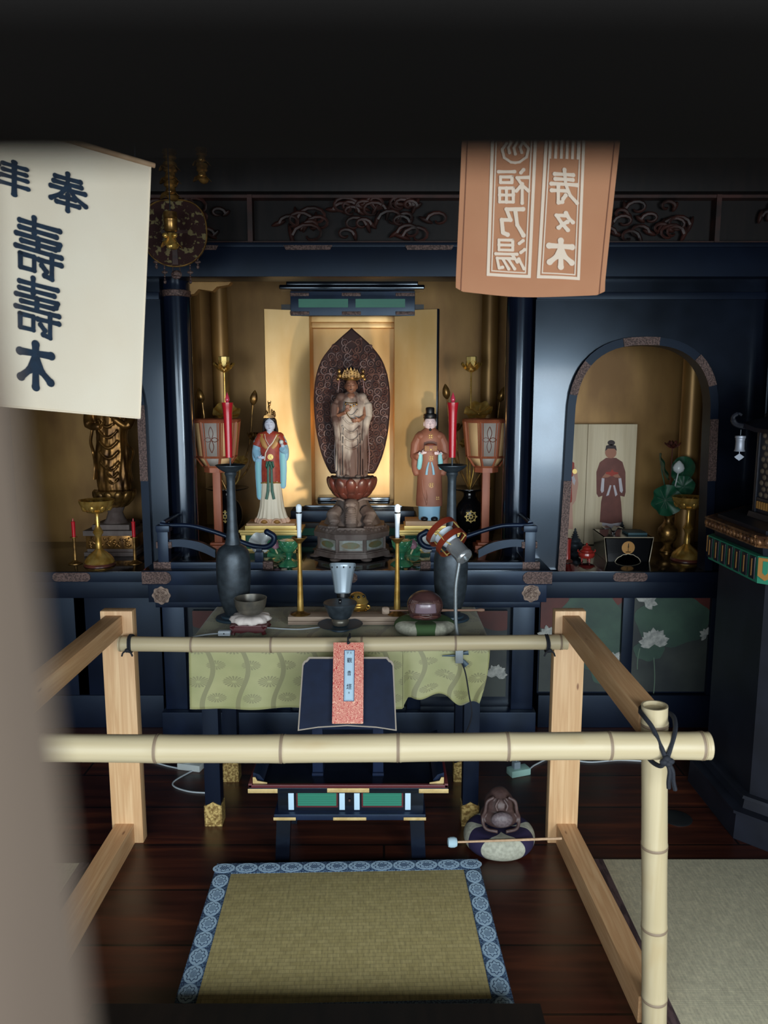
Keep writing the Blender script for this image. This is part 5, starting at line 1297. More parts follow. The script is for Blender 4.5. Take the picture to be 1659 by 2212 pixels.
for a, b in ((sx0+.005, sx0+.0054), (sx1-.0054, sx1-.005)): k.box(a, b, -.0049, -.0046, sz0+.005, sz1-.005, 0, bm_)
for a in (sz0+.005, sz1-.0054): k.box(sx0+.005, sx1-.005, -.0049, -.0046, a, a+.0004, 0, bm_)
k.build('slip_rule', MATS['border_blue'], sl)
mid = (sx0+sx1)/2
def put(mb, ch, cx, cz, w, h, off=.02): mb.glyph(ch, lambda a, b: bm_ @ Vector((cx + (a-.5)*w, -.0052, cz + (b-.5)*h)), off)
tx = MB(); put(tx, '大', mid+.0046, Lb*.868, .0075, .0085, .0); put(tx, '字', mid-.0052, Lb*.868, .0075, .0085, .0)
put(tx, '觀', mid+.0005, Lb*.775, .0155, .0155, .012); put(tx, '音', mid, Lb*.615, .0125, .0155, .012); put(tx, '經', mid, Lb*.45, .0160, .0165, .012); put(tx, '全', mid, Lb*.375, .006, .006, .01)
tx.build('title_lettering', ink, sl)
k = MB(); k.tube(spline([tpm + Vector((0, -.006, -.004)), P(752, 1378, 2.33), Vector((btm.x+.001, 2.352, .742)), Vector((btm.x+.001, 2.384, .744)), Vector((btm.x, 2.414, .725))], 6), .0032, 7, )
for v in k.bm.verts: v.co = ki @ v.co
k.ell(ki @ (tpm + Vector((.002, -.006, .002))), .006, .004, .004, 8); k.ell(ki @ Vector((btm.x+.001, 2.352, .742)), .005, .005, .004, 8)
k.build('cord', cord_black, bk)

# ------------------------------------------------------------------ altar fittings: handrails, lanterns, vases, lotus ornaments
def handrail(label, s):
    t = thing('altar_handrail', label, 'handrail', (AX, 3.15, .788))
    def q(px, py, Y=3.15):
        v = P(px, py, Y); return Vector((s*-(v.x - AX), v.y-3.15, v.z-.788))
    X0 = .7615; nx = lambda v: Vector((v.x, v.y, v.z))
    k = MB().box(X0-.022, X0+.022, -.02, .022, .0, .155, .002, Matrix.Diagonal((s, 1, 1, 1))); k.build('corner_post', lacq_matt, t)
    k = MB().box(X0-.03, X0+.026, -.026, .028, .155, .182, .003, Matrix.Diagonal((s, 1, 1, 1))); k.build('post_cap', lacq_matt, t)
    pts = spline([q(*p) for p in ((346, 1132), (362, 1134), (411, 1135.5), (455, 1146.5), (494, 1160), (536, 1176), (558, 1181), (577, 1181), (590, 1171.5), (591, 1158), (577, 1149))], 6)
    MB().tube(pts, [.0085 + .0045*(i/len(pts)) for i in range(len(pts))], 12).ell(pts[-1], .0132, .0132, .0132, 14).build('curved_rail', lacq_matt, t)
    up = [q(*p) for p in ((367, 1165), (390, 1164), (415, 1166.5), (440, 1173), (466, 1187))]; lo = [q(*p) for p in ((466, 1204), (440, 1192), (415, 1184), (390, 1180), (367, 1181))]
    a = spline(up, 5); b_ = spline(lo, 5)
    k = MB(); k.prism([(p.x, p.z) for p in a + b_], -.012, .014); k.build('arched_board', lacq_matt, t)
    k = MB(); k.box(X0-.035, X0+.03, -.017, .02, q(350, 1183).z, q(350, 1169).z, .002, Matrix.Diagonal((s, 1, 1, 1))); k.build('copper_end', copper, t)
    e = abs(q(590, 1220).x)
    k = MB(); k.box(e, X0+.04, -.02, .02, .0, .027, .002, Matrix.Diagonal((s, 1, 1, 1))); k.build('base_board', lacq_matt, t)
    k = MB(); k.box(X0-.03, X0+.042, -.022, .0, -.0, .028, .001, Matrix.Diagonal((s, 1, 1, 1))); k.build('copper_end', copper, t)
    k = MB(); k.box(e-.002, e+.04, -.022, .0, -.0, .03, .001, Matrix.Diagonal((s, 1, 1, 1))); k.build('copper_end', copper, t)
    xp = abs(q(560, 1190).x)
    k = MB(); k.box(xp-.018, xp+.018, -.012, .012, .027, .068, .002, Matrix.Diagonal((s, 1, 1, 1))); k.box(xp-.012, xp+.012, -.010, .010, .066, .084, .002, Matrix.Diagonal((s, 1, 1, 1))); k.build('short_post', lacq_matt, t)
    MB().tube([(s*X0, -.0, .190), (s*X0, .12, .190), (s*(X0), .22, .192), (s*X0, .255, .2)], .0095, 12).build('side_rail', lacq_matt, t)
    k = MB(); k.box(X0-.012, X0+.012, .02, .27, .082, .106, .002, Matrix.Diagonal((s, 1, 1, 1))); k.box(X0-.015, X0+.015, .02, .27, .0, .025, .002, Matrix.Diagonal((s, 1, 1, 1))); k.box(X0-.018, X0+.018, .235, .27, .025, .185, .002, Matrix.Diagonal((s, 1, 1, 1))); k.build('side_frame', lacq_matt, t)
handrail('curling black handrail on the left front corner of the altar', -1)
handrail('curling black handrail on the right front corner of the altar', 1)

def lantern(label, px):
    t = thing('standing_lantern', label, 'lantern', (P(px, 1000, 3.58).x, 3.58, .788)); Z = lambda y: P(px, y, 3.58).z - .788; k_ = K(960, 3.58)
    hexr = lambda w: w*k_
    def hx(r, z, i, rot=PI/6): a = PI/4*i + rot; return Vector((math.cos(a)*r, math.sin(a)*r, z))
    lv = [(Z(1006), 26*k_/.924), (Z(985), 40*k_/.924), (Z(910), 48*k_/.924)]
    rot = PI/8
    fr = MB()
    for i in range(8):
        fr.tube([hx(r, z, i, rot) for z, r in lv], .006, 4)
    for z, r in lv: fr.tube([hx(r, z, i, rot) for i in range(8)], .006, 4, closed=True)
    fr.tube([hx(lv[2][1]*1.02, lv[2][0]+.004, i, rot) for i in range(8)], .007, 4, closed=True)
    fr.build('frame', lantern_wood, t)
    for j, (za, ra, zb_, rb) in enumerate(((lv[0][0], lv[0][1], lv[1][0], lv[1][1]), (lv[1][0], lv[1][1], lv[2][0], lv[2][1]))):
        for i in range(8):
            A, B, C_, D_ = hx(ra, za, i, rot), hx(ra, za, i+1, rot), hx(rb, zb_, i+1, rot), hx(rb, zb_, i, rot)
            pn = MB(); ins = lambda P_, Q_, f: P_ + (Q_-P_)*f
            pn.grid(lambda u, v: (A+(B-A)*u)*(1-v) + (D_+(C_-D_)*u)*v, 1, 1)
            front = i == 5
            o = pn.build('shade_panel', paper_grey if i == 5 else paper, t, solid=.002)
            if j == 1:
                g = MB()
                for u in (.14, .86): g.tube([(A+(B-A)*u)*(1-v) + (D_+(C_-D_)*u)*v for v in (0, 1)], .0035, 4)
                g.build('panel_bar', lantern_wood, o)
                if front:
                    g = MB(); n_ = ((B-A).cross(D_-A)).normalized()
                    if n_.y > 0: n_ = -n_
                    ctr = (A+B+C_+D_)/4 + n_*.003; ex = (B-A).normalized(); ey = ((D_+C_)-(A+B)).normalized()
                    for q_ in range(4):
                        d = ex*math.cos(q_*PI/2) + ey*math.sin(q_*PI/2); e2 = ex*-math.sin(q_*PI/2) + ey*math.cos(q_*PI/2); Ln = .032 if q_ % 2 == 0 else .06
                        g.tube([ctr + d*Ln*tt + e2*.010*math.sin(PI*tt) for tt in [z/8 for z in range(9)]] , .0016, 5); g.tube([ctr + d*Ln*tt - e2*.010*math.sin(PI*tt) for tt in [z/8 for z in range(9)]], .0016, 5)
                    g.build('flower_tracery', robe_brown2, o)
    k = MB(); k.rings([[hx(27*k_, z, i, rot) for i in range(8)] for z in (Z(1019), Z(1004))]); k.build('collar', lantern_wood, t)
    MB().box(-.018, .018, -.018, .018, 0, Z(1018), .002).build('post', lantern_wood, t)
    MB().box(-.05, .05, -.05, .05, 0, .018, .003).box(-.036, .036, -.036, .036, .018, .03, .003).build('foot', lantern_wood, t)
lantern('red framed paper lantern on a post, left of the goddess statue', 468)
lantern('red framed paper lantern on a post, right of the courtier statue', 1050)

def lotus_flower(mb, c, r, n=7, seedpod=True, open_=1.):
    for j, (rr, tl, zz) in enumerate(((1., 62, 0), (.7, 34, .1))):
        for k in range(n):
            a = 2*PI*(k+.5*j)/n; m = Matrix.Translation(c) @ Matrix.Rotation(a, 4, 'Z') @ Matrix.Rotation(math.radians(tl*open_), 4, 'Y') @ Matrix.Translation((0, 0, r*.5))
            def pf(u, v): w = math.sin(PI*min(.97, v*.92+.05))**.8*r*.32; return m @ Vector((-.22*r*(v*v) + .18*r*((u-.5)*2)**2, (u-.5)*2*w, (v-.5)*r*rr*1.15))
            mb.grid(pf, 4, 6)
def leaf(mb, c, r, tilt, rz, wav=.12, cup=.25):
    m = Matrix.Translation(c) @ Matrix.Rotation(rz, 4, 'Z') @ Matrix.Rotation(tilt, 4, 'X'); n = 40
    prev = None; ctr = None
    rr = []
    for j in range(1, 7):
        q = j/6; rr.append([m @ Vector((math.cos(2*PI*i/n)*r*q*(1+.05*math.sin(6*2*PI*i/n)*q), math.sin(2*PI*i/n)*r*q, r*(cup*q*q + wav*q*q*math.sin(7*2*PI*i/n)))) for i in range(n)])
    mb.rings(rr, (True, False))
def bud(mb, c, r, L, d):
    q = Matrix.Translation(c) @ Vector(d).normalized().to_track_quat('Z', 'Y').to_matrix().to_4x4()
    mb.lathe([(r*.3, 0), (r*.85, L*.2), (r, L*.42), (r*.75, L*.7), (r*.3, L*.92), (.0004, L)], 18, m=q, mod=lambda a, i, z: 1 + .10*abs(math.sin(2.5*a)))
def gold_bouquet(label, px, flip, parts):
    Y = 3.82; V = P(px, 1160, Y); t = thing('lotus_vase', label, 'vase', (V.x, Y, .788)); Z = lambda y: P(px, y, Y).z - .788; k_ = K(1100, Y)
    MB().lathe([(22*k_, 0), (24*k_, .004), (22*k_, .012), (14*k_, .025), (13*k_, .036), (20*k_, .05), (28*k_, .08), (31*k_, .115), (30*k_, .15), (25*k_, .18), (17*k_, .20), (13*k_, .215), (13*k_, .232), (20*k_, .242), (40*k_, .250), (46*k_, .256), (46*k_, .259), (30*k_, .256), (10*k_, .250)], 40).build('vase_body', black_glaze, t)
    w = MB(); c = Vector((0, -31.5*k_, .122)); R = 10*k_
    w.tube([c + Vector((math.cos(2*PI*i/24)*R, .0, math.sin(2*PI*i/24)*R)) for i in range(24)], .0028, 6, closed=True); w.tube([c + Vector((math.cos(2*PI*i/16)*R*.35, .0, math.sin(2*PI*i/16)*R*.35)) for i in range(16)], .003, 6, closed=True)
    for i in range(8):
        d = Vector((math.cos(PI/4*i), 0, math.sin(PI/4*i))); w.tube([c + d*R*.3, c + d*R*1.0], .002, 5); w.ell(c + d*R*1.2, .005, .003, .005, 8)
    w.build('wheel_emblem', gold_stand, t)
    O = Vector((V.x, Y, .788))
    for kind, x, y, dy, a in parts:
        tip = P(x, y, Y+dy) - O; base = Vector((.008*a, 0, .245)); k = MB()
        mid = (base + tip)/2 + Vector((tip.x*.25*(1 if kind != 'lotus' else 0), 0, -.02*(kind != 'lotus')))
        k.tube(spline([base, mid, tip], 8), .0042, 8)
        if kind == 'lotus':
            lotus_flower(k, tip, .058); s = k.build('lotus_stem', brass, t)
            p = MB(); p.lathe([(.014, 0), (.024, .035), (.026, .064), (.020, .067)], 14, c=tip, mod=lambda a, i, z: 1 + .06*math.cos(7*a)); p.build('seed_pod', gold_stand, s)
        elif kind == 'leaf': leaf(k, tip, a, math.radians(38), .3*flip, .13, .3); k.build('leaf_stem', brass, t)
        elif kind == 'bud': bud(k, tip, .018, .075, (a*.4, -.1, 1)); k.build('bud_stem', brass_old, t)
        elif kind == 'flower': lotus_flower(k, tip, .042, 6, open_=.8); k.build('flower_stem', brass_old, t)
gold_bouquet('black vase of gilded lotus flowers behind the left lantern', 494, 1, [('lotus', 484, 800, 0, 0), ('leaf', 489, 896, -.03, .066), ('bud', 546, 875, -.02, .5), ('bud', 437, 870, 0, -.5), ('flower', 548, 950, -.03, 0), ('leaf', 520, 998, -.04, .035)])
gold_bouquet('black vase of gilded lotus flowers behind the right lantern', 1013, -1, [('lotus', 1018, 800, 0, 0), ('leaf', 1034, 893, -.03, .068), ('bud', 1080, 868, 0, .6), ('bud', 966, 862, -.02, -.4), ('flower', 985, 930, -.02, 0), ('leaf', 1008, 960, -.04, .035)])

def lotus_cup(label, px):
    t = thing('lotus_stand', label, 'ornament', (P(px, 1215, 3.2).x, 3.2, .788)); k_ = K(1190, 3.2)
    m = MB(); m.lathe([(24*k_, 0), (24*k_, .004), (20*k_, .012), (12*k_, .022), (7*k_, .028)], 8*5, mod=lambda a, i, z: 1 + .05*math.cos(8*a)); m.build('foot', green_glaze, t)
    MB().lathe([(7*k_, .024), (5.5*k_, .036), (7*k_, .05), (9*k_, .056)], 24).build('stem', green_glaze, t)
    m = MB(); lotus_bowl(m, 20*k_, .055, 8, 2, (0, 0, .054)); m.build('lotus_cup', green_glaze, t)
lotus_cup('green glazed lotus stand beside the pedestal, left', 624); lotus_cup('green glazed lotus stand beside the pedestal, right', 868)
def lotus_spray(label, px, s):
    o = P(px, 1200, 3.28); t = thing('lotus_spray', label, 'ornament', (o.x, 3.28, .788)); 
    k = MB(); leaf(k, Vector((-s*.055, .01, .075)), .052, math.radians(48), .1, .12, .2); k.build('white_leaf', white_glaze, t)
    k = MB(); leaf(k, Vector((s*.035, -.03, .032)), .055, math.radians(25), .2, .10, .15); k.tube([(-s*.02, 0, .01), (s*.05, -.02, .02)], .006, 8); k.build('green_leaf', green_glaze, t)
    k = MB(); leaf(k, Vector((s*.005, .0, .062)), .035, math.radians(60), .5*s, .1, .3); k.build('green_leaf', green_glaze, t)
    k = MB(); bud(k, Vector((s*.012, -.02, .058)), .019, .048, (.1*s, -.3, 1)); k.build('pink_bud', pink_glaze, t)
    k = MB()
    k.tube(spline([(-s*.06, -.01, .004), (-s*.02, -.02, .016), (s*.02, -.02, .03), (s*.012, -.02, .06)], 5), .004, 6); k.tube(spline([(-s*.06, 0, .004), (-s*.07, .01, .04), (-s*.055, .01, .075)], 5), .004, 6); k.ell((-s*.05, -.0, .006), .03, .03, .007, 12); k.build('stem', cream_glaze, t)
lotus_spray('glazed lotus spray with white leaf and pink bud, below the goddess', 590, 1); lotus_spray('glazed lotus spray with white leaf and pink bud, below the courtier', 898, -1)
# ------------------------------------------------------------------ cloth banners
class Plane:
    def __init__(s, p, e1, e2, wave):
        s.p = Vector(p); s.e1 = Vector(e1).normalized(); s.n = s.e1.cross(Vector(e2)).normalized(); s.e2 = s.n.cross(s.e1).normalized()
        if s.n.y > 0: s.n = -s.n
        s.wave = wave
    def at(s, px, py, lift=0.):
        d = ray(px, py); o = Vector((0, 0, CAM_H)); w = o + d*((s.p-o).dot(s.n)/d.dot(s.n))
        a, b = (w-s.p).dot(s.e1), (w-s.p).dot(s.e2)
        return w + s.n*(s.wave(a, b) + lift)
def quad_map(c, pl, lift=0.):
    (ax, ay), (bx_, by), (cx_, cy), (dx, dy) = c      # top-left, top-right, bottom-right, bottom-left
    return lambda u, v: pl.at((ax*(1-u)+bx_*u)*(1-v) + (dx*(1-u)+cx_*u)*v, (ay*(1-u)+by*u)*(1-v) + (dy*(1-u)+cy*u)*v, lift)
def line(mb, pl, a, b, w, lift, inv, n=10):
    """printed line from a to b, w pixels wide"""
    d = (Vector(b)-Vector(a)); nn = Vector((-d.y, d.x)).normalized()*w/2
    f = lambda u, v: inv @ pl.at(a[0]+d.x*v + nn.x*(2*u-1), a[1]+d.y*v + nn.y*(2*u-1), lift)
    mb.grid(f, 1, n)
# white banner
pl = Plane(P(314, 630, 1.75), (1.126, .9884, -.10), (0, 0, 1), lambda a, b: .006*math.sin(a*16+.6) + .005*math.sin(a*7+b*4))
wb_ = thing('cloth_banner', 'white cotton banner with dark blue writing hanging at the left', 'banner', pl.at(150, 890)); wi = Matrix.Translation(-wb_.location)
qm = quad_map(((-70, 235), (323, 357), (303, 905), (-70, 872)), pl)
MB().grid(lambda u, v: wi @ qm(u, v), 60, 60).build('cloth', noren_white, wb_, ang=80)
h = MB(); h.tube([wi @ pl.at(303 - 373*k/20, 903 - 33*k/20, .0005) for k in range(21)], .0016, 6); h.build('hem', noren_white, wb_); h = MB(); h.tube([wi @ pl.at(322 - 19*k/20, 359 + 545*k/20, .0005) for k in range(21)], .0014, 6); h.build('hem', noren_white, wb_)
g = MB(); g.tube([wi @ pl.at(-75, 233), wi @ pl.at(100, 288), wi @ pl.at(330, 360)], .0055, 10); rod_a = pl.at(-40, 240); rod_b = pl.at(290, 347); g.build('rod', wood_pale, wb_)
for r in (rod_a, rod_b): MB().tube([wi @ r, wi @ Vector((r.x, r.y, 3.0))], .0016, 6).build('hanging_cord', cord_black, wb_)
BRUSH = {   # brush strokes of each character in a unit square (y up), with the stroke width
 '奉': (.135, ['.16,.87 .84,.87', '.12,.73 .86,.73', '.04,.58 .96,.58', '.5,1 .5,.58', '.46,.62 .3,.42 .04,.26', '.54,.62 .7,.42 .98,.26', '.3,.36 .7,.36', '.2,.2 .8,.2', '.5,.44 .5,.03']),
 '壽': (.112, ['.42,1 .42,.74', '.12,.90 .95,.89', '.12,.785 .88,.775', '.05,.665 .96,.66 .92,.58', '.16,.56 .86,.555', '.5,.66 .5,.46', '.04,.45 .98,.44', '.13,.33 .42,.33 .42,.10 .13,.10 .13,.33', '.52,.31 .98,.31', '.79,.44 .79,.03 .64,.06', '.58,.22 .67,.14']),
 '木': (.195, ['.10,.72 .90,.74', '.5,.90 .5,.10', '.5,.68 .34,.40 .12,.24', '.5,.68 .66,.40 .88,.24']),
 '拝': (.13, ['.2,1 .2,.05 .08,.1', '.02,.75 .38,.78', '.02,.35 .38,.48', '.72,.97 .72,.03', '.5,.86 .96,.86', '.5,.69 .95,.69', '.46,.52 .97,.52', '.42,.30 .99,.30']),
 '寿': (.135, ['.18,.87 .84,.87', '.2,.73 .82,.73', '.04,.59 .96,.59', '.5,1 .46,.6 .3,.28 .05,.08', '.38,.40 .95,.40', '.72,.56 .72,.05 .58,.08', '.46,.27 .55,.17']),
 '々': (.20, ['.42,.94 .3,.7 .1,.48', '.36,.8 .86,.8 .62,.4 .34,.06', '.36,.48 .56,.36 .76,.16']),
 '福': (.108, ['.2,.98 .28,.9', '.05,.76 .4,.76 .24,.54 .05,.38', '.24,.58 .24,.03', '.3,.5 .42,.38', '.48,.93 .98,.93', '.56,.78 .92,.78 .92,.62 .56,.62 .56,.78', '.52,.46 .95,.46 .95,.06 .52,.06 .52,.46', '.735,.46 .735,.06', '.52,.26 .95,.26']),
 '乃': (.17, ['.1,.91 .74,.91 .58,.56 .93,.56 .88,.14 .7,.08', '.4,.9 .32,.4 .08,.06']),
 '湯': (.104, ['.08,.95 .2,.86', '.03,.66 .15,.57', '.05,.05 .22,.36', '.42,.96 .88,.96 .88,.64 .42,.64 .42,.96', '.42,.8 .88,.8', '.28,.51 .99,.51', '.44,.5 .27,.26', '.4,.37 .95,.37 .88,.05 .76,.08', '.58,.36 .36,.04', '.76,.36 .56,.03']),
 '♨': (.10, ['.2,.62 .05,.45 .12,.2 .35,.06 .5,.04 .65,.06 .88,.2 .95,.45 .8,.62', '.3,.8 .24,.65 .34,.5 .28,.34', '.5,.86 .44,.66 .55,.48 .5,.3', '.7,.8 .64,.65 .74,.5 .7,.34'])}
def brush_px(mb, pl, inv, ch, x0, y0, x1, y1, sl, mirror=False, lift=.0028):
    w, strokes = BRUSH[ch]; cx = (x0+x1)/2; cy = (y0+y1)/2; W2 = x1-x0; hh = (y1-y0) - .5*abs(sl)*W2
    zl = [lift]
    def f(a, b):
        if mirror: a = 1-a
        x = x0 + a*W2; return inv @ pl.at(x, cy - (b-.5)*hh + sl*(x-cx), zl[0])
    ry = w/2*W2/hh**1.0 if hh > W2 else w/2
    for si, s_ in enumerate(strokes):
        zl[0] = lift + .00012*si
        p = [Vector(tuple(map(float, q.split(',')))) for q in s_.split()]
        q = [p[0]]
        for a, b in zip(p, p[1:]):
            n = max(1, int((b-a).length/.12)); q += [a + (b-a)*k/n for k in range(1, n+1)]
        L = len(q)-1
        for k, (a, b) in enumerate(zip(q, q[1:])):
            d = (b-a); nn = Vector((-d.y*ry/(w/2), d.x)); nn = nn.normalized()
            oa = Vector((nn.x*w/2, nn.y*ry)); ka = 1 - .16*math.sin(PI*k/L); kb = 1 - .16*math.sin(PI*(k+1)/L)
            v = [mb.bm.verts.new(f(*z)) for z in (a+oa*ka, a-oa*ka, b-oa*kb, b+oa*kb)]; mb.bm.faces.new(v)
        for c in [p[0], p[-1]] + p[1:-1]:
            e = 1.12 if c in (p[0], p[-1]) else 1.0
            mb.bm.faces.new([mb.bm.verts.new(f(c.x + math.cos(2*PI*i/14)*w/2*e, c.y + math.sin(2*PI*i/14)*ry*e)) for i in range(14)])
for ch, b, sl in (('奉', (108, 370, 188, 462), .27), ('壽', (30, 466, 136, 606), .26), ('壽', (30, 597, 131, 733), .23), ('木', (34, 728, 121, 852), .20), ('拝', (-46, 336, 60, 424), .27)):
    g = MB(); brush_px(g, pl, wi, ch, *b, sl); g.build('lettering', noren_ink, wb_, smooth=False)
# brown banner
pl2 = Plane(P(1150, 480, 1.70), (1, .05, -.035), (0, 0, 1), lambda a, b: .006*math.sin(a*14+1) + .004*math.sin(a*31+b*6) + .010*(b/.3)**2*0)
bb = thing('cloth_banner', 'brown cotton towel banner with pale mirrored writing in two framed columns', 'banner', pl2.at(1145, 640)); b2 = Matrix.Translation(-bb.location)
qb = quad_map(((1003, 190), (1352, 190), (1306, 636), (984, 628)), pl2)
def bf(u, v):
    p = qb(u, v); s = max(0, (v-.93)/.07); e = max(0, 1-u/.05) + max(0, (u-.95)/.05)
    return b2 @ (p + Vector((0, 0, -.010*s*math.sin(PI*u) + .006*s*e)) + pl2.n*(.006*s*e))
MB().grid(bf, 60, 60).build('cloth', noren_brown, bb, ang=80)
M('seam_thread', rgb(120,76,56), .8)
for u in (.035, .965): MB().tube([bf(u, v/30) + pl2.n*.0008 for v in range(31)], .0011, 5).build('seam', MATS['seam_thread'], bb)
g = MB(); g.tube([b2 @ pl2.at(990, 190), b2 @ pl2.at(1366, 190)], .006, 10); g.build('rod', wood_pale, bb)
for x in (1030, 1330): r = pl2.at(x, 190); MB().tube([b2 @ r, b2 @ Vector((r.x, r.y, 3.0))], .0016, 6).build('hanging_cord', cord_black, bb)
g = MB()
for tl, tr_, brx, bl in (((1065, 215), (1161, 215), (1145, 601), (1051, 596)), ((1179, 215), (1267, 215), (1250, 606), (1158, 602))):
    for off, w in ((3, 6.5), (11, 2.6)):
        a = (tl[0]+off, tl[1]); b = (tr_[0]-off, tr_[1]); c = (brx[0]-off, brx[1]-off); d = (bl[0]+off, bl[1]-off)
        line(g, pl2, a, (d[0], d[1]+w/2), w, .0022, b2, 20); line(g, pl2, b, (c[0], c[1]+w/2), w, .0022, b2, 20); line(g, pl2, d, c, w, .0022, b2, 6)
g.build('printed_frame', noren_pale, bb, smooth=False)
for ch, b in (('福', (1076, 366, 1143, 442)), ('乃', (1080, 446, 1134, 513)), ('湯', (1070, 516, 1134, 584)), ('♨', (1082, 284, 1143, 356)), ('寿', (1185, 370, 1247, 446)), ('々', (1192, 460, 1239, 502)), ('木', (1177, 515, 1239, 586))):
    g = MB(); brush_px(g, pl2, b2, ch, *b, .03, True); g.build('lettering', noren_pale, bb, smooth=False)
g = MB()
for k in range(6): line(g, pl2, (1186 + 12.5*k, 300), (1184 + 12.5*k, 347), 6, .0028, b2, 4)
g.build('lettering', noren_pale, bb, smooth=False)

# ------------------------------------------------------------------ hanging ornaments at the upper left
def scallop(mb, c, r0, r1, h, lobes=4, drop=.35, curl=.3, n=48):
    rr = []
    for j in range(9):
        q = j/8; ring = []
        for i in range(n):
            a = 2*PI*i/n; lobe = abs(math.cos(lobes*a/2)); r = r0 + (r1-r0)*q*q*(1 + curl*lobe*q)
            ring.append((c[0] + math.cos(a)*r, c[1] + math.sin(a)*r, c[2] - h*q*(1 - drop*(1-lobe)*q)))
        rr.append(ring)
    mb.rings(rr, (True, False))
def hang_gold(label, px, py_list, Y, s=1.):
    o = P(px, py_list[0], Y); t = thing('hanging_ornament', label, 'ornament', o)
    g = MB(); g.tube([(0, 0, 0), (0, 0, 3.0-o.z)], .002, 6); g.build('cord', cord_black, t)
    for i, py in enumerate(py_list):
        z = P(px, py, Y).z - o.z; g = MB()
        g.lathe([(.012*s, z+.024*s), (.026*s, z+.022*s), (.027*s, z+.012*s), (.022*s, z+.010*s), (.024*s, z), (.026*s, z-.004*s), (.02*s, z-.01*s)], 24)
        scallop(g, (0, 0, z-.008*s), .016*s, .036*s, .045*s, 4)
        g.ell((0, -.02*s, z-.03*s), .010*s, .006*s, .012*s, 8)
        g.build('gilt_cap', brass_old, t, solid=.0012)
    return t
hang_gold('gilded hanging ornament with curled leaves above the round plaque', 366, (338, 366, 398), 2.96, .95)
hang_gold('small gilded hanging ornament to the right of the curled leaf ornament', 435, (332, 366), 2.98, .8)
o = P(368, 470, 2.90); t = thing('hanging_ornament', 'gilded cap ornament hanging before the round speckled plaque', 'ornament', o)
g = MB(); g.tube([(0, 0, .02), (0, 0, 3.0-o.z)], .002, 6); g.build('cord', cord_black, t)
g = MB(); g.lathe([(.012, .02), (.024, .018), (.0245, -.002), (.022, -.004), (.0245, -.006), (.0245, -.012), (.023, -.014), (.023, -.045), (.019, -.05)], 28); g.build('gilt_cylinder', brass_old, t)
g = MB(); scallop(g, (0, 0, -.055), .014, .033, .05, 4); g.ell((-.016, -.02, -.065), .010, .008, .009, 10); g.ell((.018, -.02, -.065), .010, .008, .009, 10); g.ell((0, -.024, -.10), .012, .006, .012, 10); g.build('gilt_leaves', brass, t, solid=.0012)
pc = P(378, 505, 3.02); kp = K(505, 3.02)
plq = thing('hanging_plaque', 'dark round plaque with speckled gold pattern hanging left of the carved transom', 'plaque', pc)
def plo(a):
    x, z = math.cos(a), math.sin(a); e = 2.7 if z > 0 else 2.05
    return (math.copysign(abs(x)**(2/e), x)*69.5*kp*(1 if z > -.2 else 1), math.copysign(abs(z)**(2/e), z)*69*kp)
po = [plo(2*PI*i/72) for i in range(72)]
MB().prism(po, -.008, .008).build('plate', M('plaque_speckle', rgb(44,24,22), .7, spec=.15, c2=rgb(104,94,64), sc_=(52,52,52), lo=.54, hi=.60), plq)
g = MB(); g.tube([(x, -.008, z) for x, z in po], .0032, 6, closed=True); g.build('plaque_rim', MATS['tarnished_gold'], plq)
g = MB(); g.prism([(-.008, -.02), (.008, -.02), (.011, -.114), (-.011, -.114)], -.012, -.008); g.prism([(-.05, .0), (.05, .0), (.05, .012), (-.05, .012)], -.010, -.008); g.build('plaque_strap', carve, plq)
g = MB(); g.tube([(0, 0, .11), (0, 0, 3.0-pc.z)], .0025, 6); g.ell((0, 0, .135), .006, .006, .008, 8); g.build('cord', cord_black, plq)
for x, n_, L in ((-.045, 7, .07), (.052, 7, .07), (-.075, 4, .035), (.082, 4, .035)):
    g = MB(); z0 = -.105 if abs(x) < .06 else -.085
    for k in range(n_): g.ell((x, 0, z0 - L*k/n_), .0035, .0035, .0042, 6)
    g.ell((x, 0, z0-L*.5), .012, .004, .006, 8); g.ell((x, 0, z0-L), .006, .004, .008, 8); g.tube([(x, 0, z0+.02), (x, 0, z0-L)], .001, 4); g.build('bead_chain', copper, plq)
g = MB(); g.tube([(-.012, 0, -.11), (-.014, 0, -.135)], .0018, 5); g.tube([(.012, 0, -.11), (.014, 0, -.135)], .0018, 5); g.ell((0, 0, -.148), .021, .008, .016, 14); g.ell((0, -.006, -.158), .016, .005, .008, 10); g.build('pendant', copper, plq)

# ------------------------------------------------------------------ left niche
NZ = .737
o = P(247, 1058, 3.72); zs = o.z
bz = thing('bronze_statue', 'gilt bronze robed statue on a lotus, half hidden under the white banner', 'statue', (o.x, 3.72, zs)); k_ = K(1000, 3.72)
def fold2(a, z): return 1 + .05*math.sin(9*a + 3*math.sin(a+z*10)) + .025*math.sin(21*a + z*40)
g = MB(); g.loft([(0, 0, 0, .078, .055), (.02, 0, 0, .08, .056), (.08, 0, 0, .082, .055), (.18, 0, 0, .078, .05), (.26, 0, 0, .07, .046), (.32, 0, 0, .076, .046), (.40, 0, 0, .085, .046), (.45, 0, 0, .078, .042), (.475, 0, 0, .04, .03), (.49, 0, 0, .022, .02)], 72, fold2)
for q in range(5): g.tube([(-.045+.09*j/10, -.046 - .008*math.sin(PI*j/10), .34-.05*q - .034*math.sin(PI*j/10)) for j in range(11)], .0055, 6)
for q in range(3): g.tube([(-.01+.05*j/10, -.054 - .008*math.sin(PI*j/10), .12-.03*q - .022*math.sin(PI*j/10)) for j in range(11)], .004, 6)
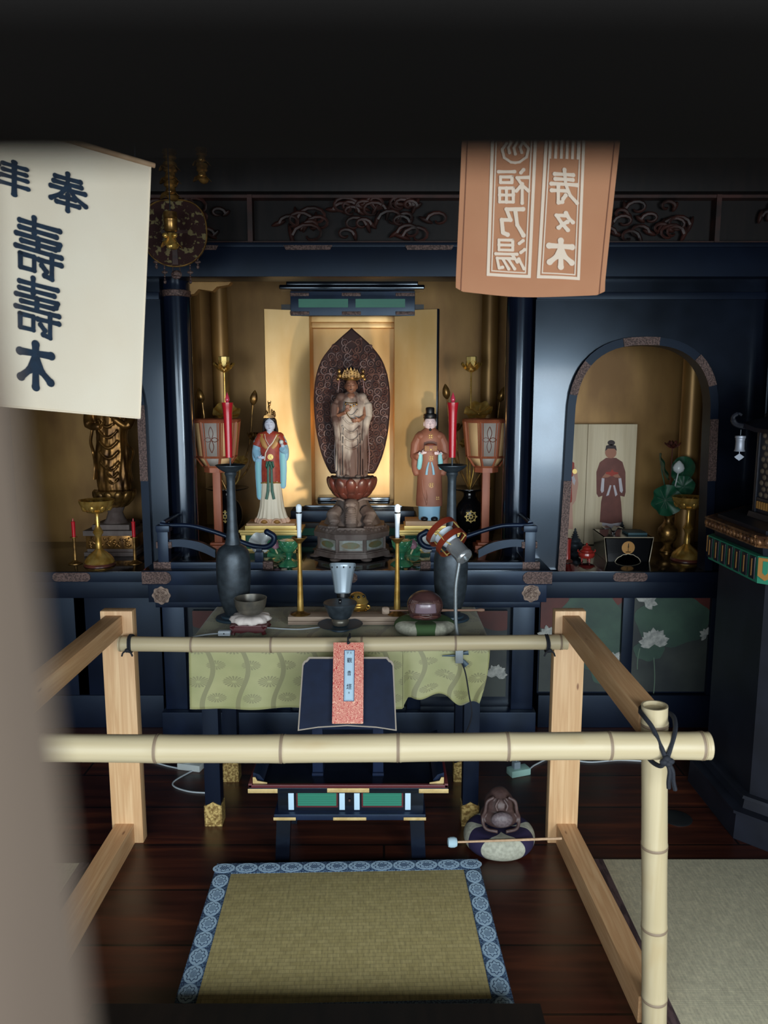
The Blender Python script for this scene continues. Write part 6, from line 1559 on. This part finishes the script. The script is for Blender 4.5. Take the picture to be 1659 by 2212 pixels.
for s in (-1, 1): g.tube(spline([(s*.07, 0, .44), (s*.10, -.01, .36), (s*.085, -.04, .31), (s*.03, -.06, .33 + .02*s)], 5), [.026]*5 + [.024]*5 + [.017]*5 + [.012], 10)
g.build('robe', bronze_gold, bz, remesh=.003, relax=3)
g = MB(); add_head(g, (0, -.004, .525), .033, .035, .043); g.ell((0, .0, .572), .02, .02, .02, 12); g.tube([(0, 0, .46), (0, 0, .51)], .02, 10)
for s in (-1, 1): add_hand(g, (s*.028, -.062, .33+.02*s), (-s*.7, -.2, .7), (0, -.5, .5), .045, .5, thumb=s)
g.build('body', bronze_gold, bz, remesh=.002, relax=2)
for pts in (((189, 900), (202, 923), (197, 954), (199, 979), (208, 1007), (206, 1035)), ((283, 904), (275, 932), (275, 957), (285, 976), (282, 1007), (288, 1039))):
    g = MB(); g.tube(spline([P(x, y, 3.71) - bz.location + Vector((0, .02*math.sin(i*2), 0)) for i, (x, y) in enumerate([(pts[0][0]+(247-pts[0][0])*.6, 870)] + list(pts))], 6), .010, 8, flat=.6); g.build('scarf', bronze_gold, bz)
g = MB(); lotus_bowl(g, .10, .07, 12, 3, (0, 0, -.07)); g.build('lotus_seat', brass_old, bz)
g = MB(); hgt = zs-.07-NZ
g.lathe([(.105, hgt*.0), (.04, hgt*.3), (.035, hgt*.55), (.055, hgt*.75), (.03, hgt*.9), (.05, hgt)], 32, c=(0, 0, -.07-hgt)) if False else None
zb0 = NZ - zs
def bxz(y): return P(247, y, 3.6).z - zs
g.box(-.125, .125, -.105, .12, zb0, zb0+.02, .002); g.box(-.112, .112, -.095, .11, zb0+.02, zb0+.035, .002); g.box(-.125, .125, -.105, .12, zb0+.10, zb0+.125, .003); g.box(-.09, .09, -.08, .09, zb0+.125, zb0+.15, .003); g.lathe([(.06, zb0+.15), (.045, zb0+.17), (.035, zb0+.2), (.05, zb0+.235), (.04, -.075), (.05, -.068)], 32); g.build('plinth', old_wood, bz)
g = MB().box(-.115, .115, -.098, .112, zb0+.035, zb0+.10, .001)
rnd = random.Random(2)
for q in range(40): g.ell((-.10+.2*rnd.random(), -.10, zb0+.045+.045*rnd.random()), .010*rnd.random()+.004, .004, .006, 6, rot=(0, rnd.random()*3, 0))
g.build('gilt_carved_panel', bronze_gold, bz)
def lotus_stand(label, px, yb, Y, cat='stand'):
    o = P(px, yb, Y); t = thing('gilt_lotus_stand', label, cat, (o.x, Y, NZ)); k_ = K(yb, Y)
    MB().lathe([(33*k_, 0), (33*k_, .004), (30*k_, .012), (.01, .013)], 36).build('red_base', lotus_red, t)
    g = MB(); g.lathe([(29*k_, .012), (30*k_, .018), (27*k_, .032), (20*k_, .05), (11*k_, .066), (6*k_, .078)], 60, mod=lambda a, i, z: 1 + .07*abs(math.cos(4*a))); g.build('petal_foot', brass, t)
    g = MB(); g.lathe([(6*k_, .07), (7*k_, .10), (5*k_, .125), (8*k_, .14), (11*k_, .152), (8*k_, .165), (4.5*k_, .18), (5.5*k_, .205), (4*k_, .22), (5*k_, .24)], 24); g.build('stem', brass, t)
    g = MB(); g.lathe([(5*k_, .236), (20*k_, .245), (29*k_, .262), (34*k_, .285), (36*k_, .30), (33*k_, .298), (20*k_, .27), (.001, .262)], 60, mod=lambda a, i, z: 1 + .05*abs(math.cos(4*a)))
    for q in range(8):
        a = 2*PI*q/8; g.ell((math.cos(a)*27*k_, math.sin(a)*27*k_, .272), .014, .017, .022, 10, rot=(0, 0, a))
    g.build('lotus_bowl', brass, t)
lotus_stand('gold lotus bowl stand in the left niche before the bronze statue', 216, 1222, 3.43)
lotus_stand('gold lotus bowl stand at the right end of the right niche shelf', 1482, 1206, 3.54)
def little_candle(label, px, Y=3.46):
    o = P(px, 1213, Y); t = thing('small_candlestick', label, 'candlestick', (o.x, Y, NZ)); k_ = K(1213, Y)
    MB().lathe([(15*k_, 0), (15*k_, .003), (8*k_, .010), (3.5*k_, .018), (3*k_, .10), (3.4*k_, .118), (8*k_, .122), (8*k_, .125), (1*k_, .124)], 24).build('stand', brass_old, t)
    MB().lathe([(3.6*k_, .124), (4*k_, .19), (4.5*k_, .196), (1.5*k_, .197), (1*k_, .21)], 14).build('red_candle', red_wax, t)
little_candle('small brass candlestick with red candle right of the gold bowl stand', 292); little_candle('small brass candlestick with red candle left of the gold bowl stand', 163)

# ------------------------------------------------------------------ right niche
def board(label, x0, x1):
    a = P(x0, 1000, 3.92).x; b = P(x1, 1000, 3.92).x
    t = thing('painted_board', label, 'painting', ((a+b)/2, 3.92, NZ)); MB().box(a-(a+b)/2, b-(a+b)/2, 0, .014, 0, .62, .001).build('board', M('plain_board_%d' % x0, rgb(226,210,178), .6, c2=rgb(212,194,160), sc_=(50,8,3)), t); return t
def Q5(p, Y=3.92): return P(1060 + p[0]/2.77, 720 + p[1]/2.77, Y)
def paint(t, name, polys, mat, lift):
    g = MB()
    for po_ in polys:
        pts = [Q5(p) - t.location for p in po_]; g.prism([(p.x, p.z) for p in pts], -.0006*lift, -.0006*(lift-1))
    g.build(name, mat, t, smooth=False)
def circ(cx, cy, rx, ry, n=24): return [(cx + math.cos(2*PI*i/n)*rx, cy + math.sin(2*PI*i/n)*ry) for i in range(n)]
p_skin = M('painted_face', rgb(170,116,92), .6); p_white = M('painted_white', rgb(206,200,206), .6); p_pink = M('painted_pink', rgb(206,160,140), .6); p_red = M('painted_red', rgb(168,62,48), .6)
p_brown = M('painted_brown', rgb(122,72,62), .6, c2=rgb(108,62,54), sc_=(20,20,20)); p_blk = M('painted_black', rgb(52,40,40), .6)
ta = board('pale board with a painted man in brown robe, in the right niche', 1268, 1373)
paint(ta, 'painted_trousers', [[(665, 1130), (780, 1130), (775, 1172), (670, 1172)]], p_white, 1)
paint(ta, 'painted_robe', [[(690, 745), (652, 772), (632, 830), (633, 960), (645, 980), (668, 972), (660, 1010), (652, 1130), (720, 1140), (788, 1130), (780, 1010), (775, 972), (800, 978), (807, 950), (806, 830), (788, 770), (750, 745)]], p_brown, 2)
paint(ta, 'painted_face', [circ(718, 714, 34, 34)], p_skin, 3)
paint(ta, 'painted_cap', [[(684, 705), (690, 672), (720, 664), (748, 672), (754, 705), (740, 690), (700, 690)], circ(721, 655, 22, 16)], p_blk, 4)
paint(ta, 'painted_sleeve', [[(664, 866), (680, 868), (676, 945), (664, 956), (657, 940)], [(764, 868), (780, 866), (791, 940), (784, 956), (772, 945)]], p_white, 3)
paint(ta, 'painted_ribbon', [[(712, 908), (722, 910), (706, 968), (690, 974)], [(732, 910), (742, 908), (758, 965), (745, 976)]], p_white, 3)
paint(ta, 'painted_hands', [[(664, 864), (690, 832), (720, 852), (700, 862)], [(778, 864), (756, 832), (728, 852), (745, 862)]], p_skin, 4)
paint(ta, 'painted_box', [[(688, 830), (716, 828), (726, 812), (736, 828), (762, 832), (762, 842), (740, 846), (724, 856), (708, 846), (688, 842)]], p_red, 5)
tbd = board('pale board with a painted woman in red, behind the arch edge of the right niche', 1165, 1267)
paint(tbd, 'painted_hair', [[(395, 720), (400, 690), (430, 672), (462, 682), (470, 710), (480, 760), (470, 800), (390, 800)]], p_blk, 1)
paint(tbd, 'painted_robe', [[(400, 770), (460, 750), (500, 775), (500, 830), (485, 1010), (440, 1035), (395, 1010), (370, 830)]], p_red, 2)
paint(tbd, 'painted_skirt', [[(405, 1020), (440, 1030), (488, 1012), (492, 1172), (385, 1172)]], p_pink, 2)
paint(tbd, 'painted_face', [circ(434, 722, 26, 32)], p_skin, 3)
paint(tbd, 'painted_sleeve', [[(500, 790), (518, 830), (524, 900), (508, 1000), (488, 1030), (484, 900)], [(372, 800), (350, 860), (345, 960), (362, 1020), (382, 1000)]], p_pink, 3)
paint(tbd, 'painted_ribbon', [[(448, 870), (468, 880), (456, 960), (463, 1050), (450, 1055), (442, 960)], [(484, 860), (496, 850), (508, 880), (500, 910), (488, 890)]], p_white, 4)
paint(tbd, 'painted_disc', [circ(502, 826, 14, 15)], MATS['gold_paint'], 5)
def S5(px, py, Y): v = P(px, py, Y); v.z = NZ; return v
o = S5(1224, 1210, 3.50); t = thing('red_vase', 'small red cylinder vase at the left end of the right niche shelf', 'vase', o); k_ = K(1200, 3.5)
MB().lathe([(13*k_, 0), (13.5*k_, .004), (11*k_, .010), (8*k_, .014)], 28).build('base', lotus_red, t)
MB().lathe([(8*k_, .012), (8*k_, .03), (7.4*k_, .06), (8*k_, .085), (9*k_, .11), (8*k_, .11), (6*k_, .06), (.001, .05)], 28).build('body', M('red_lacquer', rgb(140,40,34), .25, coat=.4), t)
def pagoda_burner(label, px, Y):
    o = S5(px, 1190, Y); t = thing('dark_censer', label, 'censer', o); k_ = K(1180, Y)
    MB().lathe([(11*k_, 0), (12*k_, .006), (8*k_, .016), (14*k_, .03), (17*k_, .046), (17*k_, .056), (12*k_, .066), (12.5*k_, .072)], 32).build('bowl', iron, t)
    MB().lathe([(12.5*k_, .072), (11*k_, .078), (5*k_, .086), (9*k_, .089), (4*k_, .096), (7*k_, .099), (3*k_, .106), (5*k_, .109), (2*k_, .118), (2.4*k_, .124), (.3*k_, .132)], 28).build('tiered_lid', iron, t)
pagoda_burner('dark censer with tiered lid behind the small red vase', 1241, 3.66); pagoda_burner('dark censer with tiered lid behind the black folding box', 1341, 3.86)
o = S5(1266, 1216, 3.50); t = thing('red_censer', 'small red tripod censer between the red vase and the black box', 'censer', o); k_ = K(1200, 3.5)
g = MB()
for q in range(3): a = q*2*PI/3 - PI/2 + .5; g.tube([(math.cos(a)*9*k_, math.sin(a)*9*k_, .022), (math.cos(a)*10*k_, math.sin(a)*10*k_, 0)], [.005, .003], 8)
g.lathe([(8*k_, .016), (15*k_, .022), (18*k_, .034), (17*k_, .044), (13*k_, .05)], 32); g.build('bowl', MATS['red_lacquer'], t)
MB().lathe([(14*k_, .05), (14*k_, .054), (9*k_, .062), (10*k_, .068), (6*k_, .076), (2*k_, .078), (3*k_, .084), (.5*k_, .09)], 28).build('lid', MATS['red_lacquer'], t)
for s in (-1, 1): MB().tube([(s*14*k_, 0, .044), (s*19*k_, 0, .05), (s*18*k_, 0, .058)], .003, 6).build('handle', MATS['red_lacquer'], t)
# black folding box
o = S5(1358, 1214, 3.50); t = thing('black_box', 'black lacquer box with round gold crest and pale edging in the right niche', 'box', o); k_ = K(1190, 3.5)
def Bq(px, py): v = P(px, py, 3.5) - Vector((o.x, 3.5, NZ)); return v.x, v.z
tz = [Bq(1305, 1161), Bq(1412, 1161), Bq(1402, 1215), Bq(1310, 1215)]; tz = [(x, max(0, z)) for x, z in tz]; tz[2] = (tz[2][0], 0); tz[3] = (tz[3][0], 0)
g = MB(); sc_n = 9
bot = [(tz[2][0] + (tz[3][0]-tz[2][0])*f, 0) for f in (0, .14)]
n = 24; hump = []
for i in range(n+1):
    f = .2 + .6*i/n; hump.append((tz[2][0] + (tz[3][0]-tz[2][0])*f, .034*math.sin(PI*i/n)**.6*(1 + .10*abs(math.sin(PI*i/n*5)))))
g.prism([tz[0], tz[1], tz[2]] + hump + [tz[3]], 0, .008); 
g.prism([(x*.94, z) for x, z in [tz[0], tz[1], tz[2], tz[3]]], .22, .228)
for s, a, b in ((-1, tz[0], tz[3]), (1, tz[1], tz[2])): g.rings([[(a[0], .0, a[1]), (a[0]*.94, .228, a[1]), (b[0]*.94, .228, 0), (b[0], 0, 0)], [(a[0]-s*.008, 0, a[1]), (a[0]*.94-s*.008, .228, a[1]), (b[0]*.94-s*.008, .228, 0), (b[0]-s*.008, 0, 0)]])
g.rings([[(tz[0][0], 0, tz[0][1]-.006), (tz[1][0], 0, tz[1][1]-.006), (tz[1][0]*.94, .228, tz[1][1]-.006), (tz[0][0]*.94, .228, tz[0][1]-.006)], [(tz[0][0], 0, tz[0][1]), (tz[1][0], 0, tz[1][1]), (tz[1][0]*.94, .228, tz[1][1]), (tz[0][0]*.94, .228, tz[0][1])]])
g.build('body', black_glaze, t, smooth=False)
g = MB(); g.tube([(tz[i][0], -.001, tz[i][1]) for i in (3, 0, 1, 2)], .0022, 5); g.tube([(x, -.001, z) for x, z in hump], .0016, 5); g.build('pale_edging', M('pale_gold_edge', rgb(200,186,160), .4, .3), t)
cq = Bq(1357, 1183); g = MB().prism([(cq[0] + math.cos(2*PI*i/32)*14*k_, cq[1] + math.sin(2*PI*i/32)*14*k_) for i in range(32)], -.0015, .0); cr_ = g.build('gold_crest', MATS['gold_robe_paint'], t)
g = MB(); g.tube([(cq[0], -.002, cq[1]-.018), (cq[0], -.002, cq[1]+.020)], .0012, 5); g.tube([(cq[0]-.012, -.002, cq[1]-.02), (cq[0]+.012, -.002, cq[1]-.02)], .0018, 5)
for q in range(3): g.ell((cq[0], -.002, cq[1]+.018-.007*q), .003+.001*q, .001, .002, 6)
g.build('crest_drawing', black_glaze, cr_)
zt = tz[0][1] + NZ
ob = MB().box(-.045, .045, -.05, .05, 0, .012, .002).build('small_book', M('teal_cloth_cover', rgb(52,84,92), .6)); ob.location = (P(1370, 1158, 3.6).x, 3.60, zt+.0005); tag(ob, 'teal covered book lying on the black crest box', 'book')
t2 = thing('folding_rest', 'small black open book rest standing on the left of the crest box', 'book rest', (P(1322, 1150, 3.62).x, 3.62, zt+.0005))
for s in (-1, 1): g = MB(); g.rings([[(0, -.03, .0), (0, .03, .0), (0, .03, .006), (0, -.03, .006)], [(s*.02, -.032, .026), (s*.02, .032, .026), (s*.018, .032, .031), (s*.018, -.032, .031)], [(s*.044, -.03, .022), (s*.044, .03, .022), (s*.045, .03, .026), (s*.045, -.03, .026)]]); g.build('leaf', black_glaze, t2)
g = MB().box(-.008, .008, -.03, .03, 0, .006, .001); g.build('spine', black_glaze, t2)
# gold vase with glazed lotus leaves
o = S5(1440, 1197, 3.74); t = thing('gold_vase', 'gold vase of green lotus leaves and a red lotus in the right niche', 'vase', o); k_ = K(1160, 3.74)
MB().lathe([(15*k_, 0), (15*k_, .005), (10*k_, .016), (7*k_, .03), (9*k_, .04), (17*k_, .06), (21*k_, .09), (20*k_, .115), (13*k_, .135), (9*k_, .15), (9.5*k_, .17), (13*k_, .185), (10*k_, .184)], 36).build('vase_body', brass_old, t)
def R5(px, py, dy=0): return P(px, py, 3.74+dy) - o
for px, py, r, tl, rz, dy, m_ in ((1437, 1081, .076, 82, .1, -.06, 1), (1428, 1010, .07, 70, 1.2, .0, .5), (1478, 1015, .065, 75, -.9, .02, .5), (1476, 1052, .055, 70, -.5, -.02, 1)):
    g = MB(); c = R5(px, py, dy); leaf(g, c, r, math.radians(tl), rz, .12*m_, .25); g.tube(spline([(0, 0, .17), (c.x*.4, 0, (.17+c.z)/2), tuple(c)], 6), .003, 6); g.build('lotus_leaf', leaf_green, t)
g = MB(); c = R5(1437, 1081, -.064); 
for q in range(9): a = 2*PI*q/9; g.tube([c, c + Vector((math.cos(a)*.062, -.012, math.sin(a)*.062))], .0009, 4)
g.build('leaf_veins', MATS['panel_stem'], t)
g = MB(); c = R5(1453, 966, 0); lotus_flower(g, c, .04, 7, open_=1.1); g.tube(spline([(0, 0, .17), (c.x*.3, .01, .3), tuple(c)], 6), .003, 6); g.build('red_lotus', MATS['worn_red_lacquer'], t)
g = MB(); c = R5(1465, 1022, -.03); bud(g, c, .026, .062, (.0, -.1, 1)); g.tube(spline([(0, 0, .17), (c.x*.5, 0, .26), tuple(c)], 6), .003, 6); g.build('white_bud', white_glaze, t)

# ------------------------------------------------------------------ octagonal pagoda at the right edge
pg = thing('octagonal_pagoda', 'dark octagonal pagoda shrine with carved balcony cut by the right edge', 'pagoda', (1.68, 2.64, 0))
navy = M('pagoda_paint', rgb(18,21,30), .45, c2=rgb(26,30,42), sc_=(8,8,8)); gold_c = M('pagoda_gilding', rgb(150,108,70), .36, .5, c2=rgb(70,44,34), sc_=(40,40,40)); pg_green = M('pagoda_green', rgb(40,128,100), .5)
def okt(z0, z1, a0, a1=None, name='tier', mat=navy, parent=None):
    g = MB(); octo(g, z0, z1, a0, a1); return g.build(name, mat, parent or pg)
okt(0, .095, .483, .478, 'plinth'); okt(.095, .105, .49, .49, 'plinth_edge'); okt(.105, .14, .452, .445, 'plinth'); okt(.14, .15, .456, .452, 'plinth_edge'); okt(.15, .90, .426, .426, 'column')
bd = okt(.895, .985, .462, .466, 'bracket_band', pg_green); okt(.985, 1.017, .445, .45, 'tier'); rb = okt(1.017, 1.052, .47, .475, 'carved_balcony', gold_c); okt(1.052, 1.066, .44, .44, 'tier')
T = math.tan(PI/8)
for f in range(8):
    a = PI/4*f; m = Matrix.Rotation(a, 4, 'Z'); w = .466*T
    if f in (3, 4, 5, 6):
        for q in range(7):
            x = -w + 2*w*(q+.5)/7; g = MB()
            if f == 4:
                g.box(.466, .471, x-.019, x+.019, .905, .98, .002, m); g.mi = 1; g.box(.4705, .4725, x-.002, x+.002, .915, .972, 0, m); mt_ = [navy, MATS['gold_robe_paint']]
            else:
                g.prism([(x-.023, .982), (x+.023, .982), (x+.023, .922), (x, .908), (x-.023, .922)], .466, .472, 'yz', m); g.mi = 1
                g.prism([(x-.008, .972), (x+.008, .972), (x+.008, .934), (x, .926), (x-.008, .934)], .4715, .4735, 'yz', m); mt_ = [MATS['gold_robe_paint'], pg_green]
            g.build('bracket_plate', mt_, bd)
        g = MB()
        for q in range(16): y = -.19 + .38*q/15; g.ell((.476, y, 1.034), .008, .010, .013, 8, m=m, rot=(.5, 0, 0))
        g.tube([m @ Vector((.478, -.195, 1.05)), m @ Vector((.478, .195, 1.05))], .005, 6); g.tube([m @ Vector((.476, -.195, 1.019)), m @ Vector((.476, .195, 1.019))], .004, 6)
        g.build('balcony_carving', gold_c, rb)
okt(1.066, 1.085, .35, .345, 'body_step'); bdy = okt(1.085, 1.40, .33, .33, 'body')
for f in (3, 4, 5):
    a = PI/4*f; m = Matrix.Rotation(a, 4, 'Z'); g = MB()
    for r in range(11):
        for q in range(6):
            y = -.095 + .038*q + (.019 if r % 2 else 0); z = 1.15 + .021*r
            if abs(y) < .11: g.ell((.330, y, z), .004, .014, .0095, 8, m=m)
    g.build('scale_lattice', M('lattice_gilding', rgb(120,108,92), .45, .3) if f == 3 else MATS['lattice_gilding'], bdy)
    g = MB()
    for q in range(14): y = -.11 + .22*q/13; g.box(.33, .335, y-.004, y+.004, 1.098, 1.125, 0, m)
    g.build('gilt_comb', MATS['gold_robe_paint'], bdy)
    g = MB(); g.box(.33, .337, -.135, -.118, 1.085, 1.40, .001, m); g.box(.33, .337, .118, .135, 1.085, 1.40, .001, m); g.box(.33, .335, -.12, .12, 1.128, 1.138, .001, m); g.build('frame_bar', navy, bdy)
g = MB()
k8 = 1/math.cos(PI/8); rr = []
for ap, z, lift in ((.335, 1.375, 0), (.375, 1.372, .016), (.372, 1.386, .018), (.29, 1.425, .004), (.20, 1.49, 0), (.12, 1.58, 0), (.06, 1.66, 0), (.05, 1.70, 0)):
    ring = []
    for i in range(8):
        for q in range(4):
            a0, a1 = PI/8 + PI/4*i, PI/8 + PI/4*(i+1); A = Vector((math.cos(a0), math.sin(a0)))*ap*k8; B = Vector((math.cos(a1), math.sin(a1)))*ap*k8
            p = A + (B-A)*q/4; c = (abs(q/4-.5)*2)**3; ring.append((p.x*(1+.03*c*(lift > 0)), p.y*(1+.03*c*(lift > 0)), z + lift*c))
    rr.append(ring)
g.rings(rr); g.lathe([(.05, 1.70), (.07, 1.71), (.03, 1.74), (.012, 1.80), (.001, 1.86)], 20); g.build('roof', navy, pg)
for i in (2, 3, 4, 5):
    a = PI/8 + PI/4*i; d = Vector((math.cos(a), math.sin(a), 0)); c = d*(.375*k8*1.03)
    g = MB(); g.tube(spline([c - d*.05 + Vector((0, 0, 1.388)), c + Vector((0, 0, 1.392)), c + d*.022 + Vector((0, 0, 1.402)), c + d*.028 + Vector((0, 0, 1.424)), c + d*.012 + Vector((0, 0, 1.436)), c + d*.0 + Vector((0, 0, 1.43))], 6), [.011]*8 + [.010]*8 + [.008]*8 + [.005]*7, 8); g.build('roof_curl', navy, pg)
    if i != 3: continue
    b = thing('wind_bell', ['pale wind bell hanging from the far pagoda roof corner', 'pale wind bell hanging from the pagoda roof curl beside the niche', 'pale wind bell hanging from the near pagoda roof corner', 'pale wind bell under the front pagoda roof corner'][i-2], 'bell', Vector((1.68, 2.64, 0)) + c + Vector((0, 0, 1.378)))
    g = MB(); g.tube([(0, 0, 0), (0, 0, -.022)], .0016, 5); g.build('hook', iron, b)
    MB().lathe([(.006, -.02), (.018, -.022), (.0185, -.03), (.016, -.032), (.0165, -.036), (.015, -.04), (.016, -.07), (.019, -.078), (.017, -.078), (.012, -.05), (.001, -.04)], 24).build('bell_body', M('bell_grey', rgb(150,156,168), .45, .4) if 'bell_grey' not in MATS else MATS['bell_grey'], b)
    g = MB(); g.tube([(0, 0, -.045), (0, 0, -.09)], .0012, 5); g.prism([(-.018, -.098), (-.006, -.09), (0, -.086), (.006, -.09), (.018, -.098), (.012, -.104), (.006, -.108), (0, -.112), (-.006, -.108), (-.012, -.104)], -.0012, .0012); g.build('clapper', MATS['bell_grey'], b)

# ------------------------------------------------------------------ things on the floor
def power_strip(label, px, py, L, ang, mat, plugs):
    o = P(px, py, 2.9); d = ray(px, py); o = Vector((0, 0, CAM_H)) + d*(-CAM_H/d.z); o.z = 0
    t = thing('power_strip', label, 'power strip', o, ang)
    MB().box(-L/2, L/2, -.024, .024, 0, .028, .004).build('strip_body', mat, t)
    for x in plugs:
        k = MB(); k.box(x-.014, x+.014, -.012, .012, .028, .056, .003); k.tube([(x, 0, .05), (x+.005, .004, .07), (x+.03, .03, .066), (x+.06, .06, .03)], .003, 6); k.build('plug', white_plastic if mat is not mint_plastic else MATS['pale_grey_enamel'], t)
    return t
def floor_pt(px, py, z=.004): d = ray(px, py); q = Vector((0, 0, CAM_H)) + d*((z-CAM_H)/d.z); return q
power_strip('white power strip with a plug on the floor, left of the table leg', 413, 1660, .10, -.25, M('ivory_plastic', rgb(200,208,206), .4), (-.01,))
power_strip('mint green power strip with a plug on the floor, right of the table', 1120, 1672, .085, .35, mint_plastic, (-.012,))
def cable(label, pts, mat, r=.0032):
    q = [floor_pt(x, y, r) for x, y in pts]; c = q[len(q)//2].copy(); g = MB(); g.tube(spline([p - c for p in q], 8), r, 6)
    o = g.build('floor_cable', mat); o.location = c; tag(o, label, 'cable')
cable('white cable running along the floor to the left power strip', [(268, 1596), (300, 1612), (322, 1640), (352, 1652), (386, 1660)], cord_white)
cable('white cable looping on the floor below the left power strip', [(452, 1648), (410, 1668), (376, 1688), (378, 1700), (410, 1710), (452, 1713)], cord_white)
cable('white cable behind the right post running to the mint power strip', [(1420, 1646), (1340, 1642), (1270, 1646), (1200, 1636), (1160, 1650), (1140, 1664)], cord_white)
o = MB().lathe([(.052, 0), (.053, .003), (.048, .005), (.001, .005)], 40).build('floor_cover', M('dark_plate', rgb(26,28,30), .4)); q = floor_pt(1462, 1766); o.location = (q.x, q.y, 0); tag(o, 'round dark metal cover on the floorboards beside the pagoda plinth', 'cover')

# ------------------------------------------------------------------ things that come in twos and more
GROUPS = {'pillar': 'pillars around the altar', 'arched_partition': 'arched walls at both sides of the altar', 'side_altar': 'side altars', 'scroll_bracket': 'scroll brackets under the beam',
    'tatami_mat': 'tatami beside the barrier', 'statue_stand': 'gold stands under the painted statues', 'tall_candlestick': 'tall iron candlesticks on the offering table', 'red_candle': 'red candles on the tall candlesticks',
    'gold_candlestick': 'thin gold candlesticks on the plank', 'white_candle': 'white electric candles', 'patchwork_cushion': 'patchwork cushions under the wooden fish drums', 'wooden_fish': 'wooden fish drums',
    'drum_beater': 'drum beaters', 'altar_handrail': 'curling handrails of the altar', 'standing_lantern': 'lanterns beside the painted statues', 'lotus_vase': 'black vases of gilded lotus', 'lotus_stand': 'green glazed lotus stands',
    'lotus_spray': 'glazed lotus sprays', 'cloth_banner': 'cloth banners', 'hanging_ornament': 'gilded hanging ornaments', 'gilt_lotus_stand': 'gold lotus bowl stands in the niches', 'small_candlestick': 'small candlesticks of the left niche',
    'painted_board': 'painted boards in the right niche', 'dark_censer': 'dark censers in the right niche', 'power_strip': 'power strips on the floor', 'floor_cable': 'white cables on the floor'}
for o in list(COL.objects):
    if o.parent is None and 'label' in o and o.name.split('.')[0] in GROUPS: o['group'] = GROUPS[o.name.split('.')[0]]
